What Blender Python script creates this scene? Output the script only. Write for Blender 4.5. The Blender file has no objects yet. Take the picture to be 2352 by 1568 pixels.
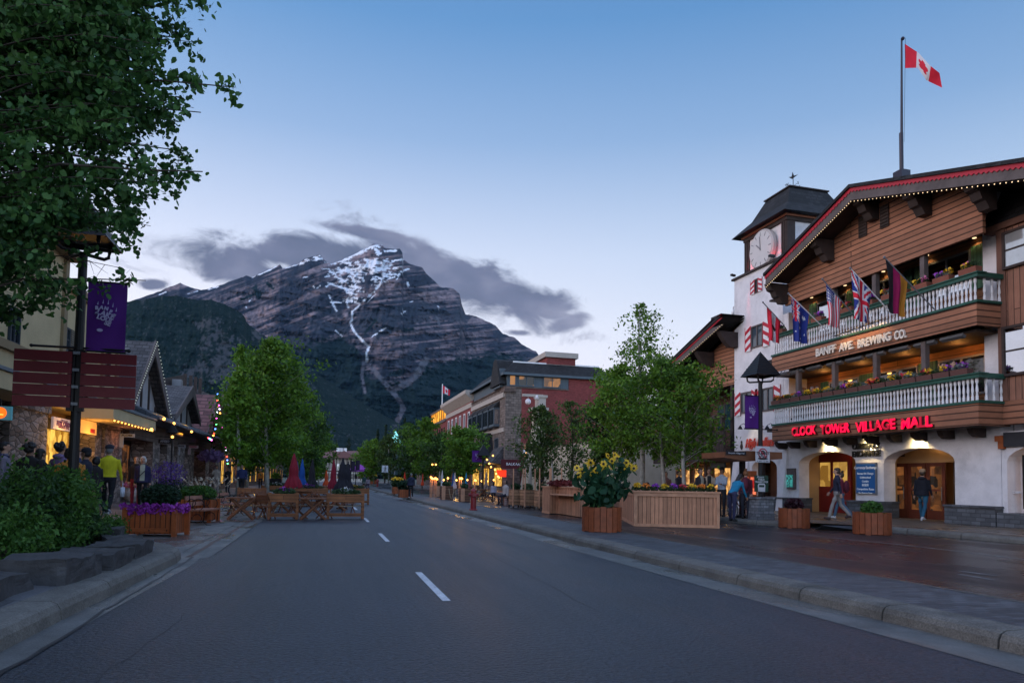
import bpy, math, random
import numpy as np
from mathutils import Vector, Matrix, Euler
rad = math.radians
S = bpy.context.scene
COL = S.collection
# ------------------------------------------------------------------ camera
H = 1.5; F = 1568.0; YAW = rad(15.3129); PITCH = rad(2.8); ROLL = rad(0.9); SY = 242.07
_f = np.array([math.sin(YAW)*math.cos(PITCH), math.cos(YAW)*math.cos(PITCH), math.sin(PITCH)])
_r = np.array([math.cos(YAW), -math.sin(YAW), 0.0]); _u = np.cross(_r, _f)
_r, _u = _r*math.cos(ROLL)+_u*math.sin(ROLL), -_r*math.sin(ROLL)+_u*math.cos(ROLL)
cd = bpy.data.cameras.new('camera'); cam = bpy.data.objects.new('camera', cd); COL.objects.link(cam)
cd.sensor_width = 36; cd.lens = 24; cd.shift_y = SY/2352; cd.clip_start = .05; cd.clip_end = 40000
m = Matrix.Identity(4)
for i in range(3):
    m[i][0] = _r[i]; m[i][1] = _u[i]; m[i][2] = -_f[i]
m[2][3] = H
cam.matrix_world = m; S.camera = cam
CAM = np.array([0, 0, H])
# where a ray through a point of the photograph meets a level, a facade plane or a cross plane of the street
def ray(u, v): return _f*F + _r*(u-1176) + _u*(784+SY-v)
def onz(u, v, z=0.0): d = ray(u, v); return CAM + d*((z-H)/d[2])
def onx(u, v, x): d = ray(u, v); return CAM + d*(x/d[0])
def ony(u, v, y): d = ray(u, v); return CAM + d*(y/d[1])
def ond(u, v, dist): d = ray(u, v); return CAM + d*(dist/F)
# ------------------------------------------------------------------ world
w = bpy.data.worlds.new('World'); S.world = w; w.use_nodes = True
nt = w.node_tree; nt.nodes.clear()
def N(t, **k):
    n = nt.nodes.new(t)
    for a, b in k.items(): setattr(n, a, b)
    return n
def L(a, b): nt.links.new(a, b)
def ramp(n, stops):
    cr = n.color_ramp
    while len(cr.elements) > 1: cr.elements.remove(cr.elements[-1])
    cr.elements[0].position = stops[0][0]; cr.elements[0].color = (*stops[0][1], 1)
    for p, c in stops[1:]:
        e = cr.elements.new(p); e.color = (*c, 1)
SUN_EL, SUN_AZ = rad(13), rad(-92)
tc = N('ShaderNodeTexCoord'); sep = N('ShaderNodeSeparateXYZ'); L(tc.outputs['Generated'], sep.inputs[0])
g = N('ShaderNodeValToRGB'); L(sep.outputs['Z'], g.inputs[0])
ramp(g, [(0, (.80, .80, .84)), (.13, (.78, .81, .87)), (.22, (.69, .76, .84)), (.31, (.55, .66, .79)), (.45, (.255, .41, .62)), (.57, (.115, .28, .52)), (.62, (.10, .25, .48)), (.78, (.26, .35, .55)), (1, (.34, .41, .58))])  # topmost stops raised above the view, extra overhead light added for the street
dot = N('ShaderNodeVectorMath', operation='DOT_PRODUCT'); L(tc.outputs['Generated'], dot.inputs[0]); dot.inputs[1].default_value = (-.77, .64, 0)
az = N('ShaderNodeMapRange', interpolation_type='SMOOTHSTEP'); L(dot.outputs['Value'], az.inputs[0]); az.inputs[1].default_value = -.8; az.inputs[2].default_value = .95
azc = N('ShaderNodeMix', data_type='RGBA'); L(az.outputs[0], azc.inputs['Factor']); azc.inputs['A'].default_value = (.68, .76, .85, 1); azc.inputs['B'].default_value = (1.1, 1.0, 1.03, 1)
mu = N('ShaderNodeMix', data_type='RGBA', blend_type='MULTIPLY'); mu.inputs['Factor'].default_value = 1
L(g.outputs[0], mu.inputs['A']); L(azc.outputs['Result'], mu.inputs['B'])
bk = N('ShaderNodeMapRange', interpolation_type='SMOOTHSTEP'); L(sep.outputs['Y'], bk.inputs[0]); bk.inputs[1].default_value = .5; bk.inputs[2].default_value = -.5; bk.inputs[3].default_value = 1; bk.inputs[4].default_value = 2.0  # unseen sky behind the camera brightened as added fill light
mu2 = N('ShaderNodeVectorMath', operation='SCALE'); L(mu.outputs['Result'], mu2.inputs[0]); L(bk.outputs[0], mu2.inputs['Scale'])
# clouds around the peak, laid out by direction only
div = N('ShaderNodeVectorMath', operation='DIVIDE'); L(tc.outputs['Generated'], div.inputs[0])
cmb = N('ShaderNodeCombineXYZ')
for i in range(3): L(sep.outputs['Y'], cmb.inputs[i])
L(cmb.outputs[0], div.inputs[1])
nz = N('ShaderNodeTexNoise'); nz.inputs['Scale'].default_value = 12; nz.inputs['Detail'].default_value = 9; nz.inputs['Roughness'].default_value = .62; nz.inputs['Distortion'].default_value = .6
mpn = N('ShaderNodeMapping'); mpn.inputs['Scale'].default_value = (1, 1, 1.7); mpn.inputs['Rotation'].default_value = (0, rad(-5), 0); L(div.outputs[0], mpn.inputs[0]); L(mpn.outputs[0], nz.inputs['Vector'])
def dirxz(u, v): d = ray(u, v); return d[0]/d[1], d[2]/d[1]
prev = None
for (u, v, ru, rv, a) in [(690, 585, 290, 46, 6), (560, 618, 120, 34, -4), (860, 538, 130, 16, -4), (1070, 650, 250, 62, -19), (1190, 680, 150, 40, -10), (1305, 740, 62, 24, 22), (352, 655, 36, 12, 5), (1270, 722, 50, 14, 0), (1190, 764, 34, 9, 0)]:
    x, z = dirxz(u, v); x1, _ = dirxz(u+ru, v); _, z1 = dirxz(u, v-rv)
    mp = N('ShaderNodeMapping', vector_type='TEXTURE'); mp.inputs['Location'].default_value = (x, 1, z); mp.inputs['Rotation'].default_value = (0, rad(-a), 0)
    mp.inputs['Scale'].default_value = (x1-x, 1, z1-z); L(div.outputs[0], mp.inputs[0])
    ln = N('ShaderNodeVectorMath', operation='LENGTH'); L(mp.outputs[0], ln.inputs[0])
    if prev is None: prev = ln.outputs['Value']
    else:
        mn = N('ShaderNodeMath', operation='SMOOTH_MIN'); L(prev, mn.inputs[0]); L(ln.outputs['Value'], mn.inputs[1]); mn.inputs[2].default_value = .25; prev = mn.outputs[0]
m1 = N('ShaderNodeMath', operation='MULTIPLY_ADD'); L(nz.outputs[0], m1.inputs[0]); m1.inputs[1].default_value = 2.4; m1.inputs[2].default_value = -.20
m2 = N('ShaderNodeMath', operation='SUBTRACT'); L(m1.outputs[0], m2.inputs[0]); L(prev, m2.inputs[1])
den = N('ShaderNodeMapRange', interpolation_type='SMOOTHSTEP'); L(m2.outputs[0], den.inputs[0]); den.inputs[1].default_value = -.30; den.inputs[2].default_value = .46; den.inputs[4].default_value = .93
fr = N('ShaderNodeMath', operation='GREATER_THAN'); L(sep.outputs['Y'], fr.inputs[0]); fr.inputs[1].default_value = .2
dm = N('ShaderNodeMath', operation='MULTIPLY'); L(den.outputs[0], dm.inputs[0]); L(fr.outputs[0], dm.inputs[1])
nz2 = N('ShaderNodeTexNoise'); nz2.inputs['Scale'].default_value = 5; nz2.inputs['Detail'].default_value = 5; L(mpn.outputs[0], nz2.inputs['Vector'])
cc = N('ShaderNodeValToRGB'); L(nz2.outputs[0], cc.inputs[0]); ramp(cc, [(.36, (.065, .085, .15)), (.5, (.12, .135, .22)), (.66, (.25, .26, .36))])
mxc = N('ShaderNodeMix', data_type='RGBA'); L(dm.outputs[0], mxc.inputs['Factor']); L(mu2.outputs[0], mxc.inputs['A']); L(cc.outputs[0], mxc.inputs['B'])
sky = N('ShaderNodeTexSky', sky_type='NISHITA', sun_disc=False); sky.sun_elevation = SUN_EL; sky.sun_rotation = SUN_AZ; sky.ozone_density = 3
hsv = N('ShaderNodeVectorMath', operation='SCALE'); L(sky.outputs[0], hsv.inputs[0]); hsv.inputs['Scale'].default_value = .07
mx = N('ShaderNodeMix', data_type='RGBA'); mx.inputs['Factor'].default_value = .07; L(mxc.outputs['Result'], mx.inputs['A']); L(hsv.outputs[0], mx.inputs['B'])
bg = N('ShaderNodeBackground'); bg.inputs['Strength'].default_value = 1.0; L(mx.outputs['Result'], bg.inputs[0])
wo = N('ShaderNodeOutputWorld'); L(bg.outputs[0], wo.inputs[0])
sl = bpy.data.lights.new('sun', 'SUN'); sl.energy = .75; sl.angle = rad(45); sl.color = (1, .82, .80)
so = bpy.data.objects.new('sun', sl); COL.objects.link(so)
so.rotation_euler = Vector((-math.sin(SUN_AZ)*math.cos(SUN_EL), -math.cos(SUN_AZ)*math.cos(SUN_EL), -math.sin(SUN_EL))).to_track_quat('-Z', 'Y').to_euler()
S.view_settings.view_transform = 'Standard'; S.view_settings.look = 'None'; S.view_settings.exposure = .42; S.view_settings.gamma = 1; S.view_settings.use_curve_mapping = False
S.render.engine = 'CYCLES'; S.cycles.use_denoising = True; S.cycles.max_bounces = 6; S.cycles.diffuse_bounces = 3; S.cycles.glossy_bounces = 3; S.cycles.transparent_max_bounces = 6
S.cycles.caustics_reflective = False; S.cycles.caustics_refractive = False; S.cycles.sample_clamp_indirect = 3
# ------------------------------------------------------------------ object helpers
ORG = {}
def tag(o, label=None, cat=None, group=None, kind=None):
    if label: o['label'] = label
    if cat: o['category'] = cat
    if group: o['group'] = group
    if kind: o['kind'] = kind
    return o
def thing(name, label, cat, loc=(0, 0, 0), rz=0, group=None):
    o = bpy.data.objects.new(name, None); o.empty_display_size = .2; COL.objects.link(o)
    o.location = [float(c) for c in loc]; o.rotation_euler = (0, 0, rz); ORG[o.name] = np.zeros(3)
    return tag(o, label, cat, group)
def wthing(name, label, cat, loc, group=None):      # parts are given in world coordinates
    o = thing(name, label, cat, loc, 0, group); ORG[o.name] = np.array([float(c) for c in loc]); return o
def copy_tree(o, parent=None, loc=None, rz=None, label=None, group=None, scale=None):
    c = o.copy(); COL.objects.link(c)
    if parent: c.parent = parent
    if loc is not None: c.location = [float(t) for t in loc]
    if rz is not None: c.rotation_euler = (0, 0, rz)
    if label: c['label'] = label
    if group: c['group'] = group
    if scale: c.scale = scale if hasattr(scale, '__len__') else (scale,)*3
    for ch in o.children: copy_tree(ch, c)
    ORG[c.name] = ORG.get(o.name, np.zeros(3))
    return c
def boxuv(me, swap=False):
    n = len(me.polygons)
    if not n: return
    me.update()
    nr = np.empty(n*3, 'f'); me.polygons.foreach_get('normal', nr); nr = np.abs(nr.reshape(-1, 3))
    tot = np.empty(n, 'i'); me.polygons.foreach_get('loop_total', tot)
    li = np.empty(len(me.loops), 'i'); me.loops.foreach_get('vertex_index', li)
    co = np.empty(len(me.vertices)*3, 'f'); me.vertices.foreach_get('co', co); co = co.reshape(-1, 3)
    ax = np.where(nr[:, 2] > .8, 2, np.where(nr[:, 0] > nr[:, 1], 0, 1)); ax = np.repeat(ax, tot)
    p = co[li]; uv = np.empty((len(li), 2), 'f')
    uv[:, 0] = np.where(ax == 0, p[:, 1], p[:, 0]); uv[:, 1] = np.where(ax == 2, p[:, 1], p[:, 2])
    l = me.uv_layers.new(name='UVMap'); l.data.foreach_set('uv', uv.ravel())
class MB:
    def __init__(s): s.v = []; s.f = []; s.m = []; s.cm = 0
    def mat(s, i): s.cm = i; return s
    def add(s, vs, fs):
        b = len(s.v); s.v += [tuple(map(float, p)) for p in vs]; s.f += [tuple(b+i for i in f) for f in fs]; s.m += [s.cm]*len(fs); return s
    def box(s, x0, x1, y0, y1, z0, z1):
        if x0 > x1: x0, x1 = x1, x0
        if y0 > y1: y0, y1 = y1, y0
        if z0 > z1: z0, z1 = z1, z0
        return s.add([(x, y, z) for z in (z0, z1) for y in (y0, y1) for x in (x0, x1)], [(0, 2, 3, 1), (4, 5, 7, 6), (0, 1, 5, 4), (2, 6, 7, 3), (0, 4, 6, 2), (1, 3, 7, 5)])
    def obox(s, c, sx, sy, sz, rz=0, rx=0, ry=0):
        R = Euler((rx, ry, rz)).to_matrix(); c = Vector([float(t) for t in c])
        return s.add([c + R @ Vector((x*sx/2, y*sy/2, z*sz/2)) for z in (-1, 1) for y in (-1, 1) for x in (-1, 1)], [(0, 2, 3, 1), (4, 5, 7, 6), (0, 1, 5, 4), (2, 6, 7, 3), (0, 4, 6, 2), (1, 3, 7, 5)])
    def tube(s, pts, rs, n=8, cap=True, sq=1.0):
        pts = [Vector([float(t) for t in p]) for p in pts]
        if not hasattr(rs, '__len__'): rs = [rs]*len(pts)
        vs = []; fs = []
        for i, p in enumerate(pts):
            d = (pts[min(i+1, len(pts)-1)]-pts[max(i-1, 0)]).normalized()
            a = d.cross(Vector((0, 0, 1)) if abs(d.z) < .95 else Vector((1, 0, 0))).normalized(); b = d.cross(a)
            for k in range(n):
                t = 2*math.pi*k/n; vs.append(p + a*rs[i]*math.cos(t) + b*rs[i]*math.sin(t)*sq)
        for i in range(len(pts)-1):
            for k in range(n): fs.append((i*n+k, i*n+(k+1) % n, (i+1)*n+(k+1) % n, (i+1)*n+k))
        if cap: fs.append(tuple(range(n))[::-1]); fs.append(tuple((len(pts)-1)*n+k for k in range(n)))
        return s.add(vs, fs)
    def lathe(s, prof, c=(0, 0, 0), n=10, sx=1, sy=1, rz=0):
        vs = []; fs = []
        for r, z in prof:
            for k in range(n): t = 2*math.pi*k/n+rz; vs.append((c[0]+r*sx*math.cos(t), c[1]+r*sy*math.sin(t), c[2]+z))
        for i in range(len(prof)-1):
            for k in range(n): fs.append((i*n+k, i*n+(k+1) % n, (i+1)*n+(k+1) % n, (i+1)*n+k))
        fs.append(tuple(range(n))[::-1]); fs.append(tuple((len(prof)-1)*n+k for k in range(n)))
        return s.add(vs, fs)
    def ball(s, c, rx, ry=None, rz=None, n=8):
        ry = ry or rx; rz = rz or rx
        pr = [(math.sin(math.pi*i/n), -math.cos(math.pi*i/n)) for i in range(n+1)]; pr[0] = (.01, -1); pr[-1] = (.01, 1)
        return s.lathe([(a, b*rz) for a, b in pr], c, max(6, n+2), rx, ry)
    def prism(s, poly, d, org=(0, 0, 0), A=(1, 0, 0), B=(0, 0, 1), D=(0, 1, 0)):
        o = Vector(org); A = Vector(A); B = Vector(B); D = Vector(D); n = len(poly)
        vs = [o+A*p+B*q for p, q in poly] + [o+A*p+B*q+D*d for p, q in poly]
        return s.add(vs, [tuple(range(n))[::-1], tuple(range(n, 2*n))] + [(i, (i+1) % n, n+(i+1) % n, n+i) for i in range(n)])
    def quad(s, *p): return s.add(p, [tuple(range(len(p)))])
    def build(s, name, mats, parent=None, smooth=False, fix=True, bevel=0):
        me = bpy.data.meshes.new(name); o = org_of(parent)
        me.from_pydata([(a-o[0], b-o[1], c-o[2]) for a, b, c in s.v], [], s.f)
        if not isinstance(mats, (list, tuple)): mats = [mats]
        for m_ in mats: me.materials.append(m_)
        me.polygons.foreach_set('material_index', s.m)
        boxuv(me)
        if smooth: me.polygons.foreach_set('use_smooth', [True]*len(s.f))
        ob = bpy.data.objects.new(name, me); COL.objects.link(ob)
        if parent: ob.parent = parent; ORG[ob.name] = o
        if bevel:
            b = ob.modifiers.new('b', 'BEVEL'); b.width = bevel; b.segments = 2; b.limit_method = 'ANGLE'
        return ob
def org_of(p): return ORG.get(p.name, np.zeros(3)) if p else np.zeros(3)
def text(name, s, parent, matl, org, A, up, size, ext=.02, align='CENTER', bold=0, sx=1.0, shear=0, curve=0):
    """writing laid on a plane: origin, reading direction A, up direction (world)"""
    cu = bpy.data.curves.new(name, 'FONT'); cu.body = s; cu.size = size; cu.extrude = ext; cu.align_x = align; cu.align_y = 'CENTER'; cu.offset = bold; cu.shear = shear; cu.resolution_u = 3
    t = bpy.data.objects.new('t', cu); COL.objects.link(t)
    dg = bpy.context.evaluated_depsgraph_get(); dg.update()
    me = bpy.data.meshes.new_from_object(t.evaluated_get(dg)); bpy.data.objects.remove(t)
    A = Vector(A).normalized(); U = Vector(up).normalized(); Nn = A.cross(U); o = Vector([float(k) for k in org])-Vector(org_of(parent))
    for v_ in me.vertices:
        c = v_.co; v_.co = o + A*c.x*sx + U*c.y + Nn*c.z
    me.materials.clear(); me.materials.append(matl); me.name = name
    ob = bpy.data.objects.new(name, me); COL.objects.link(ob)
    if parent: ob.parent = parent
    return ob
def rawmesh(name, V, Fc, mats, parent=None, smooth=False, mi=None, attrs=None):
    """numpy verts (n,3) and equal-sided faces (m,k)"""
    me = bpy.data.meshes.new(name); V = np.asarray(V, 'f')-org_of(parent).astype('f'); Fc = np.asarray(Fc, 'i'); k = Fc.shape[1]
    me.vertices.add(len(V)); me.vertices.foreach_set('co', V.ravel()); me.loops.add(Fc.size); me.loops.foreach_set('vertex_index', Fc.ravel())
    me.polygons.add(len(Fc)); me.polygons.foreach_set('loop_start', np.arange(0, Fc.size, k, dtype='i')); me.polygons.foreach_set('loop_total', np.full(len(Fc), k, 'i'))
    for m_ in (mats if isinstance(mats, (list, tuple)) else [mats]): me.materials.append(m_)
    if mi is not None: me.polygons.foreach_set('material_index', np.asarray(mi, 'i'))
    if smooth: me.polygons.foreach_set('use_smooth', np.ones(len(Fc), bool))
    me.update(calc_edges=True)
    for nm, a in (attrs or {}).items():
        at = me.attributes.new(nm, 'FLOAT', 'POINT'); at.data.foreach_set('value', np.asarray(a, 'f'))
    me.validate()
    ob = bpy.data.objects.new(name, me); COL.objects.link(ob)
    if parent: ob.parent = parent
    return ob
# ------------------------------------------------------------------ materials
MC = {}
def mat(name, col, rough=.75, var=.3, vs=2.5, bump=.15, bs=30, metal=0, pat=None, pw=None, spec=.4, emit=0, ecol=None, tint=None, fine=0, dirt=0, trans=0, fs=48, bd=.02):
    if name in MC: return MC[name]
    M_ = bpy.data.materials.new(name); M_.use_nodes = True; t = M_.node_tree; nn = t.nodes; lk = t.links.new; b = nn['Principled BSDF']
    b.inputs['Roughness'].default_value = rough; b.inputs['Metallic'].default_value = metal; b.inputs['Specular IOR Level'].default_value = spec
    geo = nn.new('ShaderNodeNewGeometry'); uv = nn.new('ShaderNodeTexCoord')
    def noise(sc, det=5, r=.6, vec=None):
        n = nn.new('ShaderNodeTexNoise'); n.inputs['Scale'].default_value = sc; n.inputs['Detail'].default_value = det; n.inputs['Roughness'].default_value = r; lk(vec or geo.outputs['Position'], n.inputs['Vector']); return n
    def scl(a, lo, hi):
        r = nn.new('ShaderNodeMapRange'); lk(a, r.inputs[0]); r.inputs[1].default_value = .25; r.inputs[2].default_value = .75; r.inputs[3].default_value = lo; r.inputs[4].default_value = hi; return r.outputs[0]
    def mul(a, bval):
        x = nn.new('ShaderNodeVectorMath'); x.operation = 'SCALE'; lk(a, x.inputs[0]); lk(bval, x.inputs['Scale']); return x.outputs[0]
    rgb = nn.new('ShaderNodeRGB'); rgb.outputs[0].default_value = (*col, 1); c = rgb.outputs[0]; hgt = None
    if pat == 'hb' and pw: pw = (60,)+tuple(pw[1:])
    if pat in ('hb', 'vb', 'brick', 'shingle', 'paver', 'ashlar'):
        w_, h_, mo, dark, off = dict(hb=(60, .19, .014, .22, .37), vb=(2.9, .13, .012, .3, .4), brick=(.22, .075, .011, 1.5, .5), shingle=(.32, .2, .02, .45, .5), paver=(.22, .11, .008, .5, .5), ashlar=(.5, .25, .02, .6, .5))[pat]
        if pw: w_, h_, mo = pw
        mp = nn.new('ShaderNodeMapping'); lk(uv.outputs['UV'], mp.inputs[0])
        if pat == 'vb': mp.inputs['Rotation'].default_value = (0, 0, rad(90))
        br = nn.new('ShaderNodeTexBrick'); br.offset = off; br.inputs['Scale'].default_value = 1; br.inputs['Brick Width'].default_value = w_; br.inputs['Row Height'].default_value = h_
        br.inputs['Mortar Size'].default_value = mo; br.inputs['Mortar Smooth'].default_value = .3; lk(mp.outputs[0], br.inputs['Vector'])
        v_ = .22 if pat in ('hb', 'vb') else .35
        br.inputs['Color1'].default_value = (*[k*(1-v_) for k in col], 1); br.inputs['Color2'].default_value = (*[min(1, k*(1+v_)) for k in col], 1); br.inputs['Mortar'].default_value = (*[min(1, k*dark) for k in col], 1)
        c = br.outputs['Color']; inv = nn.new('ShaderNodeMath'); inv.operation = 'SUBTRACT'; inv.inputs[0].default_value = 1; lk(br.outputs['Fac'], inv.inputs[1]); hgt = inv.outputs[0]
        if pat in ('hb', 'vb'):
            mpg = nn.new('ShaderNodeMapping'); lk(mp.outputs[0], mpg.inputs[0]); mpg.inputs['Scale'].default_value = (2, 45, 1); gn = noise(1.2, 4, .6, mpg.outputs[0]); c = mul(c, scl(gn.outputs[0], .72, 1.28))
    if pat == 'stone':
        sc = pw or 3.6
        mp = nn.new('ShaderNodeMapping'); lk(uv.outputs['UV'], mp.inputs[0]); mp.inputs['Scale'].default_value = (sc*.72, sc*1.5, 1)
        dn = noise(3, 2, .5, mp.outputs[0]); ad = nn.new('ShaderNodeMix'); ad.data_type = 'RGBA'; ad.inputs['Factor'].default_value = .12; lk(mp.outputs[0], ad.inputs['A']); lk(dn.outputs['Color'], ad.inputs['B'])
        vo = nn.new('ShaderNodeTexVoronoi'); vo.inputs['Scale'].default_value = 1; lk(ad.outputs['Result'], vo.inputs['Vector'])
        ve = nn.new('ShaderNodeTexVoronoi'); ve.feature = 'DISTANCE_TO_EDGE'; ve.inputs['Scale'].default_value = 1; lk(ad.outputs['Result'], ve.inputs['Vector'])
        sp = nn.new('ShaderNodeSeparateColor'); lk(vo.outputs['Color'], sp.inputs[0]); c = mul(c, scl(sp.outputs[0], .55, 1.4))
        e = nn.new('ShaderNodeMapRange'); e.interpolation_type = 'SMOOTHSTEP'; lk(ve.outputs['Distance'], e.inputs[0]); e.inputs[1].default_value = 0; e.inputs[2].default_value = .16; hgt = e.outputs[0]
        e2 = nn.new('ShaderNodeMapRange'); lk(ve.outputs['Distance'], e2.inputs[0]); e2.inputs[1].default_value = .01; e2.inputs[2].default_value = .06; e2.inputs[3].default_value = .3; c = mul(c, e2.outputs[0])
    if var: c = mul(c, scl(noise(vs).outputs[0], 1-var, 1+var))
    if fine: 
        fm = nn.new('ShaderNodeMapRange'); lk(noise(fs, 4, .9).outputs[0], fm.inputs[0]); fm.inputs[1].default_value = .38; fm.inputs[2].default_value = .62; fm.inputs[3].default_value = 1-fine; fm.inputs[4].default_value = 1+fine; c = mul(c, fm.outputs[0])
    if dirt:
        d = nn.new('ShaderNodeMapRange'); dn = noise(.9, 7, .7); lk(dn.outputs[0], d.inputs[0]); d.inputs[1].default_value = .52; d.inputs[2].default_value = .7; d.inputs[3].default_value = 1; d.inputs[4].default_value = 1-dirt; c = mul(c, d.outputs[0])
    lk(c, b.inputs['Base Color'])
    if bump:
        bn = nn.new('ShaderNodeBump'); bn.inputs['Strength'].default_value = bump; bn.inputs['Distance'].default_value = bd; n2 = noise(bs, 4)
        if hgt is not None:
            bn.inputs['Strength'].default_value = max(bump, .5)
            mm = nn.new('ShaderNodeMath'); mm.operation = 'MULTIPLY_ADD'; lk(n2.outputs[0], mm.inputs[0]); mm.inputs[1].default_value = .25; lk(hgt, mm.inputs[2]); lk(mm.outputs[0], bn.inputs['Height'])
        else: lk(n2.outputs[0], bn.inputs['Height'])
        lk(bn.outputs[0], b.inputs['Normal'])
    if emit:
        b.inputs['Emission Strength'].default_value = emit; b.inputs['Emission Color'].default_value = (*(ecol or col), 1)
    if trans: b.inputs['Subsurface Weight'].default_value = 0
    MC[name] = M_; return M_
def leafmat(name, c1, c2, rough=.55):
    if name in MC: return MC[name]
    M_ = bpy.data.materials.new(name); M_.use_nodes = True; t = M_.node_tree; nn = t.nodes; lk = t.links.new; b = nn['Principled BSDF']; b.inputs['Roughness'].default_value = rough; b.inputs['Specular IOR Level'].default_value = .3
    geo = nn.new('ShaderNodeNewGeometry'); r = nn.new('ShaderNodeValToRGB'); cr = r.color_ramp; cr.elements[0].color = (*c1, 1); cr.elements[1].color = (*c2, 1); cr.elements[0].position = .15; cr.elements[1].position = .85
    n = nn.new('ShaderNodeTexNoise'); n.inputs['Scale'].default_value = 1.1; n.inputs['Detail'].default_value = 3; lk(geo.outputs['Position'], n.inputs['Vector'])
    a = nn.new('ShaderNodeMath'); a.operation = 'MULTIPLY_ADD'; lk(geo.outputs['Random Per Island'], a.inputs[0]); a.inputs[1].default_value = .6; s_ = nn.new('ShaderNodeMath'); s_.operation = 'SUBTRACT'; lk(n.outputs[0], s_.inputs[0]); s_.inputs[1].default_value = .3; lk(s_.outputs[0], a.inputs[2])
    lk(a.outputs[0], r.inputs[0]); lk(r.outputs[0], b.inputs['Base Color'])
    tr = nn.new('ShaderNodeBsdfTranslucent'); lk(r.outputs[0], tr.inputs[0]); mxs = nn.new('ShaderNodeMixShader'); mxs.inputs[0].default_value = .35
    lk(b.outputs[0], mxs.inputs[1]); lk(tr.outputs[0], mxs.inputs[2]); lk(mxs.outputs[0], nn['Material Output'].inputs[0])
    MC[name] = M_; return M_
def litmat(name, c1, c2, es=1.5, sc=3.0, boards=False):
    """a lit interior behind a pane: patches of lamp-lit walls, shelves and goods"""
    if name in MC: return MC[name]
    M_ = bpy.data.materials.new(name); M_.use_nodes = True; t = M_.node_tree; nn = t.nodes; lk = t.links.new; b = nn['Principled BSDF']; b.inputs['Roughness'].default_value = .08; b.inputs['Base Color'].default_value = (.02, .015, .01, 1)
    uv = nn.new('ShaderNodeTexCoord'); mp = nn.new('ShaderNodeMapping'); mp.inputs['Scale'].default_value = (sc, sc*.8, 1); lk(uv.outputs['UV'], mp.inputs[0])
    vo = nn.new('ShaderNodeTexVoronoi'); vo.distance = 'CHEBYCHEV'; vo.inputs['Scale'].default_value = 1.4; lk(mp.outputs[0], vo.inputs['Vector']); sp = nn.new('ShaderNodeSeparateColor'); lk(vo.outputs['Color'], sp.inputs[0])
    n = nn.new('ShaderNodeTexNoise'); n.inputs['Scale'].default_value = 1.3; n.inputs['Detail'].default_value = 4; lk(mp.outputs[0], n.inputs['Vector'])
    a = nn.new('ShaderNodeMath'); a.operation = 'MULTIPLY'; lk(sp.outputs[0], a.inputs[0]); lk(n.outputs[0], a.inputs[1])
    r = nn.new('ShaderNodeValToRGB'); cr = r.color_ramp; cr.elements[0].color = (*c1, 1); cr.elements[1].color = (*c2, 1); cr.elements[0].position = .08; cr.elements[1].position = .45; lk(a.outputs[0], r.inputs[0])
    lk(r.outputs[0], b.inputs['Emission Color']); b.inputs['Emission Strength'].default_value = es
    MC[name] = M_; return M_
rng = np.random.default_rng(7); rnd = random.Random(5)
def leaves(pts, size, nv=6, droop=.3, jit=.25, seed=0, out=None, asp=1.25):
    """leaf polygons at the points; out = optional preferred facing"""
    r = np.random.default_rng(seed); n = len(pts); pts = np.asarray(pts, float)
    a = r.normal(size=(n, 3)); a[:, 2] -= droop*1.5; a /= np.linalg.norm(a, axis=1)[:, None]
    b = r.normal(size=(n, 3)); b = np.cross(a, b); b /= np.linalg.norm(b, axis=1)[:, None]
    s = size*(1+jit*r.normal(size=n)).clip(.4, 1.8)
    if nv == 6: prof = [(-.5, 0), (-.22, .4), (.2, .36), (.62, 0), (.2, -.36), (-.22, -.4)]
    elif nv == 5: prof = [(-.5, 0), (-.1, .42), (.55, .1), (.4, -.25), (-.2, -.4)]
    else: prof = [(-.5, 0), (0, .38), (.55, 0), (0, -.38)]
    V = np.stack([pts + a*(p*asp*s)[:, None] + b*(q*s)[:, None] for p, q in prof], 1).reshape(-1, 3)
    return V, np.arange(n*len(prof)).reshape(n, len(prof))
# ================================================================== ground, roads, kerbs
asph = mat('asphalt', (.022, .028, .039), rough=.42, var=.3, vs=.35, bump=.9, bs=24, fine=1.0, spec=.55, fs=22, bd=.035)
# worn and still damp: the gloss varies across the lane
def wet(m_, lo, hi, sc=.45, thr=(.42, .6), st=(1, .45, 1)):
    t = m_.node_tree; nn = t.nodes; b = nn['Principled BSDF']; geo = nn.new('ShaderNodeNewGeometry'); mp = nn.new('ShaderNodeMapping'); mp.inputs['Scale'].default_value = st; t.links.new(geo.outputs['Position'], mp.inputs[0])
    n = nn.new('ShaderNodeTexNoise'); n.inputs['Scale'].default_value = sc; n.inputs['Detail'].default_value = 6; t.links.new(mp.outputs[0], n.inputs['Vector'])
    r = nn.new('ShaderNodeMapRange'); t.links.new(n.outputs[0], r.inputs[0]); r.inputs[1].default_value = thr[0]; r.inputs[2].default_value = thr[1]; r.inputs[3].default_value = hi; r.inputs[4].default_value = lo; t.links.new(r.outputs[0], b.inputs['Roughness'])
wet(asph, .33, .45, .9, (.4, .62), (1, .05, 1))
asphR = mat('damp_asphalt', (.019, .021, .025), rough=.3, var=.3, vs=.5, bump=.5, bs=24, fine=.6, spec=.28, fs=24); wet(asphR, .2, .4, .5)
conc = mat('kerb_concrete', (.135, .125, .11), rough=.8, var=.3, vs=3, bump=.4, bs=60, fine=.35, dirt=.45)
gutc = mat('gutter_concrete', (.12, .12, .115), rough=.42, var=.3, vs=2, bump=.3, bs=60, fine=.25, dirt=.4); wet(gutc, .12, .6, .8)
pav = mat('paving', (.07, .075, .082), rough=.6, var=.25, vs=1.2, bump=.5, bs=60, pat='paver', fine=.25)
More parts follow.
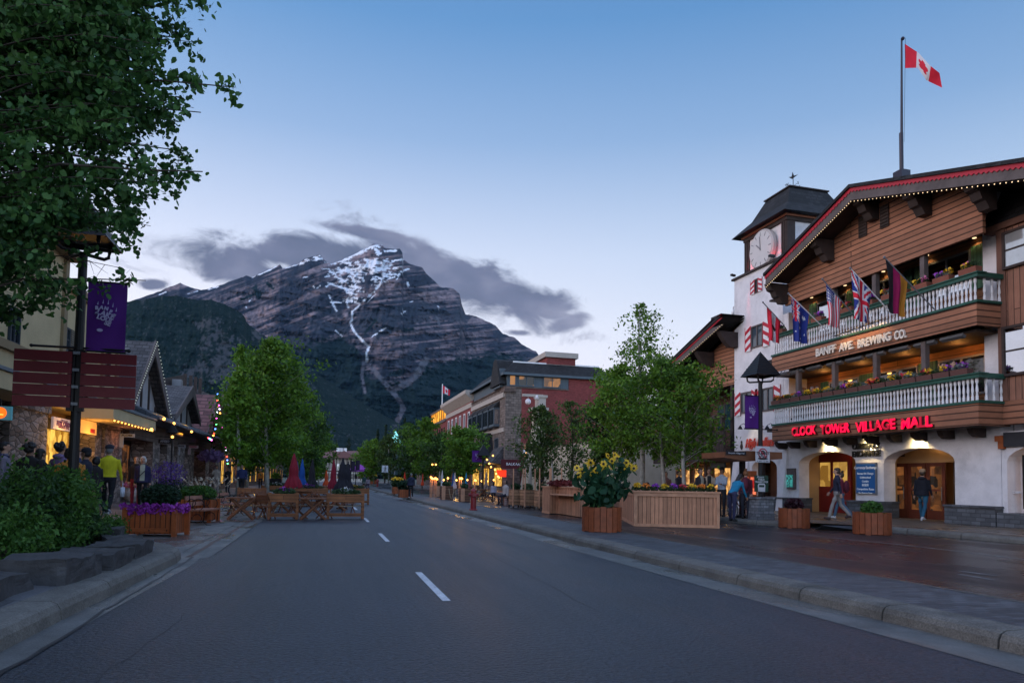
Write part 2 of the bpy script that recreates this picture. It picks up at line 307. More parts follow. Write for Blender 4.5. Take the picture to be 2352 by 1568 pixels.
pavL = mat('sidewalk_paving', (.095, .095, .10), rough=.6, var=.3, vs=1.2, bump=.3, bs=60, pat='paver', pw=(1.2, .9, .012), fine=.3, dirt=.3)
pavR = mat('sidewalk_slabs', (.11, .09, .07), rough=.45, var=.35, vs=1, bump=.4, bs=60, fine=.3, dirt=.4); wet(pavR, .22, .55, .8)
paint = mat('road_paint', (.55, .56, .58), rough=.6, var=.3, vs=9, bump=.3, bs=80, fine=.35, dirt=.35)
earth = mat('valley_ground', (.05, .06, .04), var=.4, vs=.02, bump=0)
def struct(name, mb, m_, label=None, **k):
    o = mb.build(name, m_, **k); o['kind'] = 'structure'
    return o
b = MB(); b.box(-16000, 16000, -6000, 20000, -2, -.06); struct('ground', b, earth)
def strip(mb, A, B):
    for i in range(len(A)-1): mb.quad(A[i], B[i], B[i+1], A[i+1])
    return mb
b = MB(); ys = [-12, 0, 4, 8, 12, 16, 20, 30, 45, 60, 90, 150, 260]
b.quad((-6.6, -12, 0), (6.4, -12, 0), (6.4, 300, 0), (-6.6, 300, 0)); struct('road', b, asph)
b = MB()
for y0 in (6.6, 14.9, 18.6) : pass
for (ua, va), (ub, vb) in [((1020, 1379), (958, 1313)), ((891, 1243), (871, 1224)), ((849, 1198), (841, 1189))]:
    p, q = onz(ua, va, .004), onz(ub, vb, .004); x = 1.5; w_ = .052
    b.quad((x-w_, p[1], .004), (x+w_, p[1], .004), (x+w_, q[1], .004), (x-w_, q[1], .004))
y = 33
while y < 92: b.quad((1.44, y, .004), (1.56, y, .004), (1.56, y+3, .004), (1.44, y+3, .004)); y += 7.5
for k in range(7): b.quad((-2+k*1.15, 95, .004), (-1.4+k*1.15, 95, .004), (-1.4+k*1.15, 100, .004), (-2+k*1.15, 100, .004))
struct('road_marking', b, paint)
# --- left kerb: bulb-out, its rounded end, then the line set back behind the parking strip
LK = [(-2.72, -12), (-2.68, 0), (-2.62, 4), (-2.56, 8), (-2.46, 11), (-2.40, 12.8), (-2.46, 13.5), (-2.7, 14.2), (-3.1, 14.8), (-3.55, 15.4), (-3.95, 16.2), (-4.45, 17.6), (-5.0, 19.4), (-5.55, 21.2), (-5.9, 23.2), (-6.0, 26), (-6.0, 60), (-6.0, 300)]
KH = .2
def kerb(P, side, kh, kw, z0, name, mt, joint=1.5):
    mb = MB(); n = len(P); nor = []
    for i in range(n):
        a = Vector(P[max(i-1, 0)]); c = Vector(P[min(i+1, n-1)]); d = (c-a).normalized(); nor.append(Vector((-d.y, d.x))*side)
    pr = [(-.02, -.05), (-.005, kh*.55), (.03, kh*.86), (.09, kh), (kw, kh+.004), (kw, -.05)]
    rows = [[(P[i][0]+nor[i].x*a, P[i][1]+nor[i].y*a, z0+h) for a, h in pr] for i in range(n)]
    # cut into cast lengths with an open joint
    for i in range(n-1):
        L_ = math.dist(P[i], P[i+1]); k = max(1, round(L_/joint)) if P[i][1] < 60 else 1
        for j in range(k):
            g_ = .012/L_*1.0; t0 = j/k+g_; t1 = (j+1)/k-g_
            A = [tuple(u_+(v_-u_)*t0 for u_, v_ in zip(p, q)) for p, q in zip(rows[i], rows[i+1])]
            B = [tuple(u_+(v_-u_)*t1 for u_, v_ in zip(p, q)) for p, q in zip(rows[i], rows[i+1])]
            for q in range(len(pr)-1): mb.quad(A[q], A[q+1], B[q+1], B[q]) if side < 0 else mb.quad(A[q], B[q], B[q+1], A[q+1])
            mb.add(A, [tuple(range(len(A)))]); mb.add(B, [tuple(range(len(B)))[::-1]])
    o = struct(name, mb, mt); return [(P[i][0]+nor[i].x*kw, P[i][1]+nor[i].y*kw) for i in range(n)]
LB = kerb(LK, 1, KH, .38, 0, 'kerb', conc)
def zl(x): return .2 + max(0, min(1, (-2.8-x)/3.5))*.12
b = MB(); A = [(x-.0, y, KH) for x, y in LB]; B = [(-8.1, y, .42) for x, y in LB]; Mi = [(min(x-1.2, -4.6) if y > 16 else x-1.6, y, zl(min(x-1.2, -4.6) if y > 16 else x-1.6)) for x, y in LB]
strip(b, A, Mi); strip(b, Mi, B); o = struct('sidewalk', b, pavL)
b = MB(); P_ = [p for p in LK if p[1] <= 13.5]
strip(b, [(x+.32, y, .004) for x, y in P_], [(x, y, .004) for x, y in P_]); b.quad((-2.62, 13.5, .004), (-1.98, 13.5, .004), (-1.98, 120, .004), (-2.62, 120, .004)); struct('gutter', b, gutc)
rust = mat('rusty_channel', (.09, .04, .025), rough=.5, var=.5, vs=6, bump=.5, bs=50)
b = MB(); r_ = random.Random(3)
pts = [(-2.36+r_.uniform(-.015, .015), 13.7+i*.5) for i in range(60)]
strip(b, [(x-.035-r_.random()*.02, y, .008) for x, y in pts], [(x+.04+r_.random()*.02, y, .008) for x, y in pts]); struct('drain_channel', b, rust)
tar = mat('tar_seam', (.02, .02, .022), rough=.5, var=.3, vs=8, bump=.3)
b = MB(); pts = [(-2.28+r_.uniform(-.02, .02), -2+i*.35) for i in range(46)]
strip(b, [(x-.012-r_.random()*.018, y, .008) for x, y in pts], [(x+.012+r_.random()*.018, y, .008) for x, y in pts])
pts = [(-1.97+r_.uniform(-.01, .01), 14+i*.5) for i in range(70)]; strip(b, [(x-.012, y, .008) for x, y in pts], [(x+.012, y, .008) for x, y in pts])
pts = [(-2.62+r_.uniform(-.01, .01), 14.6+i*.5) for i in range(70)]; strip(b, [(x-.012, y, .008) for x, y in pts], [(x+.012, y, .008) for x, y in pts])
for x0, y0, dx, dy in ((3.1, 7.5, .25, 9), (-1.1, 9.5, 1.9, 2.2), (4.3, 15, -.3, 12), (.2, 20, 1.6, .4), (2.6, 27, 2.4, .3), (-1.6, 5.2, .2, 3), (3.4, 38, 2, .3)):
    p_ = [(x0+dx*k/14+r_.uniform(-.035, .035), y0+dy*k/14+r_.uniform(-.05, .05)) for k in range(15)]; nx_, ny_ = (.006, 0) if dy > abs(dx) else (0, .014)
    strip(b, [(x-nx_*r_.random(), y-ny_*r_.random(), .004) for x, y in p_], [(x+nx_, y+ny_, .004) for x, y in p_])
struct('road_seam', b, tar)
b = MB(); b.quad((-6.6, 13.6, .003), (-2.62, 13.6, .003), (-2.62, 200, .003), (-6.6, 200, .003)); struct('parking_lane', b, gutc)
# --- median strip
RK = [(6.3, -12), (6.2, 0), (6.1, 5), (5.98, 9), (5.88, 14), (5.85, 25), (5.85, 50), (5.9, 92)]
RB = kerb(RK, -1, .17, .4, 0, 'kerb', conc)
RK2 = [(5.95, 102), (6, 300)]; RB2 = kerb(RK2, -1, .17, .4, 0, 'kerb', conc)
b = MB(); strip(b, [(x-.62, y, .004) for x, y in RK], [(x, y, .004) for x, y in RK]); struct('gutter', b, gutc)
ed = lambda y: 8.15-.04*min(y, 12)
b = MB(); strip(b, [(x, y, .172) for x, y in RB], [(ed(y), y, .168) for x, y in RB]); strip(b, [(x, y, .172) for x, y in RB2], [(7.7, y, .168) for x, y in RB2]); struct('median_pavement', b, pav)
b = MB(); strip(b, [(ed(y), y, .174) for x, y in RB], [(ed(y)+.07, y, .174) for x, y in RB]); struct('pavement_edge', b, conc)
b = MB(); Y_ = [-12, 0, 6, 12, 20, 40, 92]; strip(b, [(ed(y)+.0, y, .167) for y in Y_], [(ed(y)+1.2, y, .13) for y in Y_]); strip(b, [(ed(y)+1.2, y, .13) for y in Y_], [(26, y, .13) for y in Y_]); b.quad((6, 92, .13), (26, 92, .13), (26, 300, .13), (6, 300, .13)); struct('side_road', b, asphR)
paintw = mat('worn_road_paint', (.22, .22, .22), rough=.5, var=.5, vs=3, bump=.2, fine=.5, dirt=.5)
b = MB(); pl = [onz(u, v, .134) for u, v in ((1665, 1212), (1780, 1221), (1905, 1233), (2060, 1249), (2200, 1265), (2352, 1284))]; pl = [pl[0]+(pl[0]-pl[2])*2] + pl + [pl[-1]+(pl[-1]-pl[-3])*3]
strip(b, [(p[0]-.04, p[1], .134) for p in pl], [(p[0]+.04, p[1], .134) for p in pl])
for (u0, v0), (u1, v1) in [((1630, 1232), (1745, 1247)), ((2200, 1310), (2290, 1321)), ((2205, 1318), (2285, 1331))]:
    p, q = onz(u0, v0, .134), onz(u1, v1, .134); strip(b, [(p[0]-.04, p[1], .134), (q[0]-.04, q[1], .134)], [(p[0]+.04, p[1], .134), (q[0]+.02, q[1], .134)])
struct('road_marking', b, paintw)
SK = [(17.0, -12), (16.9, 9), (16.75, 13), (16.5, 16.3), (16.2, 17.2)]; SK2 = [(14.95, 18.9), (14.15, 20.2), (13.8, 21.6), (13.75, 26), (14.5, 28), (16.4, 31), (16.4, 90), (16.4, 300)]
b1 = kerb(SK, -1, .15, .28, .13, 'kerb', conc); b2 = kerb(SK2, -1, .15, .28, .13, 'kerb', conc)
b = MB(); allb = b1+b2; strip(b, [(x-.01, y, .278) for x, y in allb], [(22.8, y, .285) for x, y in allb]); o = struct('sidewalk', b, pavR)
# ================================================================== mountain and forested hills
def fnoise(x, y, seed=0, octv=6, gain=.5, ridged=False):
    r = np.random.default_rng(seed); tot = np.zeros_like(x); amp = 1; fr_ = 1; s = 0
    for o_ in range(octv):
        T = r.random((256, 256)); X = x*fr_+37.1*o_; Y = y*fr_+11.7*o_; xi = np.floor(X).astype(int); yi = np.floor(Y).astype(int); fx = X-xi; fy = Y-yi; fx = fx*fx*(3-2*fx); fy = fy*fy*(3-2*fy)
        g_ = lambda i, j: T[(xi+i) % 256, (yi+j) % 256]
        n_ = (g_(0, 0)*(1-fx)+g_(1, 0)*fx)*(1-fy)+(g_(0, 1)*(1-fx)+g_(1, 1)*fx)*fy
        if ridged: n_ = 1-abs(2*n_-1)
        tot += amp*n_; s += amp; amp *= gain; fr_ *= 2.03
    return tot/s
def cloudmat():
    pass
rock = bpy.data.materials.new('mountain_rock'); rock.use_nodes = True; t = rock.node_tree; nn = t.nodes; lk = t.links.new; pb = nn['Principled BSDF']; pb.inputs['Roughness'].default_value = .95; pb.inputs['Specular IOR Level'].default_value = .1
geo = nn.new('ShaderNodeNewGeometry')
def at(nm): a = nn.new('ShaderNodeAttribute'); a.attribute_name = nm; return a.outputs['Fac']
def mixc(f, a, b_):
    x = nn.new('ShaderNodeMix'); x.data_type = 'RGBA'; lk(f, x.inputs['Factor'])
    for s_, v_ in (('A', a), ('B', b_)):
        if isinstance(v_, tuple): x.inputs[s_].default_value = (*v_, 1)
        else: lk(v_, x.inputs[s_])
    return x.outputs['Result']
def rn(sc, det=6, rot=0, stretch=(1, 1, 1)):
    mp = nn.new('ShaderNodeMapping'); mp.inputs['Rotation'].default_value = (0, rot, 0); mp.inputs['Scale'].default_value = stretch; lk(geo.outputs['Position'], mp.inputs[0])
    n = nn.new('ShaderNodeTexNoise'); n.inputs['Scale'].default_value = sc; n.inputs['Detail'].default_value = det; n.inputs['Roughness'].default_value = .65; lk(mp.outputs[0], n.inputs['Vector']); return n.outputs[0]
c1 = nn.new('ShaderNodeValToRGB'); lk(at('strata'), c1.inputs[0]); cr = c1.color_ramp; cr.elements[0].color = (.032, .036, .05, 1); cr.elements[0].position = .36; cr.elements[1].color = (.31, .225, .225, 1); cr.elements[1].position = .72
c2 = nn.new('ShaderNodeVectorMath'); c2.operation = 'SCALE'; lk(c1.outputs[0], c2.inputs[0]); mr = nn.new('ShaderNodeMapRange'); lk(rn(.012), mr.inputs[0]); mr.inputs[1].default_value = .3; mr.inputs[2].default_value = .7; mr.inputs[3].default_value = .6; mr.inputs[4].default_value = 1.35; lk(mr.outputs[0], c2.inputs['Scale'])
cs = mixc(at('scree'), mixc(at('talus'), c2.outputs[0], (.042, .05, .066)), (.15, .145, .16))
fo = nn.new('ShaderNodeValToRGB'); lk(rn(.05, 4), fo.inputs[0]); fo.color_ramp.elements[0].color = (.006, .018, .018, 1); fo.color_ramp.elements[0].position = .35; fo.color_ramp.elements[1].color = (.011, .027, .026, 1); fo.color_ramp.elements[1].position = .7
cf = mixc(at('forest'), cs, fo.outputs[0]); cn = mixc(at('snow'), cf, (.85, .86, .9)); lk(cn, pb.inputs['Base Color'])
bn = nn.new('ShaderNodeBump'); bn.inputs['Strength'].default_value = .9; bn.inputs['Distance'].default_value = 28; lk(rn(.02, 8), bn.inputs['Height']); lk(bn.outputs[0], pb.inputs['Normal'])
K3 = lambda x, y: (689.06+x*.31127, 488.1+y*.31127)
SKY_M = [(-700, 960), (-100, 830), (150, 765), (280, 697), (306, 689), (340, 678), (366, 669), (390, 659), (414, 650), (439, 661), (463, 667), (497, 658), (530, 645), (566, 633), (580, 636), (615, 620), (643, 608), (649, 617), (687, 605), (699, 595), (736, 584.5), (742, 595.5), (759, 605), (782, 598.6), (814, 583), (845, 567.5), (859, 560), (879, 562.8), (882, 569.7), (904, 571), (918, 571.6), (925, 581.4), (926, 595), (944, 608), (969, 614), (979, 628), (1000, 647), (1010, 659), (1041, 663), (1056, 676), (1061, 700), (1069, 721), (1094, 726), (1137, 746), (1156, 767), (1181, 774), (1203, 793), (1231, 807), (1243, 826), (1265, 832), (1330, 862), (1420, 905), (1560, 950), (1800, 1000), (2200, 1040), (2700, 1060)]
def segmask(U_, V_, pl, wd):
    out = np.full(U_.shape, 1e9)
    for (x0, y0), (x1, y1) in zip(pl[:-1], pl[1:]):
        dx, dy = x1-x0, y1-y0; t_ = np.clip(((U_-x0)*dx+(V_-y0)*dy)/(dx*dx+dy*dy+1e-9), 0, 1); out = np.minimum(out, np.hypot(U_-x0-t_*dx, V_-y0-t_*dy))
    return np.clip(1.15-out/wd, 0, 1)
def terrain(name, sky_, vbase, D0, D1, nu, nvv, u0, u1, rough, seed, attrf, mt, rid=True, pw=1.3):
    us = np.linspace(u0, u1, nu); sx_, sv = np.array(sky_).T; rv = np.interp(us, sx_, sv)
    rv = rv + (fnoise(us/9, us*0, seed, 4)-.5)*rough*.012
    ts = np.linspace(0, 1, nvv); U_, T_ = np.meshgrid(us, ts, indexing='ij'); V_ = vbase+(rv[:, None]-vbase)*T_
    # relief: gullies run up the slope, ledges across it
    dep = D0+(D1-D0)*T_**pw
    gul = fnoise(U_/46+V_/150, V_/120, seed+1, 6, .55, True)-.5; led = fnoise(U_/160+V_/40, V_/14-U_/60, seed+2, 4, .5)-.5
    fine_ = fnoise(U_/11, V_/13, seed+5, 4, .6, True)-.5
    amp = rough*np.clip(T_*4, 0, 1)*np.clip((1-T_)*14, .15, 1)
    dep = dep - gul*amp - led*amp*.55 - fine_*amp*.35
    d = _f[None, None]*F + _r[None, None]*(U_[..., None]-1176) + _u[None, None]*(784+SY-V_[..., None]); hor = np.hypot(d[..., 0], d[..., 1]); P3 = CAM + d*(dep/hor)[..., None]
    Z = P3[:, -1, 2]; back = P3[:, -1].copy(); k_ = (dep[:, -1]+1500)/dep[:, -1]; back[:, 0] *= k_; back[:, 1] *= k_; back[:, 2] = -50
    P3 = np.concatenate([P3, back[:, None]], 1); n2 = nvv+1
    idx = np.arange(nu*n2).reshape(nu, n2); Fc = np.stack([idx[:-1, :-1], idx[1:, :-1], idx[1:, 1:], idx[:-1, 1:]], -1).reshape(-1, 4)
    at_ = {k2: np.concatenate([a, a[:, -1:]], 1).ravel() for k2, a in attrf(U_, V_, T_, gul, led).items()}
    o = rawmesh(name, P3.reshape(-1, 3), Fc, mt, smooth=True, attrs=at_); o['kind'] = 'structure'; return o
def m_attr(U_, V_, T_, gul, led):
    X = (U_-689.06)/.31127; Y = (V_-488.1)/.31127
    n = fnoise(U_/7, V_/5, 31, 5, .6); br = fnoise(U_/16+V_/9, V_/3.2-U_/14, 32, 3, .6)
    snow = np.zeros_like(U_)
    S_ = [([(340, 400), (380, 480), (412, 540), (372, 600), (345, 655), (358, 700)], 9), ([(560, 345), (430, 440), (395, 480), (410, 560), (370, 620)], 8), ([(645, 375), (625, 450), (590, 525), (545, 585), (480, 640), (430, 690), (385, 730)], 7), ([(385, 730), (385, 785), (370, 810), (400, 880), (460, 945), (508, 990), (490, 1045), (494, 1098)], 8.5),
          ([(215, 615), (240, 670), (270, 725)], 7), ([(240, 660), (300, 665)], 4), ([(530, 915), (632, 850)], 5), ([(262, 870), (310, 910)], 3), ([(745, 750), (785, 722)], 3), ([(235, 372), (330, 345), (430, 300), (520, 255), (600, 238)], 14), ([(560, 265), (585, 300)], 16), ([(620, 288), (705, 282)], 6), ([(680, 360), (760, 345)], 5), ([(370, 450), (450, 410), (545, 365)], 19), ([(550, 430), (655, 405)], 20), ([(690, 405), (775, 398)], 5), ([(715, 495), (740, 440), (805, 415)], 6),
          ([(265, 470), (335, 512)], 10), ([(0, 375), (60, 355), (165, 338)], 9), ([(20, 482), (55, 474)], 5), ([(795, 520), (800, 552)], 7), ([(1020, 690), (1025, 728)], 5), ([(100, 545), (115, 565), (150, 540)], 4), ([(195, 545), (225, 525)], 5), ([(815, 662), (830, 655)], 3), ([(500, 660), (560, 600)], 3), ([(440, 395), (480, 420)], 8), ([(600, 470), (650, 475)], 7), ([(330, 540), (345, 590)], 8), ([(180, 480), (320, 430)], 6), ([(210, 520), (330, 560)], 6), ([(640, 500), (700, 470)], 5)]
    for pl, wd in S_:
        m_ = segmask(X, Y, pl, wd*1.35); snow = np.maximum(snow, m_*(1.35 if wd == 8.5 else 1))
    for pl, wd in [([(330, 400), (400, 520), (390, 620)], 75), ([(450, 400), (600, 380), (640, 420)], 60), ([(560, 500), (690, 440)], 45), ([(200, 400), (300, 500)], 40)]: snow = np.maximum(snow, segmask(X, Y, pl, wd)*.55)
    for pl, wd in [([(580, 637), (615, 622), (636, 611)], 1.6), ([(650, 617), (690, 605), (730, 592)], 2.6), ([(366, 677), (381, 671)], 1.6), ([(477, 665), (502, 658)], 1.3), ([(558, 700), (566, 706)], 1.5), ([(430, 675), (455, 668)], .9), ([(572, 692), (580, 685)], 1.5), ([(700, 597), (735, 588)], 2)]: snow = np.maximum(snow, segmask(U_, V_, pl, wd))
    main = (Y > 690) & (X < 520) & (X > 350)
    sm0 = snow.copy(); snow = np.clip((snow*(1+.0*n) - np.where(main, .45, .40) - np.where(main, 1.0, 1.7)*(n-.5) - np.where(main, .35, 2.8)*(br-.5))*6, 0, 1)
    snow *= (sm0 > .05)
    fb = np.interp(X, [-1400, -600, -300, 0, 150, 300, 420, 470, 520, 620, 750, 850, 930, 1100, 1300, 1500, 1640, 1800, 3000], [700, 1000, 960, 1000, 930, 900, 980, 1120, 1190, 1240, 1260, 1230, 1110, 1070, 1045, 1030, 1062, 1092, 1200])
    forest = np.clip((Y-fb+(n-.5)*150+(br-.5)*90)/26, 0, 1)
    patch = [([(-330, 560), (-300, 620)], 26), ([(-240, 520), (-200, 560)], 16), ([(-430, 640), (-330, 600)], 12), ([(760, 870), (830, 860)], 16), ([(560, 790), (480, 890)], 12), ([(680, 1190), (760, 1170)], 26)]
    for pl, wd in patch: forest = np.maximum(forest, np.clip((segmask(X, Y, pl, wd)-.3-(n-.5)*1.5)*5, 0, 1))
    scree = np.zeros_like(U_)
    for pl, wd in [([(505, 1105), (560, 1180), (620, 1250), (680, 1320), (745, 1400), (762, 1450), (720, 1530)], 22), ([(930, 1085), (870, 1180), (790, 1260), (700, 1300)], 30), ([(470, 1100), (455, 1200), (480, 1330)], 14), ([(1010, 770), (1030, 830)], 10)]: scree = np.maximum(scree, np.clip((segmask(X, Y, pl, wd)-.15-(n-.5)*.8)*3, 0, 1))
    forest = forest*(1-scree); talus = np.zeros_like(U_)
    for pl, wd in [([(820, 690), (900, 700), (1010, 740), (1120, 770), (1210, 770)], 55), ([(420, 830), (600, 780), (760, 760), (900, 760)], 75), ([(560, 900), (700, 850)], 40), ([(300, 760), (100, 700)], 30), ([(700, 1120), (800, 1080), (900, 1010)], 45), ([(120, 830), (330, 870)], 60)]: talus = np.maximum(talus, np.clip((segmask(X, Y, pl, wd)-.1-(n-.5)*1.4)*2.2, 0, .88))
    dip = np.where(U_ < 800, .38, .10+.0*U_); st = fnoise(U_/90, (V_+U_*dip)/4.2, 41, 3, .55)*.95+n*.2-.13+fnoise(U_/60, (V_+U_*dip)/16, 42, 2)*.5-.2
    st = st - .5*np.clip(gul+.02, -.3, .25)
    return dict(snow=snow, forest=forest, scree=scree*.8, talus=talus, strata=np.clip(st, 0, 1))
terrain('mountain', SKY_M, 1085, 3300, 6400, 820, 330, -300, 1500, 330, 11, m_attr, rock)
hillm = bpy.data.materials.new('forest_hill'); hillm.use_nodes = True; t = hillm.node_tree; nn = t.nodes; lk = t.links.new; pb = nn['Principled BSDF']; pb.inputs['Roughness'].default_value = .95; pb.inputs['Specular IOR Level'].default_value = .1; geo = nn.new('ShaderNodeNewGeometry')
fo = nn.new('ShaderNodeValToRGB'); lk(rn(.11, 4), fo.inputs[0]); fo.color_ramp.elements[0].color = (.006, .018, .017, 1); fo.color_ramp.elements[0].position = .36; fo.color_ramp.elements[1].color = (.014, .030, .024, 1); fo.color_ramp.elements[1].position = .7
cn = mixc(at('rocky'), fo.outputs[0], (.10, .095, .10)); lk(cn, pb.inputs['Base Color']); bn = nn.new('ShaderNodeBump'); bn.inputs['Strength'].default_value = 1; bn.inputs['Distance'].default_value = 14; lk(rn(.06, 5), bn.inputs['Height']); lk(bn.outputs[0], pb.inputs['Normal'])
def h_attr(U_, V_, T_, gul, led):
    n = fnoise(U_/6, V_/5, 51, 5, .65); n2_ = fnoise(U_/40, V_/30, 52, 3); r_ = np.zeros_like(U_)
    for pl, wd in [([(495, 768), (470, 790)], 24), ([(520, 800), (500, 850), (540, 860)], 40), ([(590, 765), (618, 790), (600, 815)], 22), ([(470, 840), (430, 860)], 26), ([(620, 800), (660, 850), (700, 900)], 24), ([(455, 745), (500, 740)], 14), ([(560, 880), (640, 900)], 26)]: r_ = np.maximum(r_, segmask(U_, V_, pl, wd))
    return dict(rocky=np.clip((r_*.9-.25-(n-.42)*3.2)*2.5, 0, .8)*np.clip(n2_*2, 0, 1))
HS = [(-900, 900), (-200, 760), (100, 715), (280, 696), (330, 688), (377, 680), (411, 681), (454, 690), (485, 689), (516, 699), (549, 716.6), (561, 726), (568, 744), (592, 762), (611, 774), (640, 800), (689, 835), (725, 858), (751, 874), (800, 905), (829, 924), (870, 948), (901, 964), (940, 990), (1010, 1016), (1100, 1036), (1400, 1050)]
HS2 = []
_r2 = np.random.default_rng(4)
for i in range(900):
    u_ = -600+i*2.1; HS2.append((u_, float(np.interp(u_, *np.array(HS).T))-abs(_r2.normal())*1.3))
terrain('forested_hill', HS2, 1090, 1500, 2600, 800, 160, -600, 1280, 90, 23, h_attr, hillm)
# ================================================================== common materials
stucco = mat('white_stucco', (.74, .71, .72), rough=.9, var=.12, vs=2, bump=1.0, bs=9, dirt=.2)
cream = mat('beige_stucco', (.50, .39, .22), rough=.9, var=.12, vs=2, bump=.4, bs=25)
tantrim = mat('tan_trim', (.24, .17, .09), var=.15)
siding = mat('brown_siding', (.34, .145, .08), rough=.7, var=.18, vs=1.5, pat='hb', pw=(3.4, .2, .026))
sidingV = mat('brown_boards', (.27, .125, .08), rough=.7, var=.18, vs=1.5, pat='vb', pw=(3.4, .2, .016))
dwood = mat('dark_timber', (.045, .03, .026), rough=.75, var=.3, bump=.3)
gwood = mat('grey_brown_timber', (.12, .095, .09), rough=.8, var=.3, bump=.3, bs=25)
shing = mat('dark_shingles', (.022, .021, .022), rough=.8, var=.4, vs=2, pat='shingle')
gshing = mat('grey_shingles', (.085, .078, .08), rough=.85, var=.4, vs=2, pat='shingle', pw=(.3, .17, .025))
rshing = mat('red_roof_tiles', (.20, .085, .08), rough=.75, var=.35, vs=1.5, pat='shingle', pw=(.9, .28, .045))
redp = mat('red_paint', (.48, .02, .04), rough=.5, var=.15, bump=.05)
whitep = mat('white_paint', (.78, .76, .76), rough=.5, var=.08, bump=.05)
greenp = mat('dark_green_paint', (.018, .085, .058), rough=.5, var=.2, bump=.1)
shutg = mat('green_shutter', (.05, .13, .07), rough=.7, var=.2, pat='vb', pw=(2, .14, .015))
black = mat('black_metal', (.007, .0065, .008), rough=.45, var=.2, bump=.05, spec=.3)
grey = mat('grey_metal', (.17, .175, .19), rough=.45, var=.15, bump=.05)
glass = mat('dark_glass', (.012, .014, .018), rough=.04, var=.0, bump=.0, spec=1.0)
skyglass = mat('reflecting_glass', (.55, .57, .60), rough=.05, var=.1, vs=1, bump=0, metal=1)
cedar = mat('orange_stained_cedar', (.30, .072, .018), rough=.55, var=.25, vs=4, pat='vb', pw=(2.4, .12, .014))
cedarp = mat('orange_stained_plank', (.30, .075, .02), rough=.55, var=.3, vs=6, bump=.3, bs=30)
rawc = mat('raw_cedar_boards', (.48, .225, .125), rough=.75, var=.16, vs=3, pat='vb', pw=(2.6, .125, .01), dirt=.12)
rawp = mat('raw_cedar_plank', (.50, .25, .145), rough=.75, var=.25, vs=5, bump=.3, bs=30)
logw = mat('rustic_log', (.17, .062, .026), rough=.7, var=.35, vs=5, bump=.5, bs=25)
rstone = mat('river_stone', (.23, .185, .165), rough=.85, var=.2, bump=1, pat='stone', pw=4.8)
bstone = mat('dark_ledge_stone', (.10, .105, .115), rough=.8, var=.25, bump=.6, pat='ashlar', pw=(.34, .13, .014))
warm = mat('warm_bulb', (1, .6, .2), emit=4, ecol=(1, .42, .07), var=0, bump=0)
warmw = mat('warm_white_bulb', (1, .8, .5), emit=1.2, ecol=(1, .68, .36), var=0, bump=0)
neon = mat('red_neon_face', (.25, .02, .04), rough=.35, var=0, bump=0)
nb = neon.node_tree; bb = nb.nodes['Principled BSDF']; bb.inputs['Emission Color'].default_value = (1, .0, .035, 1)
g_ = nb.nodes.new('ShaderNodeNewGeometry'); n_ = nb.nodes.new('ShaderNodeTexNoise'); n_.inputs['Scale'].default_value = 2.3; n_.inputs['Detail'].default_value = 1; nb.links.new(g_.outputs['Position'], n_.inputs['Vector']); r_ = nb.nodes.new('ShaderNodeMapRange'); nb.links.new(n_.outputs[0], r_.inputs[0]); r_.inputs[1].default_value = .42; r_.inputs[2].default_value = .56; r_.inputs[3].default_value = .3; r_.inputs[4].default_value = 1.5; nb.links.new(r_.outputs[0], bb.inputs['Emission Strength'])
ambglass = litmat('amber_lit_pane', (.10, .025, .004), (1.0, .50, .12), .8, 2.2)
dimglass = litmat('dim_lit_pane', (.006, .006, .007), (.32, .11, .03), .5, 2.6)
ORDS = 'first second third fourth fifth sixth seventh eighth ninth tenth eleventh twelfth thirteenth fourteenth fifteenth sixteenth seventeenth eighteenth nineteenth twentieth'.split()
def spot(name, loc, tgt, e, size, col=(1, .7, .35), r=.05, blend=.6):
    l = bpy.data.lights.new(name, 'SPOT'); l.energy = e; l.spot_size = rad(size); l.color = col; l.shadow_soft_size = r; l.spot_blend = blend
    o = bpy.data.objects.new(name, l); COL.objects.link(o); o.location = [float(c) for c in loc]; o.rotation_euler = (Vector([float(c) for c in tgt])-o.location).to_track_quat('-Z', 'Y').to_euler(); return o
def point(name, loc, e, col=(1, .6, .25), r=.08):
    l = bpy.data.lights.new(name, 'POINT'); l.energy = e; l.color = col; l.shadow_soft_size = r; o = bpy.data.objects.new(name, l); COL.objects.link(o); o.location = [float(c) for c in loc]; return o
def Y(u, v, X): return float(onx(u, v, X)[1])
def Z(u, v, X): return float(onx(u, v, X)[2])
def fitx(name, s, parent, mt, X, u0, v0, u1, v1, h, side=-1, ext=.02, bold=.0, shear=0, dx=0):
    """a word on a facade plane x = X, between two points of the photograph on its centre line"""
    a = onx(u0, v0, X); c = onx(u1, v1, X); W = math.dist(a, c); o = text(name, s, parent, mt, (a+c)/2, (0, side, 0), (0, 0, 1), h, ext, 'CENTER', bold, 1, shear)
    ys = [v_.co.y for v_ in o.data.vertices]; cur = max(ys)-min(ys); mid = (max(ys)+min(ys))/2; k = W/cur; tm = float(((a+c)/2)[1])-org_of(parent)[1]
    for v_ in o.data.vertices: v_.co.y = (v_.co.y-mid)*k+tm; v_.co.x += dx
    return o
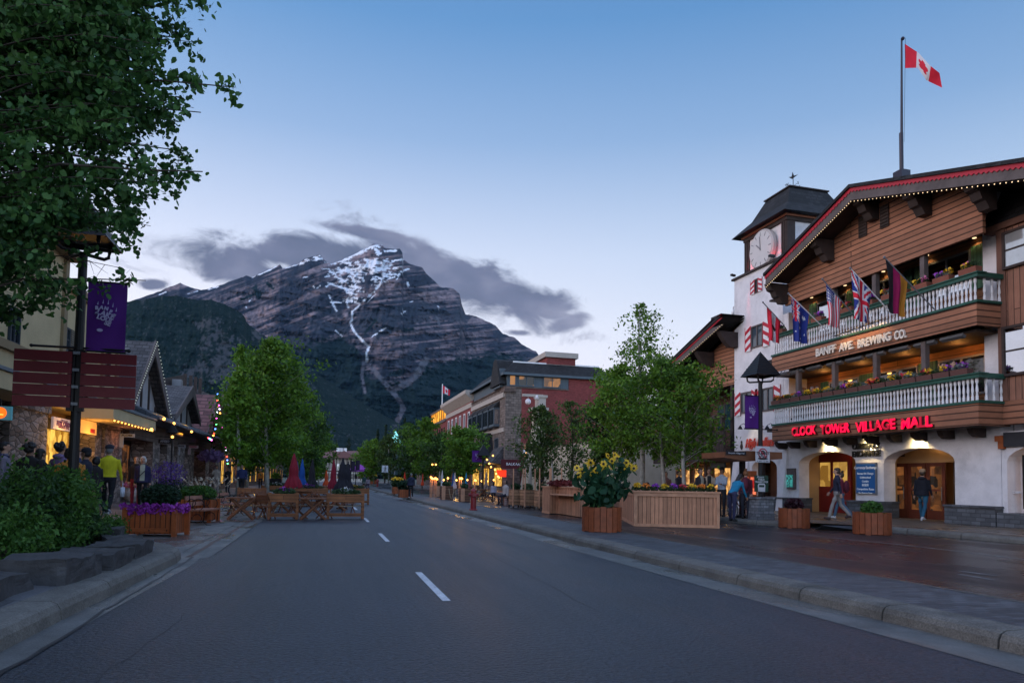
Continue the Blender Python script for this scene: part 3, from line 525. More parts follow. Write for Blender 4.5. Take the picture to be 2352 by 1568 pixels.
def arched_wall(mb, X, T, y0, y1, z0, z1, ops):
    """wall at x = X..X+T with arched openings (ya, yb, spring, top)"""
    ops = sorted(ops); y = y0
    for ya, yb, sp, tp in ops:
        mb.box(X, X+T, y, ya, z0, z1); n = 12; c = (ya+yb)/2; a = (yb-ya)/2
        arc = [(c-a*math.cos(math.pi*i/n), sp+(tp-sp)*math.sin(math.pi*i/n)) for i in range(n+1)]
        for (p, q), (p2, q2) in zip(arc[:-1], arc[1:]): mb.prism([(p, q), (p2, q2), (p2, z1), (p, z1)], T, (X, 0, 0), (0, 1, 0), (0, 0, 1), (1, 0, 0))
        y = yb
    mb.box(X, X+T, y, y1, z0, z1)
def window(parent, X, y0, y1, z0, z1, fm, gm, out=-1, ft=.07, mull=1, bars=0, dep=.06, sill=None, name='window'):
    """window on a facade x = X: frame > pane; out = the side it faces"""
    f = MB(); a, c = X, X+out*dep
    f.box(a, c, y0, y0+ft, z0, z1); f.box(a, c, y1-ft, y1, z0, z1); f.box(a, c, y0+ft, y1-ft, z0, z0+ft); f.box(a, c, y0+ft, y1-ft, z1-ft, z1)
    for i in range(1, mull): yy = y0+(y1-y0)*i/mull; f.box(a, c-out*.01, yy-ft/2, yy+ft/2, z0+ft, z1-ft)
    for i in range(bars): zz = z0+(z1-z0)*(i+1)/(bars+1); f.box(a, c-out*.02, y0+ft, y1-ft, zz-ft/3, zz+ft/3)
    o = f.build(name, fm, parent); p = MB(); p.box(X+out*.005, X+out*.02, y0+ft, y1-ft, z0+ft, z1-ft); p.build('pane', gm, o)
    if sill: q = MB(); q.box(X, X+out*.14, y0-.08, y1+.08, z0-.1, z0-.005); q.build('sill', sill, o)
    return o
BLOOM = dict(yellow=mat('yellow_petals', (.75, .45, .02), rough=.6, var=.2, bump=0), orange=mat('orange_petals', (.7, .22, .03), rough=.6, var=.2, bump=0), purple=mat('purple_petals', (.30, .05, .42), rough=.6, var=.2, bump=0), red=mat('red_petals', (.5, .03, .05), rough=.6, bump=0), magenta=mat('magenta_petals', (.26, .03, .30), rough=.6, var=.3, bump=0), white=mat('pale_petals', (.6, .58, .6), rough=.6, bump=0), pink=mat('pink_petals', (.5, .12, .25), rough=.6, bump=0))
fol = leafmat('planter_foliage', (.02, .045, .02), (.07, .12, .045)); folg = leafmat('silver_foliage', (.10, .13, .12), (.25, .3, .28)); fold = leafmat('dark_foliage', (.008, .022, .012), (.03, .07, .035))
def clump(parent, c, rx, ry, rz, n, size, mt, name='foliage', seed=0, nv=4, shell=.0):
    r = np.random.default_rng(seed+n); d = r.normal(size=(n, 3)); d /= np.linalg.norm(d, axis=1)[:, None]; k = r.random(n)**(1/3) if not shell else shell+(1-shell)*r.random(n)
    p = np.array(c, float)+d*k[:, None]*np.array([rx, ry, rz]); V, Fc = leaves(p, size, nv, .2, .3, seed); return rawmesh(name, V, Fc, mt, parent)
# ================================================================== the big alpine-style mall
XW, XB = 20.9, 19.6
mall = wthing('alpine_mall', 'large alpine style mall with two white baluster balconies, wood gable and red neon lettering', 'building', (21, 22, .28))
yR, yL = 16.95, 27.7
b = MB(); arched_wall(b, XW, .55, yR, yL, .2, 3.62, [(23.17, 26.63, 2.48, 2.95), (18.62, 21.72, 2.40, 2.92)])
b.box(XW, XW+.55, yR, 17.45, 3.62, 11.2)                       # right pier
b.box(XW, 23, 27.3, yL, 3.62, 9.6)
b.box(23.9, 34, yR, yL, .2, 4); b.box(22.1, 34, yR, yL, 4, 10.2); b.build('wall', stucco, mall)
b = MB()                                                       # buttresses that flare towards the foot
for y0, y1 in ((27.0, 27.45), (22.0, 22.9)): pass
b.prism([(XW, 3.2), (XW-.05, 3.2), (XW-.42, .28), (XW, .28)], .42, (0, 27.35, 0), (1, 0, 0), (0, 0, 1), (0, 1, 0)); b.build('buttress', stucco, mall)
for y0, y1, t_ in ((16.9, 18.75, .34), (21.6, 23.3, .34), (26.5, 31.9, .34)): b = MB(); b.box(XW-t_, XW+.6, y0, y1, .2, .86); b.obox((XW+.12, (y0+y1)/2, .885), 1.02, y1-y0+.06, .06); b.build('stone_base', bstone, mall)
# recessed entrance floor, side walls, ceiling
tanw = mat('tan_wall', (.42, .27, .13), rough=.8, var=.12); ceilm = mat('dark_ceiling', (.05, .035, .03), var=.2)
b = MB(); b.box(21.45, 23.9, 22.3, 22.5, .28, 3.4); b.box(21.45, 23.9, 26.9, 27.1, .28, 3.4); b.box(21.45, 23.9, 18.2, 18.35, .28, 3.4); b.box(23.85, 23.9, 18.2, 27, .28, 3.4); b.build('entrance_wall', tanw, mall)
b = MB(); b.box(21.45, 23.9, yR, yL, 3.42, 3.58); b.build('entrance_ceiling', ceilm, mall)
maroon = mat('maroon_door_paint', (.16, .012, .012), rough=.45, var=.15, bump=.05)
d = MB(); d.box(22.2, 22.3, 24.9, 26.9, .28, 1.45); d.box(22.2, 22.3, 24.9, 26.9, 2.55, 2.95); d.box(22.2, 22.3, 24.9, 25.1, 1.45, 2.55); d.box(22.2, 22.3, 26.0, 26.15, 1.45, 2.55); o = d.build('door', maroon, mall)
yellp = litmat('yellow_lit_pane', (.28, .13, .02), (.75, .42, .09), .55, 1.4)
p = MB(); p.box(22.23, 22.26, 25.1, 26, 1.45, 2.55); p.box(22.23, 22.26, 26.15, 26.85, 1.45, 2.55); p.build('pane', yellp, o)
redwood = mat('red_brown_door_wood', (.11, .028, .016), rough=.5, var=.2, bump=.2)
def gdoor(y0, y1, X=22.1, z1=2.42, mt=redwood, gm=dimglass):
    d = MB(); t_ = .14; d.box(X, X+.06, y0, y0+t_, .28, z1); d.box(X, X+.06, y1-t_, y1, .28, z1); d.box(X, X+.06, y0+t_, y1-t_, .28, .62); d.box(X, X+.06, y0+t_, y1-t_, z1-.14, z1); d.box(X, X+.05, y0+t_, y1-t_, 1.35, 1.42)
    o = d.build('door', mt, mall); p = MB(); p.box(X+.02, X+.035, y0+t_, y1-t_, .62, z1-.14); p.build('pane', gm, o); h = MB(); h.tube([(X-.06, y0+.1, 1.0), (X-.06, y0+.1, 1.5)], .015, 6); h.build('handle', grey, o)
for k in range(3): gdoor(20.1+k*.86, 20.9+k*.86)
gdoor(18.55, 19.45, gm=litmat('amber_shop_pane', (.05, .015, .004), (.7, .3, .07), .6, 2), mt=dwood); gdoor(19.47, 19.75, mt=dwood)
b = MB(); b.box(22.15, 22.3, 18.35, 22.5, 2.42, 3.4); o = b.build('entrance_header', tanw, mall); fitx('lettering', 'BREWING CO.', o, dwood, 22.13, 2046, 1046, 2078, 1044, .2)
fitx('lettering', 'BEERS', None or mall, warmw and mat('gold_leaf', (.55, .4, .15), rough=.4), 22.09, 2031, 1106, 2046, 1107, .13)
# balconies
def balcony(zb0, zb1, zr, nm):
    ba = MB(); ba.box(XB, XB+.1, 16.6, 26.78, zb0, zb1); ba.box(XB+.1, XW-.01, 16.6, 16.7, zb0, zb1); o = ba.build('balcony', siding, mall)
    s = MB(); s.box(XB+.1, 22.9, 16.95, 27.3, zb1-.22, zb1-.06); s.build('deck', dwood, o)
    t_ = MB(); t_.box(XB-.04, XB+.14, 16.54, 26.8, zb1+.02, zb1+.1); t_.box(XB+.14, XW-.01, 16.54, 16.72, zb1+.02, zb1+.1); t_.build('bottom_rail', greenp, o)
    t_ = MB(); t_.box(XB-.09, XB+.19, 16.48, 26.85, zr-.15, zr); t_.box(XB+.19, XW-.01, 16.48, 16.76, zr-.15, zr); t_.box(XB-.14, XB+.24, 16.43, 26.9, zr-.035, zr+.003); t_.build('handrail', greenp, o)
    h = zr-.15-(zb1+.1); q = .034
    pr = [(q*1.3, 0), (q*1.3, h*.2), (q*.75, h*.22), (q*1.15, h*.26), (q*.65, h*.3), (q*1.25, h*.42), (q*1.15, h*.52), (q*.75, h*.7), (q*.7, h*.74), (q*1.1, h*.76), (q*.8, h*.79), (q*1.3, h*.81), (q*1.3, h)]
    def one(y, x): m_ = MB(); m_.lathe(pr, (x, y, zb1+.1), 8, rz=rad(22.5)); return m_
    ys_ = [16.68+i*.153 for i in range(66)]; me_ = None; rest = MB()
    for i, y in enumerate(ys_):
        if i < 47:
            if me_ is None: me_ = one(0, 0).build('baluster', whitep, o, smooth=False); me_.location = (XB+.05, y, 0); first = me_; base = me_.data
            else:
                c = first.copy(); COL.objects.link(c); c.parent = o; c.location = (XB+.05, y, 0)
        else: rest.lathe(pr, (XB+.05, y, zb1+.1), 8, rz=rad(22.5))
    for k in range(1, 4):
        c = first.copy(); COL.objects.link(c); c.parent = o; c.location = (XB+.05+k*.3, 16.62, 0)
    r_ = rest.build('baluster_row', whitep, o); r_['kind'] = 'stuff'
    # wooden inner wall with windows and shutters
    return o
lo = balcony(3.45, 4.13, 5.08, 'lower'); up = balcony(6.6, 7.3, 8.26, 'upper')
bal_fix = [lo, up]
inner = mat('inner_wood_wall', (.28, .12, .05), rough=.7, var=.2, pat='hb', pw=(3, .24, .016))
b = MB(); b.box(21.9, 22.0, 17.45, 27.3, 3.9, 6.6); b.box(21.3, 21.4, 17.45, 27.3, 7.2, 10.1); b.build('inner_wall', inner, mall)
b = MB(); b.box(19.85, 21.3, 17.0, 27.3, 10.02, 10.1); b.box(20.0, 21.9, 16.95, 27.3, 6.5, 6.58); b.build('soffit', dwood, mall)
for zz in (4.15, 7.3):
    XI = 21.3 if zz > 6 else 21.9; dz_ = .65 if zz > 6 else .25
    for y0, y1, lit in ((18.2, 20.1, 0), (21.0, 23.0, 1), (24.0, 25.8, 0)):
        window(mall, XI, y0, y1, zz+.35+dz_, zz+1.75+dz_, grey, skyglass if zz > 6 else glass, mull=2)
        for a in (y0-.5, y1+.05):
            s = MB(); s.box(XI-.07, XI-.01, a, a+.45, zz+.3+dz_, zz+1.8+dz_); s.build('shutter', shutg, mall)
for u, v in ((1834, 820), (1917, 760), (2012, 740), (2123, 700)):
    y = Y(u, v, 19.9)
    for z0, z1 in ((4.1, 6.5), (7.2, 9.55)): q = MB(); q.box(19.82, 20.0, y-.09, y+.09, z0, z1); q.build('post', gwood, mall)
# corbels, heaters
for u in (1794, 1822, 1860, 1907, 1952, 2001, 2053, 2110, 2172, 2243):
    y = Y(u, 1010, 20.6); q = MB(); q.prism([(20.3, 3.45), (20.9, 3.45), (20.9, 3.16), (20.55, 3.16), (20.38, 3.27)], .2, (0, y-.1, 0), (1, 0, 0), (0, 0, 1), (0, 1, 0)); q.build('corbel', dwood, mall)
for u, v in ((1797, 860), (1830, 853), (1871, 844), (1918, 835), (1963, 825), (2012, 814), (2066, 802), (2125, 790), (2188, 776)):
    p_ = onx(u, v, 19.95); q = MB(); q.obox(p_, .16, .85, .1, rx=0, ry=rad(25)); q.tube([p_, p_+[.15, 0, .2]], .015, 5); q.tube([p_+[0, .36, 0], p_+[.25, .36, .22]], .02, 5); o = q.build('patio_heater', grey, mall)
# writing
o_ = lo
for s, u0, u1, dz in (('CLOCK', 1821, 1877, 0), ('TOWER', 1887, 1954, 0), ('VILLAGE', 1968, 2059, 0), ('MALL', 2073, 2144, 0)):
    cv = lambda u: 990+(971-990)*(u-1850)/(2110-1850)
    fitx('lettering', s, lo, mat('deep_red_side', (.09, .008, .012)), XB-.045, u0, cv(u0), u1, cv(u1), .5, ext=.045, bold=.022)
    fitx('neon_lettering', s, lo, neon, XB-.045, u0, cv(u0), u1, cv(u1), .5, ext=.012, bold=.014, dx=-.062)
cream_l = mat('cream_letter', (.78, .7, .6), rough=.5, var=.05, bump=0)
for s, u0, u1 in (('BANFF', 1875, 1920), ('AVE.', 1928, 1961), ('BREWING', 1971, 2047), ('CO.', 2055, 2082)):
    cv = lambda u: 806+(769-806)*(u-1897)/(2068-1897)
    fitx('lettering', s, up, cream_l, XB-.04, u0, cv(u0), u1, cv(u1), .43, ext=.035, bold=.016)
for s, v0, v1 in (('CURRENCY', 1026, 1023), ('EXCHANGE', 1043, 1041)): fitx('lettering', s, mall, mat('black_letter', (.01, .01, .01), rough=.4), XW-.04, 1958, v0, 2022, v1, .31, ext=.03, bold=.012)
q = MB(); a = onx(1915, 772, 19.3); c = onx(2024, 734, 19.3); q.tube([a, c], .02, 6)
for k in range(5): p_ = a+(c-a)*k/4; q.tube([p_, p_+[.35, 0, .05]], .012, 5)
q.build('light_bar', black, up)
for k in range(5):
    p_ = a+(c-a)*(k+.5)/5; spot('sign_lamp', p_+[-.02, 0, .06], (XB, p_[1], 6.95), 9, 120, (1, .62, .28), .1)
for i, (u, v) in enumerate(((1891, 1016), (1984, 1008), (2096, 1003))):
    p_ = onx(u, v, 20.55); q = MB(); q.lathe([(.05, .14), (.06, .12), (.085, 0), (.075, 0), (.05, .1)], p_, 10); q.tube([p_+[0, 0, .13], p_+[.33, 0, .2]], .018, 6); o = q.build('wall_lamp', black, mall)
    q = MB(); q.ball(p_+[0, 0, .01], .05, .05, .03, 5); q.build('bulb', warmw, o); spot('wall_lamp_light', p_+[0, 0, -.08], p_+[.35, 0, -.28], 70, 130, (1, .74, .34), .04, .9)
for u, v in ((2129, 586), (2238, 546), (2029, 623), (1941, 655), (1864, 683)):
    p_ = onz(u, v, 10.01); q = MB(); q.lathe([(.065, -.02), (.065, .0)], p_, 10); q.build('ceiling_lamp', warmw, mall); spot('soffit_light', p_+[0, 0, -.05], p_+[0, 0, -3], 8, 120, (1, .65, .3), .08)
for y in (18.7, 20.9, 23.1, 25.3): point('loggia_light', (21.2, y, 6.25), 11, (1, .42, .1), .1)
for p_ in ((22.0, 24.6, 3.2), (22.0, 20.2, 3.2)): point('entrance_light', p_, 9, (1, .62, .3), .15)
point('shop_light', (23, 19.2, 2.6), 6, (1, .55, .2), .15)
# roof: ridge runs back from the street
RY, RZ, XF, XG = 20.72, 12.62, 18.6, 19.72
tipL = (25.87, 10.76); sl_ = (RZ-tipL[1])/(tipL[0]-RY); yRt = 9.0; tipR = (yRt, RZ-(RY-yRt)*.305)
prof = [tipL, (RY, RZ), tipR, (tipR[0], tipR[1]-.12), (RY, RZ-.12), (tipL[0], tipL[1]-.12)]
b = MB(); b.prism([(p, q+.06) for p, q in prof], 15, (XF-.12, 0, 0), (0, 1, 0), (0, 0, 1), (1, 0, 0)); roof = b.build('roof', shing, mall)
prof2 = [(tipL[0]-.02, tipL[1]-.07), (RY, RZ-.07), (tipR[0], tipR[1]-.07), (tipR[0], tipR[1]-.5), (RY, RZ-.52), (tipL[0]-.02, tipL[1]-.5)]
b = MB(); b.prism(prof2, .1, (XF, 0, 0), (0, 1, 0), (0, 0, 1), (1, 0, 0)); b.build('bargeboard', gwood, roof)
b = MB()
for (ya, za), (yb, zb) in (((tipL[0], tipL[1]), (RY, RZ)), ((RY, RZ), tipR)):
    n = int(abs(yb-ya)/.16)
    for i in range(n):
        t0, t1 = i/n, (i+1)/n; p0 = (ya+(yb-ya)*t0, za+(zb-za)*t0); p1 = (ya+(yb-ya)*t1, za+(zb-za)*t1); mY = (p0[0]+p1[0])/2; mZ = (p0[1]+p1[1])/2
        b.prism([(p0[0], p0[1]-.06), (p1[0], p1[1]-.06), (p1[0], p1[1]-.17), (mY, mZ-.235), (p0[0], p0[1]-.17)], .03, (XF-.035, 0, 0), (0, 1, 0), (0, 0, 1), (1, 0, 0))
b.build('scalloped_trim', redp, roof)
b = MB(); b.prism([(p, q-.2) for p, q in ((tipL[0]-.05, tipL[1]), (RY, RZ), (tipR[0], tipR[1]), (tipR[0], tipR[1]-.08), (RY, RZ-.1), (tipL[0]-.05, tipL[1]-.1))], 14, (XF+.1, 0, 0), (0, 1, 0), (0, 0, 1), (1, 0, 0)); b.build('soffit', dwood, roof)
zR = lambda y: (RZ-(y-RY)*sl_ if y > RY else RZ-(RY-y)*.305)-.3
b = MB(); b.prism([(16.45, 9.5), (26.0, 9.5), (26.0, zR(26.0)), (RY, zR(RY)), (16.45, zR(16.45))], .12, (XG, 0, 0), (0, 1, 0), (0, 0, 1), (1, 0, 0)); b.build('gable_siding', siding, mall)
for u, v in ((1885, 560), (1985, 470), (2103, 455), (2248, 440), (1782, 640)):
    y = Y(u, v, 19.2); zt = zR(y)-.02; q = MB(); q.prism([(18.72, zt), (19.7, zt), (19.7, zt-.85), (19.4, zt-.85), (19.25, zt-.62), (19.12, zt-.58), (19.02, zt-.36), (18.85, zt-.3)], .36, (0, y-.18, 0), (1, 0, 0), (0, 0, 1), (0, 1, 0)); q.build('eave_bracket', dwood, mall)
for u, v in ((1983, 520), (2033, 497)):
    y = Y(u, v, XG); z = Z(u, v, XG); q = MB(); q.box(XG-.05, XG-.01, y-.2, y+.2, z-.42, z+.42)
    for k in range(7): q.obox((XG-.06, y, z-.36+k*.12), .07, .34, .02, ry=rad(35))
    q.build('attic_louver', dwood, mall)
def bulbs(name, label, pts, mt, parent=None, size=.028, group=None, cordm=black, cord=True):
    o = wthing(name, label, 'string lights', pts[0], group)
    if cord: c = MB(); c.tube(pts[::max(1, len(pts)//40)]+[pts[-1]], .008, 4); c.build('cord', cordm, o)
    q = MB(); q.ball((0, 0, 0), size, n=4); org = ORG[o.name]; f = None
    for i, p_ in enumerate(pts):
        mm = mt[i % len(mt)] if isinstance(mt, list) else mt
        me_ = f.data if f else None
        if f is None or isinstance(mt, list):
            key = ('blb', mm.name, size)
            if key not in MC: q2 = MB(); q2.ball((0, 0, 0), size, n=4); t_ = q2.build('bulb', mm); MC[key] = t_.data; bpy.data.objects.remove(t_)
            f = bpy.data.objects.new('bulb', MC[key])
        c = bpy.data.objects.new('bulb', f.data); COL.objects.link(c); c.parent = o; c.location = [float(a-b_) for a, b_ in zip(p_, org)]
    return o
seg = lambda A, B, n: [tuple(a+(b_-a)*i/n for a, b_ in zip(A, B)) for i in range(n)]
bulbs('string_lights', 'row of small warm bulbs under the left slope of the big gable eave', seg((XF-.02, tipL[0]-.1, tipL[1]-.56), (XF-.02, RY, RZ-.58), 48), warmw, size=.017)
bulbs('string_lights', 'row of small warm bulbs under the right slope of the big gable eave', seg((XF-.02, RY, RZ-.58), (XF-.02, 13, RZ-.58-(RY-13)*.305), 44), warmw, size=.017)
# signs on the wall
sg = wthing('wall_sign', 'blue framed currency exchange panel hanging between the two entrance arches', 'sign', onx(1988, 1098, XW-.05)); q = MB(); y0, y1 = Y(1965, 1098, XW-.08), Y(2012, 1098, XW-.08); z0, z1 = Z(1988, 1134, XW-.08), Z(1988, 1062, XW-.08)
q.box(XW-.08, XW-.01, y0, y1, z0, z1); q.build('frame', grey, sg); q = MB(); q.box(XW-.09, XW-.08, y0-.05, y1+.05, z0+.05, z1-.05); q.build('panel', mat('blue_panel', (.012, .06, .18), rough=.35, emit=.12, ecol=(.02, .12, .4), var=.05, bump=0), sg)
wl = mat('white_letter', (.7, .75, .8), emit=.08, ecol=(1, 1, 1), var=0, bump=0); ym = (y0+y1)/2
for k, (s, h) in enumerate((('Currency Exchange', .15), ('Bureau De Change', .11), ('Geldwechsel', .11), ('Cambio', .11), ('両替所', .12), ('Competitive Rates', .12), ('Best Rates in Town', .09))):
    t_ = text('lettering', s, sg, wl, (XW-.095, ym, z1-.2-k*.155-(.08 if k else 0)), (0, -1, 0), (0, 0, 1), h, .003)
mb_ = wthing('menu_case', 'brown wooden menu case with teal board beside the left entrance arch', 'menu case', onx(1814, 1098, XW-.06)); y0, y1 = Y(1803, 1098, XW-.1), Y(1825, 1098, XW-.1); z0, z1 = Z(1814, 1122, XW-.1), Z(1814, 1075, XW-.1)
q = MB(); q.box(XW-.11, XW-.01, y0, y1, z0, z1); q.build('case', gwood, mb_); q = MB(); q.box(XW-.12, XW-.11, y0-.1, y1+.1, z0+.08, z1-.3); q.build('board', litmat('teal_menu', (.01, .04, .05), (.05, .35, .33), .8, 9), mb_)
# ---- flower boxes on the rails
terra = mat('terracotta', (.24, .08, .05), rough=.8, var=.2)
def flowerbox(c, L_, cols, seed, label, grp, bm=terra):
    o = thing('flower_box', label, 'flower box', c, 0, grp); q = MB(); q.prism([(-.11, 0), (.11, 0), (.14, .2), (-.14, .2)], L_, (0, -L_/2, 0), (1, 0, 0), (0, 0, 1), (0, 1, 0)); q.build('trough', bm, o)
    clump(o, (0, 0, .27), .16, L_*.5, .13, 170, .07, folg if seed % 3 == 0 else fol, 'foliage', seed)
    for i, cn_ in enumerate(cols):
        r = np.random.default_rng(seed*7+i); yc = (r.random()-.5)*L_*.7; clump(o, (-.03, yc, .33), .14, .18, .1, 34, .075, BLOOM[cn_], 'blossoms', seed+i, 5)
    return o
r_ = random.Random(8); cl = ['yellow', 'orange', 'purple', 'red', 'yellow', 'pink']
for i in range(15):
    y = 26.45-i*.66; cs_ = [r_.choice(cl), r_.choice(['yellow', 'orange', 'purple'])]; flowerbox((XB+.05, y, 5.08), .6, cs_, 10+i, f'{ORDS[i]} flower box from the tower on the lower balcony rail', 'flower boxes on the lower balcony rail', mat('brown_wicker', (.13, .055, .045), var=.4, vs=40, bump=.5))
for i, (u, v) in enumerate(((1792, 776), (1838, 758), (1880, 742), (1948, 725), (1995, 705), (2045, 690), (2068, 684), (2117, 668), (2167, 650), (2228, 632))):
    p_ = onx(u, v, XB+.05); flowerbox((XB+.05, p_[1], 8.26), .62, [r_.choice(['red', 'purple', 'pink']), r_.choice(['yellow', 'purple'])], 40+i, f'{ORDS[i]} terracotta flower box from the tower on the upper balcony rail', 'flower boxes on the upper balcony rail')
# ================================================================== clock tower
tw = wthing('clock_tower', 'white stucco clock tower with black shingled roof and red lit clock face', 'tower', (23, 29.7, .28))
ty0, ty1, tz = 27.72, 31.72, 12.35
b = MB(); b.box(XW, 25.5, ty0, ty1, 3.6, tz); arched_wall(b, XW, .5, ty0, ty1, .2, 3.6, [(28.2, 30.2, 2.3, 2.75)]); b.box(23.2, 25.5, ty0, ty1, .2, 3.6); b.prism([(XW, 3.0), (XW-.05, 3.0), (XW-.38, .28), (XW, .28)], .5, (0, 30.4, 0), (1, 0, 0), (0, 0, 1), (0, 1, 0)); b.prism([(XW, 3.0), (XW-.05, 3.0), (XW-.38, .28), (XW, .28)], .5, (0, 31.2, 0), (1, 0, 0), (0, 0, 1), (0, 1, 0)); b.build('wall', stucco, tw)
b = MB(); b.box(XW-.12, 25.6, ty0, ty1+.12, tz, tz+.1); b.build('coping', dwood, tw)
cx = 21.25; cy0, cy1 = Y(1808, 600, cx), Y(1711, 620, cx); cz1 = Z(1760, 530, cx); cy0 = max(cy0, 27.6)
b = MB(); b.box(cx+.05, cx+3.7, cy0+.05, cy1-.05, tz, cz1); b.build('clock_storey', stucco, tw)
b = MB()
for yy in (cy0, cy1-.4):
    for k in range(3): b.box(cx-.02-k*.015, cx+.1, yy+.02+k*.13, yy+.12+k*.13, tz+.1, cz1)
for xx in (cx, cx+3.3): b.box(xx, xx+.45, cy0-.02, cy0+.08, tz+.1, cz1)
b.box(cx-.06, cx+3.8, cy0-.06, cy1+.06, cz1-.02, cz1+.16); b.build('corner_post', dwood, tw)
copper = mat('copper_moulding', (.35, .13, .07), rough=.4, var=.2, metal=.3)
b = MB(); b.box(cx-.14, cx+3.9, cy0-.14, cy1+.14, cz1+.16, cz1+.27); b.build('moulding', copper, tw)
ez = cz1+.27; e = .5; A = [(cx-e, cy0-e, ez), (cx+3.7+e, cy0-e, ez), (cx+3.7+e, cy1+e, ez), (cx-e, cy1+e, ez)]; i1 = .25; mz = ez+.75; B = [(cx+i1, cy0+i1, mz), (cx+3.7-i1, cy0+i1, mz), (cx+3.7-i1, cy1-i1, mz), (cx+i1, cy1-i1, mz)]
i2 = .75; tz2 = ez+1.75; Cc = [(cx+i2, cy0+i2, tz2), (cx+3.7-i2, cy0+i2, tz2), (cx+3.7-i2, cy1-i2, tz2), (cx+i2, cy1-i2, tz2)]
b = MB(); b.add(A+B+Cc, [(3, 2, 1, 0), (8, 9, 10, 11)]+[(j+k, j+(k+1) % 4, j+4+(k+1) % 4, j+4+k) for j in (0, 4) for k in range(4)]); rf = b.build('roof', shing, tw)
b = MB(); b.box(cx+i2-.08, cx+3.7-i2+.08, cy0+i2-.08, cy1-i2+.08, tz2, tz2+.06); b.build('ridge_cap', dwood, rf)
wv = wthing('weather_vane', 'small black weather vane on top of the clock tower roof', 'weather vane', (cx+1.6, cy0+1.6, tz2)); q = MB(); c = (cx+1.6, cy0+1.6); q.tube([(*c, tz2), (*c, tz2+1.1)], .018, 5); q.tube([(c[0]-.3, c[1], tz2+.5), (c[0]+.3, c[1], tz2+.5)], .012, 4); q.tube([(c[0], c[1]-.3, tz2+.5), (c[0], c[1]+.3, tz2+.5)], .012, 4)
q.prism([(-.35, 0), (-.05, .06), (.05, .3), (.12, .1), (.35, .16), (.1, -.04)], .02, (c[0], c[1], tz2+.95), (0, 1, 0), (0, 0, 1), (1, 0, 0)); q.build('vane', black, wv)
for s, dx, dy in (('N', 0, .38), ('S', 0, -.38), ('E', .38, 0), ('W', -.38, 0)): text('lettering', s, wv, black, (c[0]+dx, c[1]+dy, tz2+.5), (.3, -1, 0), (0, 0, 1), .2, .01)
# clock
ck = onx(1754, 573, cx-.1); cr = 1.0
q = MB(); q.lathe([(cr, 0), (cr, .16), (cr*.94, .2), (.01, .2)], (0, 0, 0), 40); q.v = [(ck[0]+.02-z, ck[1]+y, ck[2]+x) for x, y, z in q.v]; q.v = [(x, y, z) for x, y, z in q.v]; co = q.build('clock', mat('clock_rim', (.5, .44, .42), var=.1), tw)
q = MB(); q.lathe([(cr*.9, 0), (cr*.9, .012)], (0, 0, 0), 40); q.v = [(ck[0]-.182-z, ck[1]+y, ck[2]+x) for x, y, z in q.v]; q.mat(1)
hm = mat('clock_mark', (.2, .19, .2), rough=.5, var=0, bump=0)
for k in range(12):
    a = k*math.pi/6; q.obox((ck[0]-.2, ck[1]-math.sin(a)*cr*.76, ck[2]+math.cos(a)*cr*.76), .012, .035, .2, rx=a)
q.build('clock_face', [mat('clock_face_enamel', (.62, .58, .56), rough=.4, var=.05, bump=0), hm], co)
for a, L_ in ((rad(-48), .5), (rad(-4), .72)):
    q = MB(); q.obox((ck[0]-.215, ck[1]-math.sin(a)*L_*.4, ck[2]+math.cos(a)*L_*.4), .012, .045, L_, rx=a); q.build('clock_hand', hm, co)
spot('red_floodlight', (cx-.35, cy1-.1, tz+.12), (cx, cy1-1.2, tz+1.4), 26, 80, (1, .03, .05), .05); spot('red_floodlight', (cx-.4, cy0+.5, tz+.1), (cx, cy0+.9, tz+1.5), 26, 80, (1, .03, .05), .05)
spot('red_floodlight', (XW-.14, 30.45, tz+.02), (XW+.08, 30.45, 2), 260, 16, (1, .05, .07), .03, 1)
q = MB(); q.obox((XW-.28, ty1-.3, tz+.2), .3, .12, .1, rz=.3); q.obox((XW-.3, cy0+.3, tz+.2), .3, .12, .1); q.build('floodlight', black, tw)
cm = wthing('security_camera', 'white security camera high on the left edge of the clock tower', 'camera', (XW, ty1+.1, 10.9)); q = MB(); q.tube([(XW+.1, ty1, 11), (XW+.1, ty1+.25, 11), (XW+.1, ty1+.25, 10.8)], .04, 6); q.ball((XW+.1, ty1+.25, 10.7), .11, .11, .14, 6); q.build('housing', whitep, cm)
redshut = [whitep, redp]
def shutter(X, y0, y1, z0, z1, par, flip):
    q = MB(); q.box(X-.05, X, y0, y1, z0, z1); q.mat(1); n = 3; h = (z1-z0)/n; t_ = .03
    for k in range(n):
        a, c = (y0, y1) if flip else (y1, y0); za = z0+k*h
        q.prism([(a, za+h*.55), (a, za+h), (c, za+h*.45), (c, za)], .012, (X-.062, 0, 0), (0, 1, 0), (0, 0, 1), (1, 0, 0))
    q.box(X-.058, X-.05, y0-t_, y0, z0, z1); q.box(X-.058, X-.05, y1, y1+t_, z0, z1); q.build('shutter', redshut, par)
for (u0, v0, u1, v1, both) in ((1727, 746, 1754, 797, 1), (1703, 900, 1728, 948, 1), (1751, 890, 1779, 943, 1)):
    ya, yb = Y(u1, (v0+v1)/2, XW), Y(u0, (v0+v1)/2, XW); um = (u0+u1)/2; z0, z1 = Z(um, v1, XW), Z(um, v0, XW); wd = .45
    window(tw, XW, ya, yb, z0, z1, gwood, mat('blue_grey_glass', (.05, .07, .09), rough=.1, var=.2, bump=0, spec=.8), mull=2, dep=.07)
    shutter(XW-.01, yb+.04, yb+.04+wd, z0-.1, z1+.05, tw, 1)
    if ya-.5 > ty0 or u0 < 1740 or True: shutter(XW-.01, ya-.04-wd, ya-.04, z0-.1, z1+.05, tw, 0)
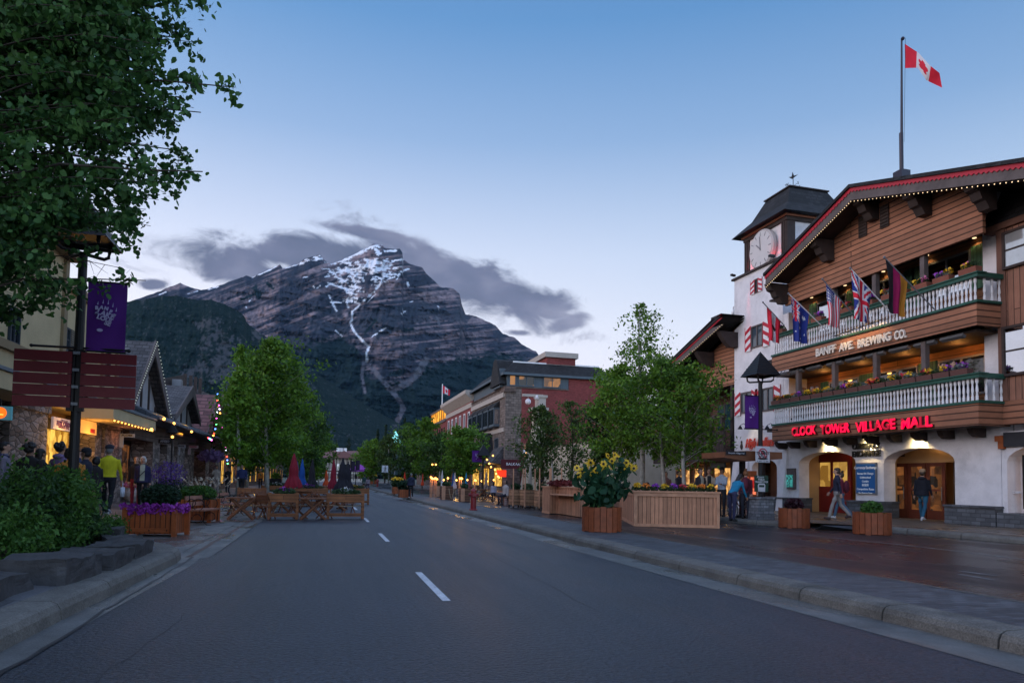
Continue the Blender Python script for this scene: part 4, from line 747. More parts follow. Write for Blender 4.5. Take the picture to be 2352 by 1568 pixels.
ya, yb = Y(1743, 656, XW), Y(1735, 656, XW); z0, z1 = Z(1740, 672, XW), Z(1740, 640, XW); window(tw, XW, ya, yb, z0, z1, dwood, glass); shutter(XW-.01, yb+.02, yb+.32, z0, z1, tw, 1); shutter(XW-.01, ya-.32, ya-.02, z0, z1, tw, 0)
fitx('lettering', 'High Rollers', tw, mat('red_script', (.5, .06, .04), rough=.4, emit=.04, ecol=(1, .1, .05), var=0, bump=0), XW-.08, 1712, 1020, 1778, 1013, .62, ext=.03, bold=.015, shear=.45)
for u, v in ((1703, 1022), (1783, 1012)):
    p_ = onx(u, v, XW-.05); q = MB(); q.lathe([(.02, 0), (.07, .12), (.07, .2), (.03, .34), (.045, .42), (.01, .48)], p_-[0, 0, .24], 8); q.build('bowling_pin', dwood, tw)
for u in (1700, 1718, 1735, 1762):
    p_ = onx(u, 980, XW-.5); q = MB(); q.tube([p_+[.48, 0, .02], p_+[.2, 0, .18], p_+[0, 0, .08]], .014, 6); q.lathe([(.13, -.12), (.04, .05), (.02, .06)], p_, 10); q.build('gooseneck_lamp', black, tw)
spot('gooseneck_light', (XW-.55, 29.9, 4.55), (XW-.05, 29.9, 2.6), 10, 120, (1, .8, .5), .15)
b = MB(); b.box(22.0, 22.1, 28.2, 30.2, .3, 2.8); o = b.build('door', mat('brown_shop_front', (.12, .05, .03), var=.3), tw); b = MB(); b.box(21.95, 21.99, 28.4, 29.2, .8, 2.3); b.build('pane', ambglass, o); point('tower_door_light', (21.6, 29.2, 2.5), 2.5, (1, .7, .4))
# ================================================================== left wing with its own half gable
wg = wthing('gabled_wing', 'wood sided gable wing left of the clock tower behind the aspens', 'building', (23, 36, .28)); WX = 20.9
wr = onx(1660, 722, 19.6); wl_ = onx(1515, 856, 19.6); s_ = (wr[2]-wl_[2])/(wl_[1]-wr[1]); ry, rz_ = float(wr[1]), float(wr[2]); ly = ry+9; lz = rz_-9*s_; pr_ = [(ly, lz), (ry, rz_), (31.74, rz_-.02), (31.74, rz_-.14), (ry, rz_-.14), (ly, lz-.14)]
b = MB(); b.prism([(p, q+.05) for p, q in pr_], 14, (19.5, 0, 0), (0, 1, 0), (0, 0, 1), (1, 0, 0)); rf = b.build('roof', shing, wg)
b = MB(); b.prism([(ly, lz-.08), (ry, rz_-.08), (31.74, rz_-.1), (31.74, rz_-.5), (ry, rz_-.5), (ly, lz-.5)], .1, (19.6, 0, 0), (0, 1, 0), (0, 0, 1), (1, 0, 0)); b.build('bargeboard', gwood, rf)
b = MB(); b.prism([(ly, lz+.03), (ry, rz_+.03), (31.74, rz_+.03), (31.74, rz_-.16), (ry, rz_-.18), (ly, lz-.16)], .03, (19.56, 0, 0), (0, 1, 0), (0, 0, 1), (1, 0, 0)); b.build('scalloped_trim', redp, rf)
zb = Z(1660, 888, WX); b = MB(); b.prism([(31.74, zb), (ly, zb-.1), (ly, lz-.2), (ry, rz_-.2), (31.74, rz_-.2)], .2, (WX, 0, 0), (0, 1, 0), (0, 0, 1), (1, 0, 0)); b.build('gable_siding', siding, wg)
b = MB(); b.box(22.6, 34, 31.74, ly, .2, zb+.3); b.build('wall', mat('wing_wood_wall', (.12, .06, .04), var=.3, pat='hb'), wg)
b = MB(); b.box(20.4, 22.6, 31.74, ly, 3.0, 3.3); b.box(20.3, 20.4, 31.74, ly, 2.7, 4.3); o = b.build('balcony', mat('dark_balcony_boards', (.05, .03, .025), pat='vb', pw=(2, .16, .03)), wg)
b = MB(); b.box(20.25, 20.45, 31.74, ly, 5.0, 5.15)
for k in range(9): b.box(20.27, 20.43, 31.9+k*1.0, 32.06+k*1.0, 4.3, 5.0)
b.build('railing', dwood, o)
for k in range(4): q = MB(); q.box(20.9, 21.1, 31.9+k*2.6, 32.1+k*2.6, .28, zb); q.build('post', dwood, wg)
for u, v in ((1665, 748), (1612, 800)):
    y = Y(u, v, 20.2); zt = rz_-(y-ry)*s_-.5 if y > ry else rz_-.5; q = MB(); q.prism([(19.75, zt), (20.88, zt), (20.88, zt-.8), (20.4, zt-.8), (20.1, zt-.5)], .34, (0, y-.17, 0), (1, 0, 0), (0, 0, 1), (0, 1, 0)); q.build('eave_bracket', dwood, wg)
p_ = onx(1620, 832, WX); q = MB(); q.box(WX-.06, WX-.02, p_[1]-.18, p_[1]+.18, p_[2]-.42, p_[2]+.42); q.build('attic_louver', dwood, wg)
bulbs('string_lights', 'row of small bulbs under the eave of the wing beside the tower', seg((19.55, ry, rz_-.55), (19.55, ry+8, rz_-8*s_-.55), 44), warmw, size=.017)
for k in range(4):
    y0 = 32.2+k*2.3; window(wg, 22.6, y0, y0+1.9, .7, 2.5, gwood, litmat('amber_window_pane', (.12, .03, .01), (1, .52, .16), .8, 2.4), mull=2, ft=.09)
    point('arcade_light', (21.6, y0+1, 2.7), 7, (1, .5, .15))
    window(wg, 22.6, y0, y0+1.5, 4.6, 6.2, gwood, mat('teal_glass', (.02, .06, .07), rough=.1, var=.2, bump=0), mull=2, ft=.07)
b = MB(); b.box(20.6, 20.7, 32.2, 33.6, 2.35, 2.75); o = b.build('sign_board', mat('dark_sign', (.03, .035, .035), rough=.5), wg); fitx('lettering', 'BREWING CO.', o, whitep, 20.58, 1640, 1056, 1662, 1057, .14)
# ================================================================== brown wing at the right edge
bw = wthing('brown_wing', 'brown boarded bay with large sash windows over a white arched shop front', 'building', (21, 11, .28)); XV = 20.62
b = MB(); arched_wall(b, XW, .55, 2.0, yR-.02, .2, 3.3, [(12.9, 16.75, 2.35, 2.95), (7.5, 11.5, 2.35, 2.95)]); b.box(XW+.55, 30, 2, yR-.02, .2, 9.5); b.build('wall', stucco, bw)
zt = Z(2300, 528, XV); zq = Z(2310, 975, XV); yb = Y(2293, 760, XV)
b = MB(); b.box(XV, XW-.01, 2, yb, zq+.75, zt-.02); b.build('boarding', sidingV, bw)
b = MB(); b.box(XV-.03, XW-.01, 2, yb, zq, zq+.74); b.build('beam', siding, bw)
b = MB(); b.box(XV-.05, XV-.005, yb-.3, yb-.02, zq+.75, zt-.02); b.box(XV-.1, XW+.2, 2, yb+.35, zt, zt+.22); b.build('trim', mat('brown_trim', (.16, .075, .05), var=.2, bump=.2), bw)
z4 = Z(2330, 410, 21.6)
b = MB(); b.add([(XV-.12, 2, zt+.2), (XV-.12, yb+.42, zt+.2), (21.5, yb+.42, z4+.25), (21.5, 2, z4+.25), (24, yb+.42, z4+.25), (24, 2, z4+.25), (24, yb+.42, zt+.2), (24, 2, zt+.2)], [(0, 3, 2, 1), (3, 5, 4, 2), (1, 2, 4, 6), (0, 7, 5, 3)]); b.build('mansard_roof', shing, bw)
lc = mat('lace_curtain_glass', (.52, .54, .55), rough=.08, var=.12, vs=5, bump=0, metal=.55)
for (v0, v1) in ((536, 622), (752, 866)):
    ya = Y(2352, 600, XV)-2.2; yc = Y(2307, (v0+v1)/2, XV); z0, z1 = Z(2307, v1, XV), Z(2307, v0, XV); window(bw, XV-.06, ya, yc, z0, z1, dwood, skyglass if v0 > 700 else lc, bars=1, mull=2, ft=.08)
plaid = litmat('plaid_lit_curtain', (.22, .08, .012), (.85, .42, .1), .8, 4.5)
o = window(bw, XW+.3, 12.95, 16.45, .86, 2.55, black, plaid, mull=2, ft=.1); point('shop_window_light', (XW+.1, 15, 2.4), 3, (1, .6, .25))
b = MB(); b.box(XW-.34, XW+.5, 2, 16.85, .2, .72); b.build('stone_base', bstone, bw)
b = MB(); p_ = onx(2330, 1010, XW-.1); b.box(XW-.12, XW-.01, p_[1]-.9, p_[1]+.35, p_[2]-.2, p_[2]+.25); o = b.build('sign_board', mat('slate_board', (.03, .03, .035), rough=.4), bw)
b = MB(); b.box(XW-.14, XW-.01, p_[1]+.35, p_[1]+.52, p_[2]-.26, p_[2]+.1); b.box(XW-.15, XW-.01, p_[1]+.37, p_[1]+.62, p_[2]-.02, p_[2]+.16); b.build('log_end', cedarp, o)
fitx('lettering', 'CABIN', bw, whitep, XW+.22, 2327, 1130, 2345, 1131, .12)
# ---- flags on staffs
fred = mat('flag_red', (.62, .012, .035), rough=.8, var=.15, bump=.1); fwh = mat('flag_white', (.62, .60, .62), rough=.8, var=.1, bump=.1); fbl = mat('flag_blue', (.015, .03, .2), rough=.8, var=.15, bump=.1); fbk = mat('flag_black', (.012, .01, .012), rough=.8); fgo = mat('flag_gold', (.50, .20, .02), rough=.8, var=.1); fgr = mat('flag_dark', (.03, .02, .02))
def us_(s, t): return 2 if (s < .54 and t < .4) and not ((int(s*22) % 2 == 0) and (int(t*26) % 2 == 0)) else (1 if (s < .54 and t < .4) else (0 if int(s*13) % 2 == 0 else 1))
def uk_(s, t):
    a, b_ = (s-.5)*2, (t-.5)*2
    if abs(a) < .17 or abs(b_) < .1: return 0
    if abs(a) < .3 or abs(b_) < .18: return 1
    d_ = min(abs(a-b_), abs(a+b_)); return 0 if d_ < .1 else (1 if d_ < .3 else 2)
def au_(s, t):
    if s < .5 and t < .5: return uk_(s*2, t*2)
    for (a, b_, r) in ((.75, .25, .09), (.2, .75, .045), (.5, .62, .045), (.8, .75, .05), (.5, .9, .045)):
        if math.hypot((s-a), (t-b_)*2) < r*(1+.35*math.cos(7*math.atan2(s-a, (t-b_)*2))): return 1
    return 2
def de_(s, t): return 0 if s < .333 else (1 if s < .666 else 2)
def at_f(s, t):
    if math.hypot((s-.5)*1.1, (t-.5)*2) < .2: return 2
    return 0 if s < .33 or s > .66 else 1
def flag(name, label, top, base, a0, a1, Ld, design, mats, seed, pinch=.74, grp='flags on staffs along the upper balcony'):
    o = wthing(name, label, 'flag', base, grp); q = MB(); q.tube([base, top], .022, 6); q.build('staff', grey if seed % 2 else whitep, o)
    q = MB(); q.ball(top, .045, n=4); q.build('finial', grey, o)
    top, base = np.array(top), np.array(base); A = top+(base-top)*a0; B = top+(base-top)*a1; r = random.Random(seed); V = []; n, m_ = 26, 34; c0 = (A+B)/2; ph = r.random()*6
    for i in range(n+1):
        for j in range(m_+1):
            s, t = i/n, j/m_; e = A+(B-A)*s; fall = t*Ld; k = 1-(1-pinch)*min(1, t*1.6); hx = c0+(e-c0)*np.array([k, k, 1-.5*t]); hx = hx*np.array([1, 1, 1]); z = e[2]*(1-t)+(A[2]-.0)*t*.5+e[2]*t*.5-fall*(1-.12*s)
            w_ = .075*min(1, t*3)*math.sin(s*11+ph+t*1.5)
            V.append((hx[0]+w_*.5, hx[1]+w_+.04*math.sin(t*5+ph)*t, z))
    idx = lambda i, j: i*(m_+1)+j; Fc = [(idx(i, j), idx(i+1, j), idx(i+1, j+1), idx(i, j+1)) for i in range(n) for j in range(m_)]; mi = [design((i+.5)/n, (j+.5)/m_) for i in range(n) for j in range(m_)]
    rawmesh('cloth', V, Fc, mats, o, True, mi); return o
FS = [('red white and red crested flag nearest the clock tower', (1752, 694), (1802, 748), .18, .82, 1.5, at_f, [fred, fwh, fgr]), ('dark blue flag with white stars on a staff above the balcony', (1811, 674), (1912, 772), .05, .46, 1.8, au_, [fred, fwh, fbl]), ('striped flag with a starred blue corner, third staff from the tower', (1889, 641), (1960, 722), .12, .62, 1.6, us_, [fred, fwh, fbl]), ('flag with red and white crosses on blue above the balcony', (1953, 616), (2055, 728), .02, .47, 1.75, uk_, [fred, fwh, fbl]), ('black, red and gold flag rightmost on the balcony', (2031, 591), (2147, 711), .02, .46, 1.75, de_, [fbk, mat('flag_crimson', (.26, .0, .06), rough=.8), fgo])]
for i, (lb, tp, bs_, a0, a1, Ld, ds, ms) in enumerate(FS):
    base = onx(*bs_, XB-.03); top = ony(*tp, base[1]-.0); flag('staff_flag', lb, top, base, a0, a1, Ld, ds, ms, i+1)
# the tall flagpole on the roof
fpx = 20.2; fb = onx(2071, 403, fpx); ft_ = onx(2071, 88, fpx); fo_ = wthing('flagpole', 'tall dark flagpole with a red and white flag on the roof ridge', 'flagpole', fb)
q = MB(); q.tube([fb-[0, 0, .1], ft_], [.055, .03], 8); q.tube([fb, fb+[0, 0, 1.6]], .07, 8); q.obox(fb, .4, .4, .3); q.ball(ft_+[0, -.05, -.05], .07, n=5); q.build('pole', mat('dark_pole', (.02, .015, .03), rough=.4), fo_)
q = MB(); q.tube([ft_+[0, -.17, -.1], fb+[0, -.13, 1.2]], .008, 4); q.build('halyard', black, fo_)
V = []; n, m_ = 40, 22; tl = ony(2078, 101, fb[1]); A_ = onx(2078, 101, fpx); Bq = onx(2079, 157, fpx); 
ctrl_t = [(2078, 101), (2110, 122), (2135, 150), (2158, 168)]; ctrl_b = [(2079, 157), (2108, 156), (2128, 185), (2164, 202)]
def pl_(c, s): k = s*(len(c)-1); i = min(int(k), len(c)-2); f_ = k-i; f_ = f_*f_*(3-2*f_)*.5+f_*.5; return c[i][0]*(1-f_)+c[i+1][0]*f_, c[i][1]*(1-f_)+c[i+1][1]*f_
for i in range(n+1):
    s = i/n; a = pl_(ctrl_t, s); c = pl_(ctrl_b, s)
    for j in range(m_+1):
        t_ = j/m_; xx = fpx-.0+.16*math.sin(s*7+t_*1.5)*s; V.append(onx(a[0]+(c[0]-a[0])*t_, a[1]+(c[1]-a[1])*t_, xx))
def ca_(s, t):
    if s < .27 or s > .73: return 0
    x, y = (s-.5)*2, (t-.5); r = math.hypot(x, y); th = math.atan2(y, x); return 0 if r < .2+.13*abs(math.cos(th*2.5+.8)) and r < .33 else 1
idx = lambda i, j: i*(m_+1)+j; rawmesh('cloth', V, [(idx(i, j), idx(i+1, j), idx(i+1, j+1), idx(i, j+1)) for i in range(n) for j in range(m_)], [fred, fwh], fo_, True, [ca_((i+.5)/n, (j+.5)/m_) for i in range(n) for j in range(m_)])
# ================================================================== left side of the street (facades face +x)
XL = -8.0
amb2 = litmat('golden_shop_pane', (.30, .12, .01), (1.0, .58, .10), .95, 2.0)
dmg = litmat('dim_shop_pane', (.004, .004, .005), (.20, .07, .02), .6, 2.0)
bt = wthing('beige_building', 'beige stuccoed building with lit caramel shop and river stone pillars', 'building', (-10, 22, .42))
b = MB(); b.box(-20, XL, 6, 29.9, 3.55, 7.45); b.box(-20, XL, 29.9, 31.6, 3.55, 4.3); b.box(-20, XL-.9, 6, 31.6, .3, 3.55); b.build('wall', cream, bt)
b = MB(); b.box(XL-.02, XL+.1, 6, 31.6, 4.35, 4.55); b.box(XL, XL+.12, 6, 30, 7.3, 7.6)
for y in (19.3, 21.6, 23.6, 25.6, 28.0, 29.75): b.box(XL, XL+.09, y-.13, y+.13, 4.55, 7.3)
b.build('trim', tantrim, bt)
b = MB(); b.box(XL, XL+.9, 14, 21.4, 3.55, 7.45); b.build('bay', cream, bt); b = MB(); b.box(XL+.9, XL+1.0, 14, 21.5, 4.3, 4.5); b.box(XL+.9, XL+.98, 21.2, 21.45, 3.6, 7.4); b.box(XL-.2, XL+1.2, 14, 21.7, 7.45, 7.6); b.build('bay_trim', tantrim, bt)
for (u0, v0, u1, v1, X_) in ((18, 705, 42, 792, XL+.9), (99, 728, 117, 803, XL), (141, 750, 158, 806, XL)):
    ya, yb = Y(u0, (v0+v1)/2, X_), Y(u1, (v0+v1)/2, X_); um = (u0+u1)/2; window(bt, X_, ya, yb, Z(um, v1, X_), Z(um, v0, X_), mat('slate_frame', (.03, .04, .05)), skyglass if X_ == XL else glass, out=1, mull=2, bars=1, ft=.06)
    if u0 == 141:
        for a in (ya-.42, yb+.04): q = MB(); q.box(XL, XL+.06, a, a+.38, Z(um, v1, XL), Z(um, v0, XL)); q.build('shutter', mat('tan_shutter', (.16, .13, .09), pat='hb', pw=(1, .07, .02)), bt)
for y in (28.3,): window(bt, XL, y, y+.6, 5.0, 6.4, mat('slate_frame', (.03, .04, .05)), glass, out=1, bars=1)
hoodm = mat('blue_grey_metal_roof', (.10, .13, .15), rough=.45, var=.15, bump=.1)
for y0, y1 in ((12, 20.8), (25.6, 31.6)):
    b = MB(); b.prism([(0, 0), (1.15, -.42), (1.15, -.5), (0, -.08)], y1-y0, (XL, y0, 4.25), (1, 0, 0), (0, 0, 1), (0, 1, 0)); o = b.build('pent_roof', hoodm, bt); b = MB(); b.box(XL, XL+1.1, y0+.02, y1-.02, 3.35, 3.74); b.build('fascia', cream, o)
for y0, y1 in ((16.0, 17.2), (20.6, 23.1), (27.5, 28.2), (28.6, 30.9)):
    b = MB(); b.box(XL-.9, XL+.05, y0, y1, .3, 3.3); b.box(XL-.9, XL+.12, y0-.05, y1+.05, 3.25, 3.5); b.build('stone_pillar', rstone, bt)
b = MB(); b.box(XL-.85, XL-.8, 23.1, 27.5, .45, 3.3); o = b.build('shop_front', mat('olive_shop_frame', (.10, .08, .03)), bt)
for k in range(5): y0 = 23.2+k*.86; p = MB(); p.box(XL-.79, XL-.77, y0, y0+.78, 1.9 if k != 2 else .7, 2.95); p.build('pane', amb2, o); p = MB(); p.box(XL-.79, XL-.77, y0, y0+.78, .8, 1.82); (p.build('pane', litmat('golden_low_pane', (.35, .17, .02), (.7, .36, .05), .6, 1.2), o) if k != 2 else None)
window(bt, XL-.85, 17.4, 20.4, .6, 2.9, black, mat('smoky_glass', (.05, .045, .035), rough=.1, var=.5, vs=4), out=1, mull=2, ft=.1)
def sboard(par, X, u0, v0, u1, v1, mt, proj=False, name='sign_board', th=.06):
    um, vm = (u0+u1)/2, (v0+v1)/2; ya, yb = Y(u0, vm, X), Y(u1, vm, X); za, zb = Z(um, v1, X), Z(um, v0, X); q = MB(); q.box(X, X+th, ya, yb, za, zb); return q.build(name, mt, par), (ya+yb)/2, yb-ya, za, zb
o, ym, wy, za, zb = sboard(bt, XL+.02, 117, 961, 165, 988, mat('pale_sign_lit', (.42, .36, .36), emit=.16, ecol=(.8, .5, .4), var=.1, bump=0)); pl = mat('plum_letter', (.10, .03, .10), var=0, bump=0)
text('lettering', 'PEAK CANDY', o, pl, (XL+.085, ym, (za+zb)/2), (0, 1, 0), (0, 0, 1), .2, .01, bold=.008); text('lettering', 'HANDMADE FUDGE', o, pl, (XL+.085, ym, za+.08), (0, 1, 0), (0, 0, 1), .1, .004); text('lettering', 'CHOCOLATE', o, pl, (XL+.085, ym, zb-.08), (0, 1, 0), (0, 0, 1), .1, .004)
o, ym, wy, za, zb = sboard(bt, XL+.02, 181, 966, 218, 996, mat('orange_lit_sign', (.6, .3, .1), emit=.5, ecol=(1, .42, .08), var=.3, vs=2, bump=0)); q = MB(); q.box(XL+.08, XL+.09, ym+.15, ym+.6, za+.05, zb-.25); q.build('sign_patch', redp, o)
point('shop_light', (XL+.45, 24, 2.7), 26, (1, .48, .1)); point('shop_light', (XL+.45, 26.6, 2.7), 26, (1, .5, .12)); point('shop_light', (XL+.5, 29.8, 2.9), 5, (1, .35, .15))
bulbs('string_lights', 'row of small orange bulbs under the awning of the beige building', seg((XL+1.12, 25.7, 3.3), (XL+1.12, 31.4, 3.3), 13), warm, size=.028)
# round orange projecting sign
rs = wthing('round_sign', 'blue hanging sign with a glowing orange disc at the left edge', 'sign', ond(5, 948, 15)); c = ond(5, 948, 15); q = MB(); q.box(c[0]-.28, c[0]+.17, c[1], c[1]+.08, c[2]-.15, c[2]+.15); q.build('panel', mat('sky_blue_panel', (.08, .22, .28), emit=.15, ecol=(.1, .4, .5), var=.1, bump=0), rs)
q = MB(); q.lathe([(.125, 0), (.125, .02)], (0, 0, 0), 24); q.v = [(c[0]-.03+x, c[1]-.02-z, c[2]+y) for x, y, z in q.v]; q.build('disc', mat('orange_disc', (.8, .2, .02), emit=.9, ecol=(1, .16, .01), var=0, bump=0), rs)
q = MB(); q.ball((c[0]-.06, c[1]-.03, c[2]+.015), .035, .01, .035, 6); q.ball((c[0]+.01, c[1]-.03, c[2]+.015), .035, .01, .035, 6); q.box(c[0]-.09, c[0]+.04, c[1]-.04, c[1]-.03, c[2]-.05, c[2]-.025); q.build('emblem', mat('amber_mark', (.9, .5, .1), emit=1.2, ecol=(1, .5, .1), var=0, bump=0), rs)
q = MB(); q.tube([(c[0]-.05, c[1]+.04, c[2]+.15), (c[0]-.05, c[1]+.04, c[2]+.3), (c[0]-1.5, c[1]+.04, c[2]+.3)], .02, 5); q.build('bracket', black, rs)
# half-timbered shops
def gable(name, label, ypk, zpk, yl, zl_, yr, zr, roofm, depth, X=XL+.28, timb=5, ywall=None, body=None, zb=3.9):
    o = wthing(name, label, 'building', (XL-3, ypk, .42)); th = .22
    b = MB(); b.prism([(yl, zl_), (ypk, zpk), (yr, zr), (yr, zr-th), (ypk, zpk-th*1.8), (yl, zl_-th)], depth, (X-depth, 0, 0), (0, 1, 0), (0, 0, 1), (1, 0, 0)); rf = b.build('roof', roofm, o)
    b = MB(); b.prism([(yl-.02, zl_), (ypk, zpk+.06), (yr+.02, zr), (yr+.02, zr-.34), (ypk, zpk-.6), (yl-.02, zl_-.34)], .07, (X+.005, 0, 0), (0, 1, 0), (0, 0, 1), (1, 0, 0)); b.build('bargeboard', gwood, rf)
    pm = mat('aged_plaster', (.33, .32, .33), rough=.9, var=.15, bump=.5, bs=20)
    b = MB(); b.prism([(yl+.1, zl_-.35), (ypk, zpk-.5), (yr-.1, zr-.35), (yr-.1, zb-.6), (yl+.1, zb-.6)], .3, (XL-.45, 0, 0), (0, 1, 0), (0, 0, 1), (1, 0, 0)); b.build('plaster_gable', pm, o)
    b = MB()
    for k in range(timb+1):
        y = yl+.4+(yr-yl-.8)*k/timb; zt = (zl_+(zpk-zl_)*(y-yl)/(ypk-yl) if y < ypk else zr+(zpk-zr)*(yr-y)/(yr-ypk))-.6
        if zt > zb: b.box(XL-.15, XL-.08, y-.07, y+.07, zb-.5, zt)
    b.box(XL-.15, XL-.05, yl+.2, yr-.2, zb-.4, zb-.1); b.build('timber', dwood, o)
    b = MB(); b.box(X-depth+.3, XL-.9, min(yl, ypk-3)+.1, yr-.1, .3, min(zl_, zr)-.1); b.build('wall', body or mat('dark_shop_wall', (.06, .045, .04), var=.3), o)
    return o
def gpt(u, v): p = onx(u, v, XL+.28); return float(p[1]), float(p[2])
Bp, Bl, Br = gpt(355, 785), gpt(303, 925), gpt(393, 985); Cp, Cl, Cr = gpt(442, 887), gpt(402, 950), gpt(459, 966); Dp, Dl, Dr = gpt(500, 907), gpt(474, 1000), gpt(512, 1000)
gB = gable('half_timbered_shop', 'half timbered shop with steep grey shingled gable beside the beige building', *Bp, *Bl, *Br, gshing, 9)
gC = gable('half_timbered_shop', 'smaller half timbered shop with grey gable between the tall gable and the red roof', *Cp, *Cl, *Cr, gshing, 8, timb=4)
def frontage(o, y0, y1, sign=None, sm=None, pill=(), zf0=3.05, zf1=3.85):
    b = MB(); b.box(XL-.9, XL+.1, y0, y1, zf0, zf1); b.build('fascia', mat('weathered_fascia', (.10, .075, .065), var=.3, pat='hb', pw=(3, .2, .012)), o)
    b = MB(); b.prism([(-.2, .75), (1.2, .1), (1.2, .0), (-.2, 0)], y1-y0, (XL, y0, zf1+.0), (1, 0, 0), (0, 0, 1), (0, 1, 0)); b.build('pent_roof', mat('slate_pent', (.10, .105, .12), var=.3, pat='shingle'), o)
    for a, c in pill: b = MB(); b.box(XL-.8, XL+.15, a, c, .3, 3.05); b.build('stone_pillar', rstone, o)
    yy = [y0]+[t for p_ in pill for t in p_]+[y1]
    for a, c in zip(yy[::2], yy[1::2]):
        if c-a > .6: window(o, XL-.85, a+.05, c-.05, .6, 2.95, dwood, dmg, out=1, mull=2, ft=.1)
frontage(gB, 31.7, 38.4, pill=((35.6, 37.0),)); frontage(gC, 38.5, 47.0, pill=((38.6, 40.2), (41.2, 43.2), (44.6, 46.2)))
o, ym, wy, za, zb = sboard(gB, XL+.12, 303, 953, 333, 978, mat('amber_framed_sign', (.22, .12, .06), emit=.10, ecol=(1, .45, .2), var=.3, vs=3)); text('lettering', 'Wild Flour', o, mat('salmon_letter', (.6, .3, .2), emit=.3, ecol=(1, .5, .3), var=0, bump=0), (XL+.19, ym, (za+zb)/2), (0, 1, 0), (0, 0, 1), .42, .01, bold=.01)
o, ym, wy, za, zb = sboard(gC, XL+.12, 404, 980, 418, 1000, mat('amber_framed_sign', (.22, .12, .06))); text('lettering', 'PRIMO', o, mat('gold_glow_letter', (.8, .35, .05), emit=1.2, ecol=(1, .4, .04), var=0, bump=0), (XL+.19, ym, (za+zb)/2), (0, 1, 0), (0, 0, 1), .5, .01, bold=.02)
for u, v, e in ((352, 968, 150), (376, 968, 110), (425, 988, 150), (434, 998, 90)): p_ = onx(u, v, XL+.55); spot('fascia_lamp', p_+[.1, 0, .35], p_+[-.5, 0, -.2], e, 110, (1, .50, .05), .08)
for u, v in ((376.5, 961), (399.5, 971.5), (440, 990), (398, 1002), (365, 1016)): pass
def lantern(par, c, s=.09, mt=warm, e=0):
    q = MB(); q.ball(c, s, n=6); q.build('bulb', mt, par)
ll = wthing('hanging_bulbs', 'few bare glowing bulbs hanging along the eaves of the half timbered shops', 'lamps', onx(376, 960, XL+1.2)); 
for u, v in ((348, 986), (376.5, 962), (399.5, 972), (440, 991), (396, 1003)): lantern(ll, onx(u, v, XL+1.3), .06)
for i, (y0, z0, y1, z1) in enumerate(((*Bl, *Bp), (*Bp, *Br))): bulbs('string_lights', f'tiny white bulbs along the {"near" if i == 0 else "far"} slope of the tall half timbered gable', seg((XL+.4, y0, z0), (XL+.4, y1, z1), 26), mat('cool_bulb', (.8, .8, .7), emit=.45, ecol=(.8, .85, .7), var=0, bump=0), size=.022)
# red tiled house
gD = gable('red_tiled_shop', 'shop with red tiled roof and coloured lights behind the second gable', *Dp, *Dl, *Dr, rshing, 9, timb=3); frontage(gD, 47.1, 60, pill=((50.5, 52), (55, 57)))
b = MB(); b.prism([(49.3, 3.9), (52.2, 5.2), (54.5, 7.6), (49.3, 5.2)], .2, (XL+.5, 0, 0), (0, 1, 0), (0, 0, 1), (1, 0, 0)); b.build('flared_eave', rshing, gD)
colb = [mat('bulb_'+n_, c_, emit=7, ecol=c_, var=0, bump=0) for n_, c_ in (('red', (1, .05, .03)), ('blue', (.08, .2, 1)), ('green', (.1, 1, .2)), ('magenta', (1, .08, .6)), ('white', (.7, .9, 1)), ('orange', (1, .4, .05)))]
P_ = [onx(u, v, XL+1.0) for u, v in ((478, 1005), (486, 1010), (492, 995), (497, 975), (500, 905), (503, 930), (509, 975), (514, 995), (520, 1040), (524, 1072))]; pts = []
for a, c in zip(P_[:-1], P_[1:]): n = max(2, int(math.dist(a, c)/.35)); pts += [a+(c-a)*i/n for i in range(n)]
bulbs('string_lights', 'multicoloured string lights outlining the red tiled gable', pts, colb, size=.05)
# rooftop terrace posts behind the gables
rt = wthing('rooftop_terrace', 'rooftop terrace with tall dark posts and shade cloth above the gabled shops', 'terrace', (-12, 52, 6)); q = MB()
for u in (425, 438, 449, 460): p_ = onx(u, 880 if u > 430 else 876, -11); pb_ = Z(u, 935, -11); q.box(p_[0]-.12, p_[0]+.12, p_[1]-.12, p_[1]+.12, pb_-3, Z(u, 858+(u-425)*.3, -11))
q.box(-16, -10.8, 50, 68, 4, 6.3); q.build('frame', dwood, rt); q = MB(); a, c = onx(380, 868, -11), onx(424, 860, -11); q.quad(a, c, c-[0, 0, 1.2], a-[0, 0, 1.2]); q.build('shade_cloth', dwood, rt)
b = MB(); c = onx(408, 872, -10.5); q = MB(); q.box(c[0]-.3, c[0]+.3, c[1]-.3, c[1]+.3, c[2]-1.5, c[2]); q.build('chimney', grey, rt)
# shops farther along, mostly behind the trees
for i, (y0, y1, h, lb) in enumerate(((60.5, 76, 7.5, 'brown shop row with amber lit windows behind the left trees'), (77, 100, 8.5, 'timber hotel front with lit ground floor behind the left trees'), (101, 150, 9.5, 'long dark building far along the left side of the street'))):
    o = wthing('shop_building', lb, 'building', (XL-4, y0, .42)); b = MB(); b.box(-18, XL-.4, y0, y1, .3, h); b.build('wall', mat('dark_brick', (.12, .07, .05), pat='brick'), o); b = MB(); b.prism([(XL+.3, h-.3), (XL-5, h+2), (-18.5, h-.3)], y1-y0, (0, y0, 0), (1, 0, 0), (0, 0, 1), (0, 1, 0)); b.build('roof', gshing, o)
    k = 0; y = y0+1
    while y < y1-2: window(o, XL-.4, y, y+1.7, .8, 2.9, dwood, amb2 if k % 2 == 0 else dmg, out=1, mull=2); window(o, XL-.4, y, y+1.3, 4.3, 5.8, dwood, glass, out=1); y += 3.2; k += 1
    for t in range(2 if i < 2 else 0): point('shop_light', (XL+.3, y0+3+t*7, 3), 16, (1, .5, .12))
